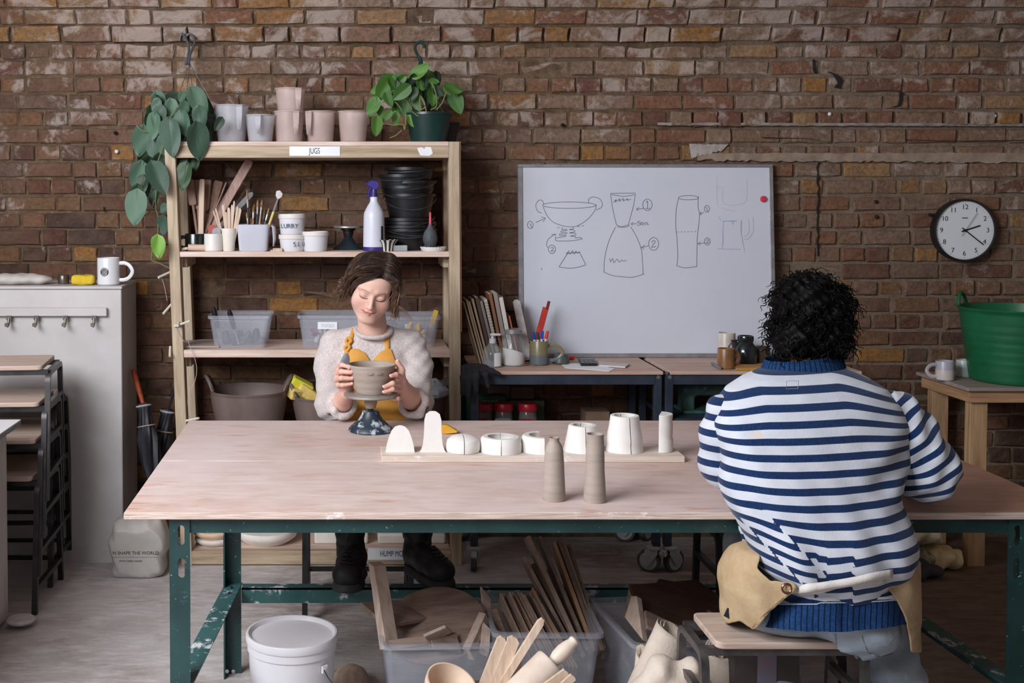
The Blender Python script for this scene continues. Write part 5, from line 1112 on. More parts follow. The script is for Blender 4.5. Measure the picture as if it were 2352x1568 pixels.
for k in (0,1):
    a=.25+.42*k-.35;c=Vector((bwb.x+.004+.0775*math.sin(a),WYb-.0775*math.cos(a),bz0+.078));G().lathe([(0,.0012),(.010,.0012),(.012,0),(0,0)],14,xf=Matrix.Translation(c)@Matrix.Rotation(a,4,'Z')@Matrix.Rotation(PI/2-.25,4,'X')@Matrix.Scale(.42,4,(0,1,0)),close=False).out('pressed_mark',M('clay_pressed',hexc(132,118,108),None,10,.7),bowl)
def vase(px,Y,prof,label,wall=0):
    b,p=ppx(px,Y,prof);b.z=TZ+.0003;r=p[-1][0];q=p+[(r-.004,p[-1][1]-.001),(r-.006,p[-1][1]-.05),(0,p[-1][1]-.06)]
    # fine throwing rings
    return one(G().lathe([(0,0)]+q,48,c=b,close=False),'clay_vase',CLAY,label,'vase','thrown grey clay vases on the worktable',angle=60)
vase(1272,3.036,[(26,1146),(27,1143),(26.5,1130),(25.5,1112),(24,1085),(22.5,1055),(21,1035),(19,1024),(14,1016),(11.5,1011),(11.5,1007),(13,1003)],'grey clay vase with narrow neck and small mouth')
vase(1366,3.02,[(25.5,1150),(26,1146),(25,1128),(23.5,1104),(22.3,1085),(21.8,1078),(21.5,1050),(20.5,1020),(19.5,1000),(20.5,995)],'grey clay vase shaped like a straight tall tube')
PLW=M('white_plaster',hexc(218,214,210),hexc(230,227,224),9,.75,bump=.12,bscale=26,spots=(hexc(212,200,190),18,.66))
wbx0,wbx1=W(877,1062,3.462).x,W(1573,1062,3.462).x
one(G().span((wbx0,3.462,TZ+.0003),(wbx1,3.60,TZ+.0193)),'ware_board',wood('ware_board_ply',hexc(196,178,164),hexc(220,206,196),0,gs=6,spots=(hexc(232,228,224),14,.6)),'long plywood ware board carrying the plaster moulds','board',smooth=False,bevel=.0012)
PZ_=TZ+.0197;GP='plaster mould pieces on the ware board'
def mould(px,Y,prof,label,arcs,inner=None,gap=.0012,cap=True):
    """arcs: list of (start,end) angles: each a separate half; prof in px from base up; inner wall thickness px for hollow"""
    b,p=ppx(px,Y,prof);b.z=PZ_;th=T('plaster_mould',label,'mould',b,group=GP)
    for a0,a1 in arcs:
        q=[(0,0)]+p+[(0,p[-1][1])] if not inner else p+[(max(r-inner*Y/F,.002),z_) for r,z_ in p[::-1]]+[p[0]]
        if not inner:
            n=len(q);seg=22;g=G();g.lathe(q,seg,arc=(a0,a1),close=False)
            # flat cut faces
            for a in (a0,a1): g.add([(r*math.cos(a),r*math.sin(a),z_) for r,z_ in q],[tuple(range(n))])
        else:
            n=len(q)-1;g=G();g.lathe(q,22,arc=(a0,a1),close=False)
            for a in (a0,a1): g.add([(r*math.cos(a),r*math.sin(a),z_) for r,z_ in q[:-1]],[tuple(range(n))])
        am=(a0+a1)/2;g.v=[(x+b.x+gap*math.cos(am),y+b.y+gap*math.sin(am),z_+b.z) for x,y,z_ in g.v]
        g.out('half',PLW,th,angle=40,bevel=.0012)
    return th
mould(919,3.51,[(34,1040),(33,1035),(31,1022),(26,1005),(20,990),(12,981),(4,978)],'low bell shaped flat fronted plaster piece at the left end of the board',[(0,PI)])
mould(994,3.51,[(31,1040),(27,1034),(23,1022),(21,1005),(20,985),(19.5,965),(16,952),(8,946),(2,945)],'tallest tongue shaped flat fronted plaster piece',[(0,PI)])
mould(1063,3.53,[(37,1044),(39,1038),(39,1026),(36,1016),(25,1009),(8,1006)],'round dome shaped plaster mould split in two halves',[(PI/2+.0,3*PI/2),(-PI/2,PI/2)])
mould(1150,3.53,[(47,1047),(47,1030),(45,1018),(41,1013)],'low round plaster ring in two halves, fourth from the left',[(PI/2-.1,3*PI/2-.1),(-PI/2-.1,PI/2-.1)],inner=12)
mould(1246,3.54,[(50,1044),(50,1030),(47,1014),(43,1008)],'single half of a low plaster ring beside the narrow necked vase',[(PI/2+.05,3*PI/2-.05)],inner=13)
mould(1338,3.54,[(43,1049),(41,1040),(36,1015),(32,994),(30,990)],'cone shaped plaster mould behind the straight tall vase',[(PI/2,3*PI/2),(-PI/2,PI/2)],inner=9)
mould(1434,3.54,[(42,1047),(41,1042),(39,1030),(40,1020),(38,1008),(34,990),(32,975),(31,966)],'tall waisted plaster mould with a dark split, second from the right end',[(PI/2+.15,3*PI/2+.15),(-PI/2+.15,PI/2+.15)],inner=9,gap=.002)
mould(1515,3.54,[(29,1047),(29,1020),(27,1014),(28,1005),(28,985),(27,975),(28,962)],'half cylinder shaped plaster piece at the right end of the board',[(-PI*.62,PI*.38)])
g=G();c=Zp(1022,996,TZ);g.prism([(0,0),(.05,.004),(.052,.012),(.018,.03),(0,.03)],c+Vector((-.01,-.01,.0003)),(1,0,0),(0,0,1),(0,.03,0));one(g,'yellow_rib',M('mustard_plastic',hexc(206,150,36),hexc(220,168,56),12,.5),'small yellow plastic scraper on the table behind the tongue shaped mould','scraper',bevel=.002)
# ------------------------------------------------------------------ things on and under the rolling benches
TB=BZ+.0004
def book(bx,tx,ty,thk,mat,label,Y=4.93,dep=.17,page=None,txt=None,txc=None,nm='book',cat='book',spiral=False):
    p=W(bx,826,Y);p.z=TB;q=W(tx,ty,Y);d=(q-p);L=d.length;a=math.atan2(d.x,d.z)
    th=T(nm,label,cat,p,group='books and boards leaning at the left end of the bench')
    th.rotation_euler=(0,a,0);w=thk*Y/F
    lift=math.sin(abs(a))*w
    th.location.z=TB+.0005
    if page:
        c=w*.12;G().span((0,-dep/2,0),(c,dep/2,L)).out('cover',mat,th,world=False,smooth=False);G().span((w-c,-dep/2,0),(w,dep/2,L)).out('cover',mat,th,world=False,smooth=False)
        G().span((c,-dep/2+.004,.003),(w-c,dep/2-.003,L-.003)).out('pages',page,th,world=False,smooth=False);G().span((c,-dep/2-.001,0),(w-c,-dep/2+.003,L)).out('spine',mat,th,world=False,smooth=False)
    else: G().span((0,-dep/2,0),(w,dep/2,L)).out('sheet',mat,th,world=False,smooth=False)
    if spiral:
        g=G()
        for k in range(22):
            z_=.012+k*(L-.024)/21;g.tube([(w/2+w*.75*math.cos(t),-dep/2-.001+w*.75*math.sin(t),z_) for t in [2*PI*i/8 for i in range(8)]],.0011,4,closed=True)
        g.out('spiral_binding',ALU,th,world=False)
    if txt:
        t=text('spine_lettering',txt,w*.95,(0,0,0),txc or INK,None,rot=(PI/2,-PI/2,0));t.parent=th;t.location=(w/2,-dep/2-.0016,L*.42);t.rotation_euler=(PI/2,PI/2,0)
CB=M('grey_board_card',hexc(150,126,102),hexc(172,148,122),8,.8);PG_=M('book_pages',hexc(196,186,172),hexc(210,202,190),8,.8)
def cv(n,c): return M('cover_'+n,c,None,8,.6)
for i,(bx,tx,ty,tk,nm) in enumerate(((1098,1060,692,3.5,'first'),(1104,1066,686,4,'second'),(1110,1072,690,3.5,'third'),(1116,1079,684,4.5,'fourth'))):
    book(bx,tx,ty,tk,CB,'%s of four thin brown boards leaning beside the shelf post'%nm,Y=4.95,dep=.15,nm='card_board',cat='board')
book(1123,1087,680,7,cv('dark_brown',hexc(66,48,40)),'dark brown book leaning next to the thin boards',page=PG_)
book(1132,1097,688,6,cv('grey',hexc(120,110,108)),'grey covered book leaning beside the spiral notebook',page=PG_)
book(1140,1106,684,7,cv('spiral',hexc(176,164,150)),'spiral bound notebook leaning among the books',spiral=True)
book(1149,1117,672,7,cv('rust',hexc(120,78,52)),'rust brown book leaning among the books',page=PG_)
book(1158,1127,670,9,cv('stone',hexc(136,124,118)),'tallest stone grey book leaning among the books',page=PG_)
book(1169,1140,680,9,cv('ivory',hexc(196,190,186)),'ivory book with clay printed on its spine',page=PG_,txt='clay')
book(1180,1155,716,6,cv('black',hexc(36,32,34)),'low black book at the right end of the leaning row',page=PG_,dep=.14)
book(1187,1163,722,3,cv('orange',hexc(186,84,50)),'thin orange booklet ending the leaning row',dep=.14)
GLASS=M('clear_glass',hexc(200,206,210),hexc(212,217,222),5,.08,alpha=.24,spec=.8)
g,b,p=lat(1131,4.82,[(21,829),(23,825),(23,800),(20,788),(10,778),(8,774)],28,z=TB)
th=T('soap_bottle','clear soap bottle with pump and white label on the bench','bottle',b)
g.out('bottle',GLASS,th);z1_=p[-1][1]
G().lathe([(0,z1_-.002),(.014,z1_-.002),(.014,z1_+.016),(.006,z1_+.018),(.005,z1_+.03),(0,z1_+.03)],18,c=b,close=False).out('pump_collar',TUBW,th);G().box(b+Vector((.012,-.004,z1_+.034)),(.045,.013,.010)).out('pump_head',TUBW,th,bevel=.003)
G().grid([[b+Vector((.0422*math.sin(a),-.0422*math.cos(a),z_)) for z_ in (.006,.062)] for a in [.05+.07*k for k in range(12)]]).out('label',CARD,th)
G().lathe([(0,.003),(.039,.003),(.039,.03),(0,.03)],24,c=b,close=False).out('soap',M('soap_liquid',hexc(170,176,180),None,5,.1,alpha=.35),th)
g,b,p=lat(1178,4.86,[(26,829),(28,824),(29,800),(28,776),(22,767),(19,763),(20,750)],32,z=TB)
th=T('glass_jar','large glass jar of white powder on the bench','jar',b);g.out('jar',GLASS,th);zz=p[-1][1]
G().lathe([(0,zz-.010),(.039,zz-.010),(.039,zz+.006),(.036,zz+.009),(0,zz+.009)],32,c=b,close=False).out('lid',ALU,th)
gp=G();n=24;rws=[]
for k in range(n):
    a=2*PI*k/n;rws.append([b+Vector((r*math.cos(a),r*math.sin(a),z_+(.016*math.cos(a+2.6)*r/.048 if z_>.02 else 0))) for r,z_ in ((.001,.004),(.044,.004),(.048,.012),(.048,.060),(.001,.066))])
gp.grid(rws,True).out('powder',M('white_powder',hexc(226,224,224),hexc(236,234,234),30,.95),th)
stick((1214,826),(1185,688),4.90,5.03,.036,.012,'dusty_ruler',M('clay_dusted_wood',hexc(160,152,150),hexc(214,210,210),20,.9,bump=.4),'wide clay crusted wooden lath leaning against the whiteboard','lath')
p,q=W(1222,826,4.92),W(1254,706,5.0);th=T('red_ruler','red ruler standing in the pen mug','ruler',p)
RED=M('red_ruler',hexc(176,46,40),hexc(198,72,60),9,.5,spots=(hexc(220,150,140),50,.66));u=(q-p).normalized();v=u.cross(Vector((0,1,0)))
G().prism([(0,-.014),(0,.014),((q-p).length,.014),((q-p).length,-.014)],p,u,v,(0,.004,0)).out('blade',RED,th,smooth=False);e=q+u*.012;G().prism([(-.02,-.007),(-.02,.006),(.02,.006),(.02,-.007)],e-Vector((0,.002,0))+v*-.006,u,v,(0,.004,0)).out('tip',M('dark_red',hexc(120,30,36),None,8,.5),th,smooth=False)
OLV=M('olive_glaze',hexc(110,104,76),hexc(136,128,98),9,.3);SLATE=M('slate_glaze',hexc(84,92,98),hexc(110,116,120),9,.3)
def m_two():
    s=NT('two_tone_glaze');c=s.N('TexCoord');x=s.N('SeparateXYZ');s.l(c.outputs['Object'],x.inputs[0]);n=s.noise(c.outputs['Object'],30,4)
    f=s.math('ADD',x.outputs[2],s.math('MULTIPLY',n,.02));s.set(Base_Color=s.ramp(f,[(.048,hexc(98,106,112)),(.058,hexc(126,118,88))]),Roughness=.28);return s.m
pm=mug(1238,4.88,TB,22,771,826,-.1,m_two(),'olive and blue-grey mug holding pens beside the whiteboard foot',hr=.6)
for i,(dx,ty,cl,nm) in enumerate(((-13,762,hexc(34,62,150),'blue'),(-3,762,hexc(60,62,70),'black capped grey'),(8,760,hexc(30,70,168),'bright blue'),(20,760,hexc(200,50,40),'red'))):
    p=W(1238+dx*.4,818,4.88);q=W(1238+dx,ty,4.87);th=T('marker_pen','%s marker pen standing in the olive mug'%nm,'pen',p,group='marker pens in the olive mug')
    G().tube([p,p.lerp(q,.7)],.006,8).out('barrel',wm,th);G().tube([p.lerp(q,.7),q],[.0075,.006],8).out('cap',M('cap_'+nm.replace(' ','_'),cl,None,8,.4),th)
mug(1215,4.98,TB,14,780,824,None,M('dark_navy_glaze',hexc(26,30,42),None,8,.3),'dark navy cup behind the pen mug',nm='cup',cat='cup')
g,b,p=lat(1288,4.90,[(17,828),(20,824),(19,812),(16,806),(6,802)],28,z=TB);one(g,'lidded_pot',M('green_grey_glaze',hexc(58,66,58),hexc(80,88,78),10,.4),'low green-grey lidded pot right of the pen mug','pot')
GS2='clay tools scattered on the bench'
for i,(a,b_,w,mt,nm) in enumerate((((1150,835),(1215,828),.006,WTD,'brown'),((1160,838),(1228,832),.005,WT,'pale'),((1178,828),(1232,842),.005,WTD,'brown'),((1205,830),(1214,808),.012,WT,'pale'),((1195,840),(1250,826),.010,WT,'pale'),((1216,836),(1262,834),.009,WT,'pale'),((1170,833),(1198,829),.009,CARD,'white'),((1185,842),(1225,838),.006,WTD,'brown'),((1225,826),(1248,838),.006,WTD,'brown'))):
    p,q=Zp(a[0],a[1],TB),Zp(b_[0],b_[1],TB)
    if q.y>5.05 or a[1]-b_[1]>15: q=W(b_[0],b_[1],p.y+.02)
    p.z=TB+w/2+.0003;q.z=max(q.z,TB)+w/2+.0003;one(G().tube([p,p.lerp(q,.3),p.lerp(q,.8),q],[w*.25,w*.5,w*.5,w*.2],8),'clay_tool',mt,'%s clay tool lying on the bench before the powder jar'%nm,'tool',GS2)
p=Zp(1298,826,TB);q=Zp(1318,826,TB);one(G().tube([p+Vector((0,0,.009)),q+Vector((0,0,.009))],.0085,12),'marker_pen',M('red_pen',hexc(196,50,50),None,8,.4),'short red marker cap lying under the whiteboard corner','pen')
def sheet(pts,t,z,name,mat,label,cat,bevel=0):
    P=[Zp(x,y,z) for x,y in pts];o=P[0];return one(G().prism([(p.x-o.x,p.y-o.y) for p in P],o,(1,0,0),(0,1,0),(0,0,t)),name,mat,label,cat,smooth=False,bevel=bevel)
sheet([(1298,845),(1400,853),(1412,847),(1372,838),(1285,833)],.0012,TB,'paper_sheet',CARD,'white paper sheets lying under the calculator','paper')
sheet([(1376,841),(1436,845),(1446,838),(1374,832)],.006,TB+.0016,'notebook',M('pale_notebook',hexc(186,180,180),hexc(204,198,198),8,.7),'pale notebook lying to the right of the calculator','notebook')
P=[Zp(x,y,TB+.002) for x,y in ((1334,840),(1372,840),(1366,828),(1328,827))];o=P[0]
th=T('calculator','small dark calculator lying on the paper sheets','calculator',o);G().prism([(p.x-o.x,p.y-o.y) for p in P],o,(1,0,0),(0,1,0),(0,0,.010)).out('body',BLK,th,smooth=False,bevel=.002)
for i in range(4):
    for j in range(3):
        u_=(i+.5)/4;v_=(j+.4)/4.4;q=P[0].lerp(P[1],u_).lerp(P[3].lerp(P[2],u_),v_);G().box(q+Vector((0,0,.0112)),(.010,.012,.003)).out('key',SLATE,th,smooth=False)
u0=P[0].lerp(P[3],.78);u1=P[1].lerp(P[2],.95);G().span((u0.x+.008,u0.y,TB+.0122),(u1.x-.006,u1.y,TB+.0128)).out('display',M('lcd',hexc(120,128,116),None,4,.3),th,smooth=False)
# right bench
mug(1667,4.77,TB,19,803,849,.1,M('brown_salt_glaze',hexc(112,76,44),hexc(144,102,62),24,.35),'brown speckled mug at the front of the right bench',hr=.3)
mug(1668,4.97,TB,20,770,836,None,M('white_splash_glaze',hexc(180,172,166),hexc(206,200,196),14,.35,spots=(hexc(90,70,56),10,.62)),'tall white cup with brown drips behind the brown mug',nm='cup',cat='cup')
g,b,p=lat(1712,4.92,[(21,838),(25,834),(27,818),(25,802),(18,793),(16,790),(18,786),(18,778),(17,775)],32,z=TB,wall=.004);one(g,'dark_jar',M('black_tenmoku',hexc(18,24,28),hexc(36,48,52),12,.18,coat=.4),'glossy black bellied jar on the right bench','jar')
g,b,p=lat(1682,4.95,[(14,838),(17,830),(16,800),(10,790),(12,786)],28,z=TB);one(g,'stoneware_bottle',M('purple_brown_glaze',hexc(48,38,40),hexc(70,58,58),12,.3),'squat purple-brown pot between the brown mug and black jar','pot')
g,b,p=lat(1748,4.95,[(16,838),(20,826),(19,806),(12,800)],28,z=TB);one(g,'round_pot',M('dark_brown_glaze',hexc(56,44,36),hexc(78,62,50),12,.35),'round dark brown pot right of the black jar','pot')
sheet([(1690,852),(1750,852),(1745,843),(1690,842)],.012,TB,'yellow_tray',M('ochre_wood',hexc(170,124,52),hexc(190,146,70),8,.5),'small ochre tray in front of the black jar','tray',.002)
p=Zp(1636,838,TB);q=Zp(1653,849,TB);one(G().tube([p+Vector((0,0,.007)),q+Vector((0,0,.007))],.0065,10),'marker_pen',GTOOL,'grey marker pen lying left of the brown mug','pen')
# black work gloves hung over the corner
c=W(1086,826,4.72);s=SDF((c.x-.08,4.60,.68),(c.x+.12,4.84,.87),.0045)
s.ell((c.x+.01,4.73,BZ+.010),(.06,.055,.016),.012)
for pts,r in (([(c.x-.035,4.69,BZ+.008),(c.x-.045,4.655,BZ-.02),(c.x-.048,4.648,BZ-.085)],.013),([(c.x-.012,4.68,BZ+.01),(c.x-.02,4.648,BZ-.02),(c.x-.024,4.640,BZ-.095)],.013),([(c.x+.012,4.68,BZ+.01),(c.x+.008,4.645,BZ-.018),(c.x+.006,4.64,BZ-.075)],.013),([(c.x+.035,4.69,BZ+.012),(c.x+.045,4.65,BZ-.006),(c.x+.055,4.645,BZ-.055)],.012),([(c.x+.03,4.70,BZ+.014),(c.x+.07,4.66,BZ+.006),(c.x+.10,4.655,BZ-.006)],.011)): s.chain(pts,[r,r,r*.8],.010)
s.clip(lambda x,y,z:np.where(y>4.685,BZ+.001-z,-1.0))
soft(s,'work_gloves',M('black_knit_glove',hexc(20,20,24),hexc(32,32,36),40,.9,bump=.4,bscale=160),'black work glove draped over the left corner of the bench','glove',2)
# jars on the lower shelf
REDL=M('red_lid',hexc(168,26,40),hexc(188,40,54),8,.35);GJ='red lidded jars on the lower shelf of the bench';JG=M('jar_glass',hexc(150,140,140),hexc(170,162,162),6,.1,alpha=.35)
def rjar(px,Y,yt,z,label,col,hw=19,red=True):
    b=Vector((W(px,0,Y).x,Y,z));h=W(px,yt,Y).z-z;r=hw*Y/F;th=T('storage_jar',label,'jar',b,group=GJ)
    G().lathe([(0,0),(r*.95,0),(r,.006),(r,h*.6),(r*.92,h-.034),(r*.85,h-.03),(0,h-.03)],28,c=b,close=False).out('jar',JG,th)
    G().lathe([(0,.005),(r*.9,.005),(r*.9,h*.5),(0,h*.55)],20,c=b,close=False).out('contents',col,th)
    G().lathe([(0,h-.032),(r*1.02,h-.032),(r*1.06,h-.026),(r*1.04,h-.006),(r*.96,h),(0,h)],32,c=b,close=False).out('lid',REDL if red else GREYPL,th)
CN=M('brown_contents',hexc(70,40,34),hexc(96,60,50),14,.8);CN2=M('pale_contents',hexc(130,118,112),None,14,.8)
for px,lb,cn in ((1114,'red lidded jar partly behind the bench leg',CN2),(1161,'red lidded jar in the middle of the back row',CN),(1217,'red lidded jar at the right of the back row',CN)): rjar(px,4.93,925,JSH+.0005,lb,cn,21)
for px,lb,rd,yt in ((1110,'low red lidded jar showing only its lid at the left',True,964),(1160,'grey lidded jar showing only its lid above the table edge',False,963),(1216,'low red lidded jar showing only its lid at the right',True,965)): rjar(px,4.80,yt,JSH+.0005,lb,CN,19,rd)
a,b_=W(1072,975,5.0),W(1162,910,5.0);th=T('green_box','dark green box with pale lettering behind the jars','box',((a.x+b_.x)/2,5.05,JSH));G().span((a.x,5.0,JSH+.0005),(b_.x,5.11,b_.z)).out('carton',M('dark_green_card',hexc(24,70,48),hexc(34,84,60),9,.5),th,smooth=False);text('lettering','JASMINE',.017,((a.x+b_.x)/2+.02,4.999,b_.z-.022),M('pale_green_ink',hexc(140,176,160),None,9,.5),th)
a,b_=W(1170,975,5.03),W(1250,920,5.03);one(G().span((a.x,5.03,JSH+.0005),(b_.x,5.12,b_.z)),'carton',M('dark_olive_card',hexc(48,58,46),hexc(62,72,58),9,.6),'dull green carton behind the right hand red lidded jars','box',smooth=False)
# boxes deep under the benches
for x0_,x1_,yt,nm in ((1120,1170,884,'brown carton standing at the back under the bench, left'),(1172,1225,888,'brown carton standing at the back under the bench, right')):
    a,b_=W(x0_,960,5.10),W(x1_,yt,5.10);one(G().span((a.x,5.085,JSH+.0005),(b_.x,5.11,b_.z)),'carton',M('brown_card',hexc(84,62,54),hexc(100,76,66),9,.7),nm,'box','cartons at the back under the bench',smooth=False)
a,b_=W(1345,975,4.95),W(1400,945,4.95);one(G().span((a.x,4.95,JSH+.0005),(b_.x,5.06,b_.z)),'carton',M('tan_card',hexc(110,88,70),hexc(130,106,88),9,.7),'low tan carton in the dark under the left bench','box',smooth=False)
# sewing-machine shaped green machine on the right bench shelf
mc=W(1595,955,4.86);th=T('green_machine','worn dark green cast machine on the right bench shelf','machine',(mc.x+.05,4.9,SSH));MG=M('worn_green_iron',hexc(44,74,70),hexc(84,116,110),14,.4,spots=(hexc(150,170,164),20,.62))
s=SDF((mc.x-.07,4.80,SSH-.01),(mc.x+.24,4.98,SSH+.14),.006);s.box((mc.x-.03,4.88,SSH+.055),(.015,.03,.045),.012,.01).box((mc.x+.06,4.88,SSH+.095),(.10,.025,.012),.014,.015).box((mc.x+.17,4.88,SSH+.055),(.02,.03,.045),.012,.02).ell((mc.x-.035,4.86,SSH+.09),(.028,.028,.024),.01)
soft(s,'casting',MG,'','',2,parent=th);G().span((mc.x-.06,4.81,SSH+.0005),(mc.x+.22,4.96,SSH+.014)).out('base_plate',MG,th,bevel=.003,smooth=False)
# ------------------------------------------------------------------ right: green tub, mugs, cloth
GTUB=M('green_rubber_tub',hexc(16,84,52),hexc(26,104,68),5,.42,spots=(hexc(120,170,150),46,.70));st_z=sz+.0005
tb=W(2335,868,4.935);tb.z=st_z;th=T('green_tub','large ribbed green tub on the side table','tub',tb);n=64;rw=[];Hh=W(2335,700,4.935).z-W(2335,868,4.935).z
for k in range(n):
    a=2*PI*k/n;row=[]
    for r,z_ in [(.001,0),(.175,0),(.182,.008)]+[(.182+.044*(t/24)+.0016*math.sin(t*2.2)*(3<t<20),.008+(Hh-.02)*t/24) for t in range(1,25)]+[(.232,Hh-.008),(.233,Hh),(.224,Hh),(.222,Hh-.01),(.178,.012),(.001,.01)]: row.append(tb+Vector((r*math.cos(a),r*math.sin(a),z_)))
    rw.append(row)
G().grid(rw,True).out('body',GTUB,th,angle=60)
for aa in (2.35,-.79):
    P=[tb+Vector((.226*math.cos(aa+t*.24),.226*math.sin(aa+t*.24),Hh-.004+.052*(1-abs(t)**2.6))) for t in [-1+k/8 for k in range(17)]];G().tube(P,.008,8).out('handle',GTUB,th)
def m_mug2():
    s=NT('grey_dip_glaze');c=s.N('TexCoord');x=s.N('SeparateXYZ');s.l(c.outputs['Object'],x.inputs[0]);s.set(Base_Color=s.ramp(x.outputs[2],[(.042,hexc(196,186,182)),(.046,hexc(166,164,174))]),Roughness=.35);return s.m
mug(2170,4.95,st_z,20,806,850,PI*1.02,m_mug2(),'white and grey dipped mug with its handle to the left on the side table',hr=.55)
mug(2214,5.04,st_z,17,808,847,None,M('mint_glaze',hexc(160,172,168),None,9,.35),'pale cup standing between the dipped mug and the green tub',nm='cup',cat='cup')
CLOTH=M('cream_cloth',hexc(206,190,150),hexc(226,214,186),9,.9,bump=.3);CLG=M('cream_cloth_stained',hexc(196,168,110),hexc(222,206,170),12,.9,bump=.3);DCL=M('charcoal_cloth',hexc(48,44,52),hexc(66,62,70),14,.85,bump=.3)
for (px,py,r,rr,mt,lb,nm) in ((2110,1225,(.085,.10,.055),.11,CLOTH,'upper cream cloth bundle under the side table','cloth_bundle'),(2150,1290,(.10,.08,.055),.0,CLG,'crumpled stained cream cloth on the floor by the table leg','cloth_bundle'),(2108,1306,(.10,.07,.035),.0,DCL,'charcoal cloth lying in front of the cream bundles','cloth_bundle'),(2098,1285,(.07,.09,.065),.0,M('patterned_cloth',hexc(70,66,56),hexc(180,168,136),26,.9),'patterned cloth between the cream bundles','cloth_bundle')):
    Y=4.78 if mt is not DCL else 4.66
    c=W(px,py,Y);c.z=r[2]*.8+rr;s=SDF((c.x-.16,Y-.15,-.01),(c.x+.16,Y+.15,.30),.008);s.ell((c.x,Y,c.z),r,.01)
    s.warp(lambda x,y,z:.010*np.sin(46*x+30*z+px)*np.sin(40*z+20*y)+.006*np.sin(90*x-70*z));s.clip(lambda x,y,z:.001-z);soft(s,nm,mt,lb,'cloth',2)
# ------------------------------------------------------------------ under the worktable
WBK=M('white_bucket_plastic',hexc(224,222,228),hexc(232,231,236),5,.35,spots=(hexc(190,150,140),30,.74))
b=Vector((W(668,0,3.33).x,3.33,0));th=T('lidded_bucket','white lidded bucket with wire handle on the floor under the table','bucket',b)
G().lathe([(0,0),(.108,0),(.112,.004),(.124,.20),(.1245,.232),(.129,.234),(.129,.262),(0,.262)],56,c=b,close=False).out('body',WBK,th)
G().lathe([(.120,.258),(.1325,.258),(.1335,.262),(.1335,.276),(.131,.281),(.126,.281),(.122,.276),(.118,.270),(0,.268)],56,c=b,close=False).out('lid',WBK,th)
hp=b+Vector((.095,-.085,.205));G().lathe([(0,0),(.014,0),(.014,.006),(0,.008)],4,xf=Matrix.Translation(hp)@Matrix.Rotation(.75,4,'Z')@Matrix.Rotation(PI/2,4,'X')@Matrix.Rotation(PI/4,4,'Z')).out('handle_lug',WBK,th,smooth=False)
G().tube(bez([hp+Vector((0,-.008,0)),hp+Vector((.012,-.014,-.02)),hp+Vector((.034,-.016,-.05)),hp+Vector((.040,-.012,-.075)),hp+Vector((-.02,-.05,-.11)),hp+Vector((-.14,-.055,-.10)),hp+Vector((-.19,.03,-.02))],8),.0018,6).out('wire_handle',WIRE,th)
g=G();rs=random.Random(2);P=[Zp(768,1530,.004)]+[Zp(790+rs.uniform(-24,26),1542+rs.uniform(-8,10),.004+.01*rs.random()) for _ in range(12)];g.tube(bez(P,6),.0012,5);one(g,'string_tangle',STR,'tangle of thin string lying on the floor beside the white bucket','string')
c=Zp(806,1566,0);c=Vector((W(806,0,3.62).x,3.62,0));one(G().lathe([(0,.062),(.02,.060),(.045,.045),(.058,.02),(.06,0),(0,0)],32,c=c,close=False),'wooden_bowl',WT,'upturned pale wooden dome at the bottom edge beside the bucket','bowl')
BXF=M('floor_box_plastic',hexc(176,180,194),hexc(200,204,214),6,.25,alpha=.22,spots=(hexc(214,214,220),12,.57));GB='clear storage boxes under the worktable'
bx1,cb1,wb1=storage_box(868,1150,1497,3.20,.38,.001,.290,'clear dusty storage box of wooden boards in front of the boots',rz=.05,mat=BXF,group=GB,taper=.03,lip=.014)
bx2,cb2,wb2=storage_box(1135,1392,1470,3.255,.36,.001,.300,'clear storage box full of upright wooden laths',rz=-.02,mat=BXF,group=GB,taper=.03,lip=.014)
bx3,cb3,wb3=storage_box(1432,1700,1492,3.19,.38,.001,.300,'clear storage box of boards behind the canvas rolls',rz=.12,mat=BXF,group=GB,taper=.03,lip=.014)
BRD=wood('grey_brown_board',hexc(112,92,82),hexc(150,128,116),0,gs=5);BRD2=wood('pale_board',hexc(168,146,132),hexc(198,178,166),2,gs=5);BDK=wood('dark_brown_board',hexc(58,36,28),hexc(84,56,44),0,gs=5)
GBD='wooden boards in the clear storage box'
def slab(pts,Ys,t,mat,label,nm='wooden_board',cat='board',group=GBD,n=None):
    """flat board through photo corner pixels at given depths"""
    P=[W(x,y,Y) for (x,y),Y in zip(pts,Ys)];nn=(P[1]-P[0]).cross(P[2]-P[0]).normalized()
    o=P[0];u=(P[1]-P[0]).normalized();v=nn.cross(u);pl=[((p-o).dot(u),(p-o).dot(v)) for p in P]
    return one(G().prism(pl,o,u,v,nn*t),nm,mat,label,cat,group,smooth=False,bevel=.0012)
slab([(845,1290),(858,1300),(888,1490),(872,1492)],[3.36,3.34,3.25,3.27],.05,BRD2,'tall pale round topped board standing at the left end of the box')
slab([(828,1382),(990,1372),(1046,1408),(890,1424)],[3.42,3.58,3.50,3.30],.012,BRD,'slanting brown board lying on top at the left of the box')
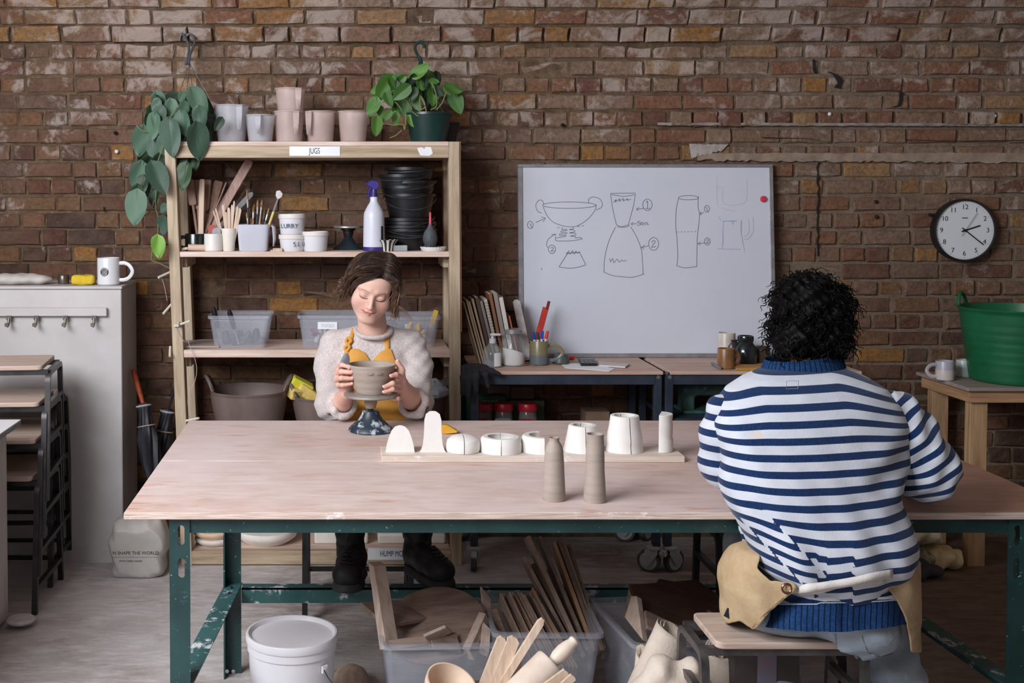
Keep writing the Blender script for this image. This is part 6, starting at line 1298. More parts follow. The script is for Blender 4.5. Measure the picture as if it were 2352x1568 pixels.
# oval bat
c=W(1000,1440,3.40);m=Matrix.Translation(c)@Matrix.Rotation(-.18,4,'Y')@Matrix.Rotation(.42,4,'X');one(G().lathe([(0,0),(.148,0),(.152,.004),(.152,.013),(.148,.016),(0,.016)],48,xf=m@Matrix.Scale(1.0,4),close=False),'round_bat',BRD,'round brown wooden bat leaning in the dusty storage box','bat')
slab([(975,1462),(1025,1440),(1040,1452),(990,1476)],[3.24,3.27,3.30,3.27],.010,BRD2,'short pale board end below the round bat');slab([(885,1470),(975,1458),(985,1478),(900,1490)],[3.26,3.26,3.24,3.24],.012,BRD,'stained board end at the front of the dusty box')
slab([(985,1455),(1048,1450),(1060,1495),(990,1498)],[3.28,3.32,3.26,3.25],.010,BRD,'grey board lying flat in the dusty box')
slab([(1100,1404),(1116,1408),(1078,1492),(1062,1490)],[3.40,3.38,3.26,3.28],.04,BRD2,'pale board leaning right beside the round bat')
slab([(1105,1345),(1128,1375),(1128,1480),(1106,1480)],[3.52,3.50,3.36,3.38],.008,BRD2,'pointed grey board rising behind the round bat');slab([(1108,1425),(1128,1445),(1124,1495),(1100,1495)],[3.36,3.34,3.28,3.30],.03,BRD2,'short pale board in the corner of the dusty box')
slab([(1120,1400),(1142,1396),(1170,1475),(1142,1480)],[3.45,3.45,3.32,3.32],.010,BRD,'dark edged board leaning towards the upright laths')
GL='wooden laths standing in the clear box'
LT=[wood('lath_a',hexc(126,104,90),hexc(160,138,124),2,gs=5),wood('lath_b',hexc(150,112,82),hexc(176,142,112),2,gs=5),wood('lath_c',hexc(96,76,66),hexc(130,108,96),2,gs=5)]
ln=random.Random(9)
def lath(tx,ty,bx,by,Yt,Yb,w,t,mat,label):
    p,q=W(bx,by,Yb),W(tx,ty,Yt);u=(q-p).normalized();ax=Vector((1,0,0))-u*u.x;ax.normalize();nn=u.cross(ax);L=(q-p).length
    return one(G().prism([(0,-w/2),(0,w/2),(L,w/2),(L,-w/2)],p-nn*t/2,u,ax,nn*t),'lath',mat,label,'lath',GL,smooth=False)
for i in range(13):
    tx=1148+i*6.6;lath(tx,1378-ln.uniform(0,8)-(12 if i==11 else 0),tx+78+i*1.5,1545,3.50+ln.uniform(-.03,.03),3.30,.0062,.06,LT[(0,0,2,0,1,0,0)[i%7]],'short lath, %s from the left in the lower row of the lath box'%['first','second','third','fourth','fifth','sixth','seventh','eighth','ninth','tenth','eleventh','twelfth','thirteenth'][i])
tall=[(1201,1282,1316,1500),(1210,1234,1338,1510),(1222,1300,1330,1500),(1237,1236,1352,1505),(1258,1312,1348,1500),(1270,1250,1362,1500),(1281,1246,1372,1500),(1292,1252,1376,1500),(1304,1258,1382,1500),(1318,1330,1386,1500)]
for i,(tx,ty,bx_,by) in enumerate(tall): lath(tx,ty,bx_,by,3.56+.012*i,3.42,.011 if i!=1 else .014,.05,LT[(0,0,2,2,0,1,2,0,2,2)[i]],'tall lath number %s from the left in the lath box'%['one','two','three','four','five','six','seven','eight','nine','ten'][i])
GB3='boards in the right hand clear box'
slab([(1446,1342),(1600,1330),(1690,1396),(1700,1420),(1578,1430),(1490,1382)],[3.44,3.58,3.50,3.42,3.22,3.30],.012,BDK,'large dark brown board lying across the right hand box',group=GB3)
slab([(1514,1328),(1580,1340),(1640,1375),(1500,1345)],[3.60,3.60,3.55,3.55],.010,BDK,'dark board end showing behind the large dark board',group=GB3)
slab([(1450,1368),(1462,1368),(1476,1470),(1440,1420)],[3.36,3.34,3.22,3.34],.02,BRD2,'pale wedge of board standing at the left in the right hand box',group=GB3)
slab([(1444,1345),(1452,1350),(1442,1420),(1430,1420)],[3.46,3.44,3.40,3.42],.012,BRD,'narrow grey board edge at the left of the right hand box',group=GB3)
slab([(1482,1400),(1570,1440),(1565,1470),(1478,1452)],[3.30,3.30,3.24,3.24],.010,BRD,'grey board below the large dark board',group=GB3)
CANV=M('canvas',hexc(196,180,166),hexc(214,200,188),9,.9,bump=.35,bscale=120)
def roll(a,b_,Y0,Y1,r0,r1,label,cut=.2):
    p,q=W(a[0],a[1],Y0),W(b_[0],b_[1],Y1);u=(p-q).normalized();v=u.cross(Vector((0,1,0))).normalized();w=v.cross(u);L=(p-q).length;rows=[]
    for k in range(40):
        an=k/39*4.4*PI;rr=.55+.45*k/39;row=[]
        for j in range(9):
            t=j/8;r=(r1+(r0-r1)*t)*rr*(1+.05*math.sin(3*an+4*t));row.append(q+u*(L*t+(.02*math.sin(an) if j==8 else 0))+(v*math.cos(an)+w*math.sin(an)*.8)*r)
        rows.append(row)
    one(G().grid(rows),'canvas_roll',CANV,label,'canvas','rolled canvas cloths under the table',solid=.002,angle=60)
roll((1545,1446),(1470,1640),3.08,3.00,.050,.060,'largest canvas roll leaning in front of the right hand box');roll((1476,1498),(1468,1640),3.06,3.02,.018,.024,'slim frayed canvas roll at the left of the canvas rolls');roll((1655,1490),(1650,1640),3.10,3.08,.042,.046,'canvas roll seen beneath the stool seat')
s=SDF((W(1500,0,2.95).x-.1,2.86,.1),(W(1600,0,2.95).x+.1,3.06,.40),.006);c=W(1540,1600,2.96);s.ell((c.x,c.y,c.z),(.10,.05,.11),.01);s.warp(lambda x,y,z:.008*np.sin(60*x+40*z)+.006*np.sin(50*z-70*x));soft(s,'folded_canvas',CANV,'crumpled canvas cloth at the bottom edge below the rolls','canvas',2)
# bin of wooden tools at the bottom edge
bb=Vector((W(1160,0,2.86).x,2.87,0));one(G().lathe([(0,0),(.12,0),(.15,.27),(.156,.272),(.154,.262),(.116,.008),(0,.006)],40,c=bb,close=False),'tool_bin',TUBM,'grey bin holding the rolling pin and wooden sticks at the bottom edge','bin')
GK='wooden sticks standing in the bin'
for a,b_,w,t,lb in (((1085,1640),(1155,1462),.026,.012,'flat square ended stick leaning right, leftmost in the bin'),((1108,1650),(1182,1462),.032,.012,'widest flat stick in the bin'),((1096,1660),(1247,1420),.018,.012,'longest narrow stick crossing the others in the bin'),((1140,1640),(1197,1515),.012,.006,'short thin stick beside the rolling pin')):
    stick(a,b_,2.86,2.92,w,t,'wooden_stick',WT,lb,'stick',GK)
p,q=W(1150,1640,2.84),W(1322,1468,2.90);u=(q-p);L=u.length;u.normalize();v=u.cross(Vector((0,1,0))).normalized();w=v.cross(u);X=Matrix((v,w,u)).transposed().to_4x4();X.translation=p
th=T('rolling_pin','pale wooden rolling pin leaning out of the bin','rolling pin',p);lr=.043
G().lathe([(0,0),(lr-.004,0),(lr,.004),(lr,L*.66),(lr-.004,L*.68),(lr*.3,L*.685),(0,L*.685)],40,xf=X,close=False).out('roller',M('maple',hexc(206,188,172),hexc(222,206,192),6,.5,stretch=(3,3,3)),th)
G().lathe([(.012,L*.68),(.014,L*.70),(.019,L*.76),(.020,L*.84),(.016,L*.92),(.013,L*.95),(.014,L*.985),(.010,L),(0,L)],24,xf=X,close=False).out('handle',M('maple',(.5,.5,.5)),th)
c=W(1032,1580,2.84);m=Matrix.Translation(c)@Matrix.Rotation(.30,4,'Y')@Matrix.Rotation(.35,4,'X');one(G().lathe([(0,-.055),(.03,-.053),(.055,-.035),(.064,0),(.065,.02),(.061,.02),(.057,0),(.046,-.03),(0,-.045)],40,xf=m,close=False),'wooden_bowl',M('bowl_wood',hexc(206,180,158),hexc(222,200,180),7,.5),'pale wooden bowl tilted towards the table at the bottom edge','bowl')
stick((1230,1600),(1305,1545),2.80,2.82,.030,.01,'wooden_stick',WT,'stub of a flat stick in front of the rolling pin','stick',GK);stick((1265,1600),(1318,1552),2.79,2.80,.018,.01,'wooden_stick',WT,'dark edged stick at the right of the rolling pin','stick',GK)
# cardboard box under the stool
a,b_=W(1745,1600,3.0),W(1800,1500,3.0);th=T('printed_box','dark box with a printed label under the stool','box',(b_.x,3.05,0));G().span((a.x-.06,3.02,0),(b_.x+.05,3.25,b_.z)).out('carton',M('dark_card',hexc(52,44,44),hexc(68,58,58),9,.6),th,smooth=False)
G().span((a.x,3.018,b_.z-.12),(a.x+.05,3.0199,b_.z-.01)).out('printed_label',M('label_print',hexc(96,104,122),hexc(122,98,108),30,.6),th,smooth=False)
# ------------------------------------------------------------------ people
from mathutils.bvhtree import BVHTree
def sloft(s,rows,k=.01,p=2.0):
    """implicit loft: rows (z, x0, x1, yc, b) -> superellipse slices; added to the SDF s"""
    rows=sorted(rows);Z=np.array([r[0] for r in rows]);X0=np.array([r[1] for r in rows]);X1=np.array([r[2] for r in rows]);YC=np.array([r[3] for r in rows]);B=np.array([r[4] for r in rows])
    lo=(X0.min(),(YC-B).min(),Z[0]);hi=(X1.max(),(YC+B).max(),Z[-1]);sl=s._box(lo,hi,max(k,3*s.h));x,y,z=s._pts(sl)
    f=lambda A:np.interp(z,Z,A);a=(f(X1)-f(X0))/2;cx=(f(X1)+f(X0))/2;cy=f(YC);b=f(B)
    r=(np.abs((x-cx)/a)**p+np.abs((y-cy)/b)**p)**(1/p);d=(r-1)*np.minimum(a,b)
    d=np.maximum(d,np.maximum(Z[0]-z,z-Z[-1]));s.put(sl,d,k,'add');return s
def rows_px(rows):
    o=[]
    for y,xl,xr,Y,b in rows:
        l,r=W(xl,y,Y),W(xr,y,Y);o.append((l.z,l.x,r.x,Y,b))
    return o
def px_of(V):
    z=V[:,2]-H;d=V[:,1]*cp-z*sp;u=V[:,1]*sp+z*cp;return CX+F*V[:,0]/d,CY-F*u/d
def inpoly(px,py,poly):
    c=np.zeros(len(px),bool);n=len(poly)
    for i in range(n):
        (x1,y1),(x2,y2)=poly[i],poly[(i+1)%n]
        c^=((y1>py)!=(y2>py))&(px<(x2-x1)*(py-y1)/(y2-y1+1e-9)+x1)
    return c
def cut(V,Q,keep,it=8):
    m=keep[Q].all(1);Q=Q[m];u,inv=np.unique(Q,return_inverse=True);V2=V[u].copy();Q2=inv.reshape(Q.shape)
    e=np.sort(np.concatenate([Q2[:,[i,(i+1)%4]] for i in range(4)]),1);k,c=np.unique(e,axis=0,return_counts=True);b=k[c==1]   # smooth the cut edge
    for _ in range(it):
        A=np.zeros_like(V2);n=np.zeros(len(V2));np.add.at(A,b[:,0],V2[b[:,1]]);np.add.at(A,b[:,1],V2[b[:,0]]);np.add.at(n,b[:,0],1);np.add.at(n,b[:,1],1);q=n>0
        V2[q]=.5*V2[q]+.5*A[q]/n[q][:,None]
    return V2,Q2,u
class Surf:
    def __init__(s,V,Q): s.b=BVHTree.FromPolygons([Vector(v) for v in V],[tuple(int(i) for i in q) for q in Q])
    def at(s,px,py,off=.002):
        d=Vector(ray(px,py)).normalized();h=s.b.ray_cast(Vector((0,0,H)),d)
        return (h[0]-d*off) if h[0] is not None else None
def m_skin():
    s=NT('skin');a=s.N('Attribute',attribute_name='skin');n=s.noise(s.coord(),60,4)
    s.set(Base_Color=s.mix(s.ramp(n,[(.3,.0),(.7,.10)]),a.outputs['Color'],hexc(200,130,120)),Roughness=.48,Subsurface_Weight=.12,Subsurface_Scale=.006);s.b.inputs['Subsurface Radius'].default_value=(1,.35,.2)
    s.bump(s.noise(s.coord(),260,3),.05,.001);return s.m
SKIN=m_skin()
def knit(name,c1,c2,scale=420):
    s=NT(name);co=s.coord((1,1,1));n=s.noise(s.coord((1,1,.45)),scale*.5,3,.6);l=s.noise(co,9,4,.6)
    s.set(Base_Color=s.mix(s.ramp(n,[(.35,0.0),(.65,1.0)]),c1,c2),Roughness=.95,Specular_IOR_Level=.15,Sheen_Weight=.25);s.bump(s.math('ADD',n,s.math('MULTIPLY',l,.8)),.35,.003);return s.m
# ---------------- the person in the mustard apron
HC=Vector((.092,4.262,1.212));th_,ro_,yw=R(27),R(11),R(-4)
f0=Vector((0,-math.cos(th_),-math.sin(th_)));u0=Vector((0,-math.sin(th_),math.cos(th_)));x0v=Vector((1,0,0))
rr=Matrix.Rotation(ro_,3,f0);u1=(-1 if False else 1)*(Matrix.Rotation(-ro_,3,f0)@u0);x1v=Matrix.Rotation(-ro_,3,f0)@x0v
if u1.x<0: u1=Matrix.Rotation(ro_,3,f0)@u0;x1v=Matrix.Rotation(ro_,3,f0)@x0v
f1=Matrix.Rotation(yw,3,u1)@f0;x1v=Matrix.Rotation(yw,3,u1)@x1v
def HW(p): return HC+x1v*p[0]+f1*p[1]+u1*p[2]
HA=np.array([list(x1v),list(f1),list(u1)])
def toh(v): d=np.array(v)-np.array(HC);return HA@d
def tow(V): return V@HA+np.array(HC)
s=SDF((-.10,-.13,-.20),(.10,.135,.13),.0021)
s.ell((0,-.014,.030),(.073,.092,.080),.02).ell((0,.026,-.030),(.065,.062,.080),.03).ell((0,.036,.042),(.060,.046,.044),.03)
for q in (-1,1):
    s.cone((q*.053,.004,-.050),(q*.015,.066,-.099),.024,.019,.030);s.ell((q*.040,.056,-.036),(.028,.022,.030),.022)
    s.cone((q*.014,.081,.026),(q*.046,.066,.026),.0075,.006,.014)
s.ell((0,.066,-.099),(.021,.017,.017),.02).ell((0,.070,-.062),(.030,.020,.024),.018)
for q in (-1,1): s.ell((q*.031,.096,.003),(.019,.013,.0115),.012,op='sub')
s.cone((0,.082,.018),(0,.105,-.026),.0070,.0085,.010).ell((0,.1065,-.030),(.0100,.0100,.0088),.006)
for q in (-1,1):
    s.ell((q*.0105,.0975,-.034),(.0066,.0085,.0066),.005);s.ell((q*.031,.0715,.002),(.0170,.0150,.0140),.004);s.ell((q*.006,.101,-.0395),(.003,.005,.002),.002,op='sub')
s.chain([(-.026,.0800,-.0592),(-.009,.0905,-.0565),(0,.0910,-.0580),(.009,.0905,-.0565),(.026,.0800,-.0592)],[.0022,.0042,.0040,.0042,.0022],.003)
s.chain([(-.023,.0810,-.0622),(0,.0905,-.0668),(.023,.0810,-.0622)],[.0025,.0056,.0025],.003)
s.chain([(-.026,.0830,-.0565),(-.010,.0955,-.0612),(.010,.0955,-.0612),(.026,.0830,-.0565)],[.0010,.0016,.0016,.0010],.001)if False else None
for a_,b_ in (((-.028,.083,-.0600),(-.009,.0965,-.0614)),((-.009,.0965,-.0612),(.009,.0965,-.0612)),((.009,.0965,-.0614),(.028,.083,-.0600))): s.cone(a_,b_,.0016,.0022,.002,op='sub')
nb=toh((.095,4.365,1.02));nt=(0,-.022,-.075);s.cone(nt,tuple(nb),.050,.056,.03)
for q in (-1,1): s.ell((q*.073,-.006,-.008),(.008,.018,.028),.006)
Vh,Qh=s.mesh(1)
# colour of the skin, lips and flush
base=np.array(hexc(226,186,170));C=np.tile(base,(len(Vh),1))
def blend(C,w,c): return C*(1-w[:,None])+np.array(c)*w[:,None]
x,y,z=Vh.T
for q in (-1,1): C=blend(C,.40*np.exp(-(((x-q*.042)/.020)**2+((z+.036)/.020)**2))*(y>.03),hexc(222,146,136))
C=blend(C,.35*np.exp(-((x/.012)**2+((z+.031)/.012)**2))*(y>.09),hexc(222,140,128))
lip=np.exp(-np.clip(np.abs(z+.0615+.10*np.abs(x)*0-(.0022*(np.abs(x)/.024)**2))/.0078,0,9)**4)*np.exp(-np.clip(np.abs(x)/.0275,0,9)**8)*(y>.074);C=blend(C,.75*lip,hexc(190,104,98))
for q in (-1,1): C=blend(C,.40*np.exp(-(((x-q*.031)/.020)**2+((z-.006)/.009)**2))*(y>.06),hexc(192,140,128))
Vh=tow(Vh)
# forearms and hands
s=SDF((-.13,3.82,.72),(.34,4.26,1.0),.0030)
FR=.0082
def P3(t): return tuple(W(t[0],t[1],t[2]))
# her right hand (picture left): steadies the rim with a steel kidney
s.chain([P3((774,930,4.14)),P3((784,922,4.09)),P3((797,900,4.00))],[.030,.034,.027],.02)
s.ell(P3((788,868,3.975)),(.026,.024,.040),.015,rot=(0,.18,0)).ell(P3((795,882,3.985)),(.024,.022,.030),.015)
for kn,md,tp,r in (((779,843,3.962),(786,838,3.925),(803,843,3.905),FR),((774,857,3.955),(784,853,3.905),(807,855,3.895),FR*1.05),((773,871,3.955),(784,868,3.900),(809,869,3.900),FR),((777,884,3.962),(787,884,3.915),(808,881,3.912),FR*.88)):
    s.ell(P3(kn),(r*1.25,)*3,.010);s.chain([P3(kn),P3(md),P3(tp)],[r*1.15,r*1.02,r*.86],.0045)
s.chain([P3((800,880,4.0)),P3((808,858,4.005)),P3((806,836,4.0))],[.0125,.011,.009],.008)
# her left hand (picture right)
s.chain([P3((955,928,4.14)),P3((944,914,4.09)),P3((920,885,3.985))],[.031,.036,.027],.02)
s.ell(P3((913,872,3.955)),(.026,.026,.040),.015,rot=(0,-.25,0)).ell(P3((920,884,3.97)),(.026,.024,.030),.015)
for kn,md,tp,r in (((918,864,3.925),(910,860,3.885),(899,863,3.872),FR),((916,882,3.925),(902,880,3.872),(884,888,3.863),FR*1.05),((915,896,3.93),(902,893,3.875),(883,900,3.866),FR),((918,912,3.945),(914,915,3.905),(904,917,3.895),FR*.86)):
    s.ell(P3(kn),(r*1.25,)*3,.010);s.chain([P3(kn),P3(md),P3(tp)],[r*1.15,r*1.02,r*.86],.0045)
s.chain([P3((924,872,3.945)),P3((922,850,3.935)),P3((913,831,3.930))],[.0135,.0115,.0090],.010)
Va,Qa=s.mesh(1);Ca=np.tile(np.array(hexc(222,176,160)),(len(Va),1));xp,yp=px_of(Va)
for t in ((805,843),(808,855),(810,869),(809,881),(898,863),(882,888),(881,900),(913,829)): Ca=blend(Ca,.55*np.exp(-(((xp-t[0])/9)**2+((yp-t[1])/8)**2)),hexc(214,140,128))
# hidden trunk so that the body is one figure
s=SDF((-.16,4.20,.48),(.36,4.60,1.10),.012);s.ell((.09,4.42,.60),(.15,.12,.13),.05).ell((.09,4.42,.80),(.125,.09,.2),.05).ell((.09,4.40,.97),(.15,.08,.07),.05).cone((.095,4.38,1.0),(.095,4.365,1.045),.05,.048,.03)
s.chain([(-.04,4.41,.965),P3((765,935,4.24))],[.036,.030],.02);s.chain([(.22,4.41,.965),P3((965,935,4.24))],[.036,.030],.02)
Vt,Qt=s.mesh(1)
V=np.concatenate([Vh,Va,Vt]);Q=np.concatenate([Qh,Qa+len(Vh),Qt+len(Vh)+len(Va)]);C=np.concatenate([C,Ca,np.tile(base,(len(Vt),1))])
wom=obj_np('person',V,Q,SKIN,None,(.09,4.40,.50),col=C);tag(wom,'seated person in a cream jumper and mustard apron looking down at a clay bowl','person')
bodyS=Surf(np.concatenate([Vh,Va]),np.concatenate([Qh,Qa+len(Vh)]))
NAIL=M('nail',hexc(226,168,156),None,9,.3)
for t in ((804,841),(807.5,853.5),(809,867.5),(808,880),(897.5,862),(881.5,887),(881,899.5),(912.5,828)):
    p=bodyS.at(t[0],t[1],.0004)
    if p: G().lathe([(0,.0012),(.0042,.0008),(.0052,0),(0,-.0005)],12,xf=Matrix.Translation(p)@Matrix.Rotation(PI/2,4,'X')@Matrix.Scale(.85,4,(0,1,0)),close=False).out('fingernail',NAIL,wom)
LASH=M('lash',hexc(52,36,32),None,9,.8);BROW=M('brow_hair',hexc(160,122,104),hexc(184,146,128),60,.9)
faceT=BVHTree.FromPolygons([Vector(v) for v in Vh],[tuple(int(i) for i in q) for q in Qh])
def onface(a,b,off):
    o=HW((a,.16,b));h=faceT.ray_cast(o,-f1);return h[0]+f1*off if h[0] else HW((a,.08,b))
for q in (-1,1):
    P=[onface(q*a,b,.0004) for a,b in ((.0150,-.0055),(.0205,-.0085),(.0270,-.0100),(.0340,-.0100),(.0405,-.0080),(.0465,-.0040))];G().tube(bez(P,4),[.0006]+[.0013]*19+[.0009],6).out('eyelashes',LASH,wom)
    P=[onface(q*a,b,.0002) for a,b in ((.0160,.0105),(.0230,.0125),(.0310,.0130),(.0390,.0110),(.0450,.0070))];G().tube(bez(P,4),.0006,6).out('eyelid_crease',M('crease',hexc(170,116,104),None,9,.6),wom)
    P=[onface(q*a,b,-.0006) for a,b in ((.0130,.0235),(.0210,.0255),(.0310,.0265),(.0410,.0250),(.0500,.0210))];G().tube(bez(P,4),[.0010]+[.0018]*12+[.0010]*4,6).out('eyebrow',BROW,wom)
P=[onface(a,b,-.0003) for a,b in ((-.0285,-.0592),(-.0170,-.0610),(-.0070,-.0614),(0,-.0620),(.0070,-.0614),(.0170,-.0610),(.0285,-.0592))];G().tube(bez(P,4),.0009,6).out('lip_line',M('lip_line',hexc(140,70,66),None,9,.6),wom)
# jumper
KN=knit('oatmeal_knit',hexc(186,174,172),hexc(212,202,201))
def wtorso(s,g=0,k=.04):
    sloft(s,[(.50,-.04-g,.22+g,4.43,.13+g),(.62,-.06-g,.25+g,4.42,.135+g),(.75,-.06-g,.25+g,4.415,.125+g),(.88,-.07-g,.26+g,4.405,.120+g),(.95,-.085-g,.272+g,4.40,.105+g),(1.0,-.075-g,.262+g,4.395,.085+g),(1.035,-.02-g,.205+g,4.385,.062+g),(1.052+g,.03,.155,4.38,.045)],k,2.3)
    for q in (.035,.152): s.ell((q,4.315,.905),(.050+g,.040+g,.050+g),.04)
    return s
s=SDF((-.20,4.02,.48),(.40,4.60,1.09),.0050);wtorso(s)
s.chain([(-.052,4.395,.985),(-.070,4.37,.90),P3((762,928,4.215)),P3((780,928,4.13))],[.052,.055,.054,.054],.035)
s.chain([(.238,4.395,.985),(.258,4.37,.90),P3((955,926,4.215)),P3((952,928,4.13))],[.052,.056,.057,.056],.035)
for a_,r_ in ((P3((786,928,4.085)),.053),(P3((950,925,4.085)),.055)):   # rolled cuffs
    for t in range(14):
        an=2*PI*t/14;ax=Vector((.35 if r_<.054 else -.45,-.75,.25)).normalized();e1=ax.cross(Vector((0,0,1))).normalized();e2=ax.cross(e1);s.ell(tuple(Vector(a_)+(e1*math.cos(an)+e2*math.sin(an))*(r_-.012)+ax*.004*math.sin(5*an)),(.016,.016,.016),.010)
s.ell((.092,4.318,1.075),(.060,.050,.040),.012,op='sub').cone((.095,4.37,1.03),(.092,4.30,1.12),.050,.056,.01,op='sub')
def wfold(x,y,z):
    l=np.clip((.02-x)/.06,0,1);r=np.clip((x-.17)/.06,0,1);side=np.maximum(l,r)
    return side*(.0016*np.sin(70*z+75*x*np.sign(x-.09)+25*y)*np.sin(23*z+17*y+9*x)+.0016*np.sin(120*z-90*x))+.0008*np.sin(70*x+40*z)
s.warp(wfold)
# hollow the cuffs
s.cone(P3((776,940,4.13)),P3((800,912,4.03)),.036,.030,.006,op='sub').cone(P3((962,940,4.13)),P3((932,905,4.03)),.038,.030,.006,op='sub')
V,Q=s.mesh(1);swt=obj_np('jumper',V,Q,KN,wom);swS=Surf(V,Q)
P=[]
for k in range(28):
    a=2*PI*k/28;P.append(Vector((.094+.068*math.cos(a),4.345-.062*math.sin(a)*1.0,1.040-.022*max(0,math.sin(a))+.012*max(0,-math.sin(a)))))
G().tube(P,.0085,8,closed=True).out('neckband',knit('oatmeal_rib',hexc(186,172,172),hexc(210,198,198)),swt)
# mustard apron: bib cut from a slightly larger trunk
MUS=M('mustard_linen',hexc(196,136,52),hexc(214,158,78),16,.85,bump=.25,bscale=90,spots=(hexc(150,98,44),10,.68))
s=SDF((-.10,4.20,.50),(.30,4.45,1.0),.0032);wtorso(s,.006);s.warp(lambda x,y,z:.002*np.sin(60*z+30*x)*(z<.82)+.0035*np.sin(120*z+14*x)*np.clip((.79-z)/.03,0,1))
V,Q=s.mesh(1);xp,yp=px_of(V)
bib=[(798,812),(806,800),(822,800),(838,808),(847,820),(852,833),(860,820),(872,808),(888,800),(899,799),(910,830),(935,880),(960,930),(975,985),(975,1250),(770,1250),(775,985),(785,930),(790,870),(793,830)]
k_=inpoly(xp,yp,bib)&(V[:,1]<4.41);Vb,Qb,_=cut(V,Q,k_);ap=obj_np('apron',Vb,Qb,MUS,wom);ap.modifiers.new('solid','SOLIDIFY').thickness=.003;apS=Surf(Vb,Qb)
def strap(name,pts,w,surf,mat,parent,off=.003,t=.002):
    P=[surf.at(x,y,off) for x,y in pts];P=[p for p in P if p];P=bez(P,5);L=[]
    for i,p in enumerate(P):
        d=P[min(i+1,len(P)-1)]-P[max(i-1,0)];n=d.cross(Vector(ray(800,700))).normalized();L.append([p-n*w,p,p+n*w])
    return G().grid(L).out(name,mat,parent,solid=t)
strap('apron_strap',[(890,808),(889,795),(889,780),(888,765),(887,752)],.0095,swS,MUS,ap);strap('apron_strap',[(801,812),(802,795),(806,780),(809,768),(813,755)],.008,swS,MUS,ap)
g=G();kp=swS.at(801,785,.008)
g.tube(bez([swS.at(x,y,o) for x,y,o in ((799,812,.006),(792,800,.008),(800,790,.012),(807,782,.010),(799,776,.010),(795,786,.010),(803,796,.012),(797,806,.010),(788,822,.006),(785,840,.005),(783,858,.004))],5),[.006]*30+[.0055]*21,8);g.out('apron_knot',MUS,ap)
# kidney tool in her right hand
p=W(792,824,3.93);one(G().lathe([(0,-.0008),(.014,-.0008),(.016,0),(.014,.0008),(0,.0008)],28,xf=Matrix.Translation(p+Vector((0,.005,-.012)))@Matrix.Rotation(.2,4,'Y')@Matrix.Rotation(PI/2,4,'X')@Matrix.Scale(2.0,4,(0,1,0)),close=False),'metal_rib',M('scraper_steel',(.2,.2,.2)),'grey steel kidney held in the hand at the bowl rim','tool')
# trousers and boots
BLKT=M('black_trousers',hexc(20,20,24),hexc(30,30,34),16,.9);LEA=M('black_boot_leather',hexc(15,15,17),hexc(26,26,29),18,.55,bump=.3,bscale=60);SOLE=M('boot_sole',hexc(36,36,38),hexc(60,60,62),30,.7);LACE=M('boot_lace',hexc(28,28,30),hexc(44,44,46),30,.7)
s=SDF((-.14,3.66,.40),(.38,4.56,.72),.012)
s.ell((.09,4.43,.59),(.16,.13,.10),.05)
for hx,kn,an in ((.02,(-.005,3.96,.635),(.005,3.835,.40)),(.165,(.22,3.98,.635),(.230,3.845,.40))): s.chain([(hx,4.40,.59),kn,an],[.080,.062,.048],.03)
s.clip(lambda x,y,z:np.maximum(z-.715,np.where((y>4.18)&(y<4.46)&(x>-.15),.5015-z,-1.0)));V,Q=s.mesh(1);obj_np('trousers',V,Q,BLKT,wom)
def boot(ank,heel,toe,top):
    A,Hh_,To,Tp=[Vector(p) for p in (ank,heel,toe,top)];d=(To-Hh_);d.z=0;L=d.length;d.normalize();n=Vector((-d.y,d.x,0));zb_=.2925
    s=SDF((min(Hh_.x,To.x)-.09,min(To.y,Hh_.y)-.09,zb_-.01),(max(Hh_.x,To.x)+.09,max(Hh_.y,Tp.y)+.09,Tp.z+.02),.0042)
    s.chain([tuple(Tp),tuple(A+Vector((0,0,.04))),tuple(A+Vector((0,0,-.03)))],[.050,.045,.046],.02)
    s.chain([tuple(Hh_+d*.035+Vector((0,0,.058))),tuple(Hh_+d*L*.5+Vector((0,0,.062))),tuple(To-d*.045+Vector((0,0,.050)))],[.040,.044,.042],.025).ell(tuple(To-d*.045+Vector((0,0,.045))),(.047,.047,.034),.015)
    s.warp(lambda x,y,z:.0014*np.sin(150*z+60*x)*(z>zb_+.09));s.clip(lambda x,y,z:(zb_+.022)-z)
    V,Q=s.mesh(1);b=obj_np('boot',V,Q,LEA,wom)
    s=SDF((min(Hh_.x,To.x)-.09,min(To.y,Hh_.y)-.09,zb_-.03),(max(Hh_.x,To.x)+.09,max(Hh_.y,Tp.y)+.09,zb_+.05),.004)
    for a_,b_,r in ((.04,.09,.042),(.13,L-.045,.050)): s.chain([tuple(Hh_+d*a_+Vector((0,0,zb_-Hh_.z))),tuple(Hh_+d*b_+Vector((0,0,zb_-Hh_.z)))],[r,r],.01)
    s.clip(lambda x,y,z:np.maximum(zb_-z,z-(zb_+.026)));V2,Q2=s.mesh(0);obj_np('sole',V2,Q2,SOLE,b)
    sf=BVHTree.FromPolygons([Vector(v) for v in V],[tuple(int(i) for i in q) for q in Q]);
    prev=None
    for k in range(7):
        t=k/6;c=(To-d*.085+Vector((0,0,.085))).lerp(A-d*-.0+Vector((0,0,.075))+d*.03,t);row=[]
        for q in (-1,1):
            h=sf.find_nearest(c+n*q*.020+d*.05);row.append(h[0]+h[1]*.002)
        G().tube([row[0],(row[0]+row[1])/2+d*.012+Vector((0,0,.004)),row[1]],.0022,6).out('lace',LACE,b)
        if prev: G().tube([prev[0],(prev[0]+row[1])/2+d*.012,row[1]],.0018,5).out('lace',LACE,b)
        prev=row
    return b
boot((.006,3.825,.385),(.030,3.83,.2925),(-.012,3.615,.2925),(.004,3.85,.50));boot((.232,3.845,.385),(.205,3.85,.2925),(.318,3.655,.2925),(.228,3.86,.50))
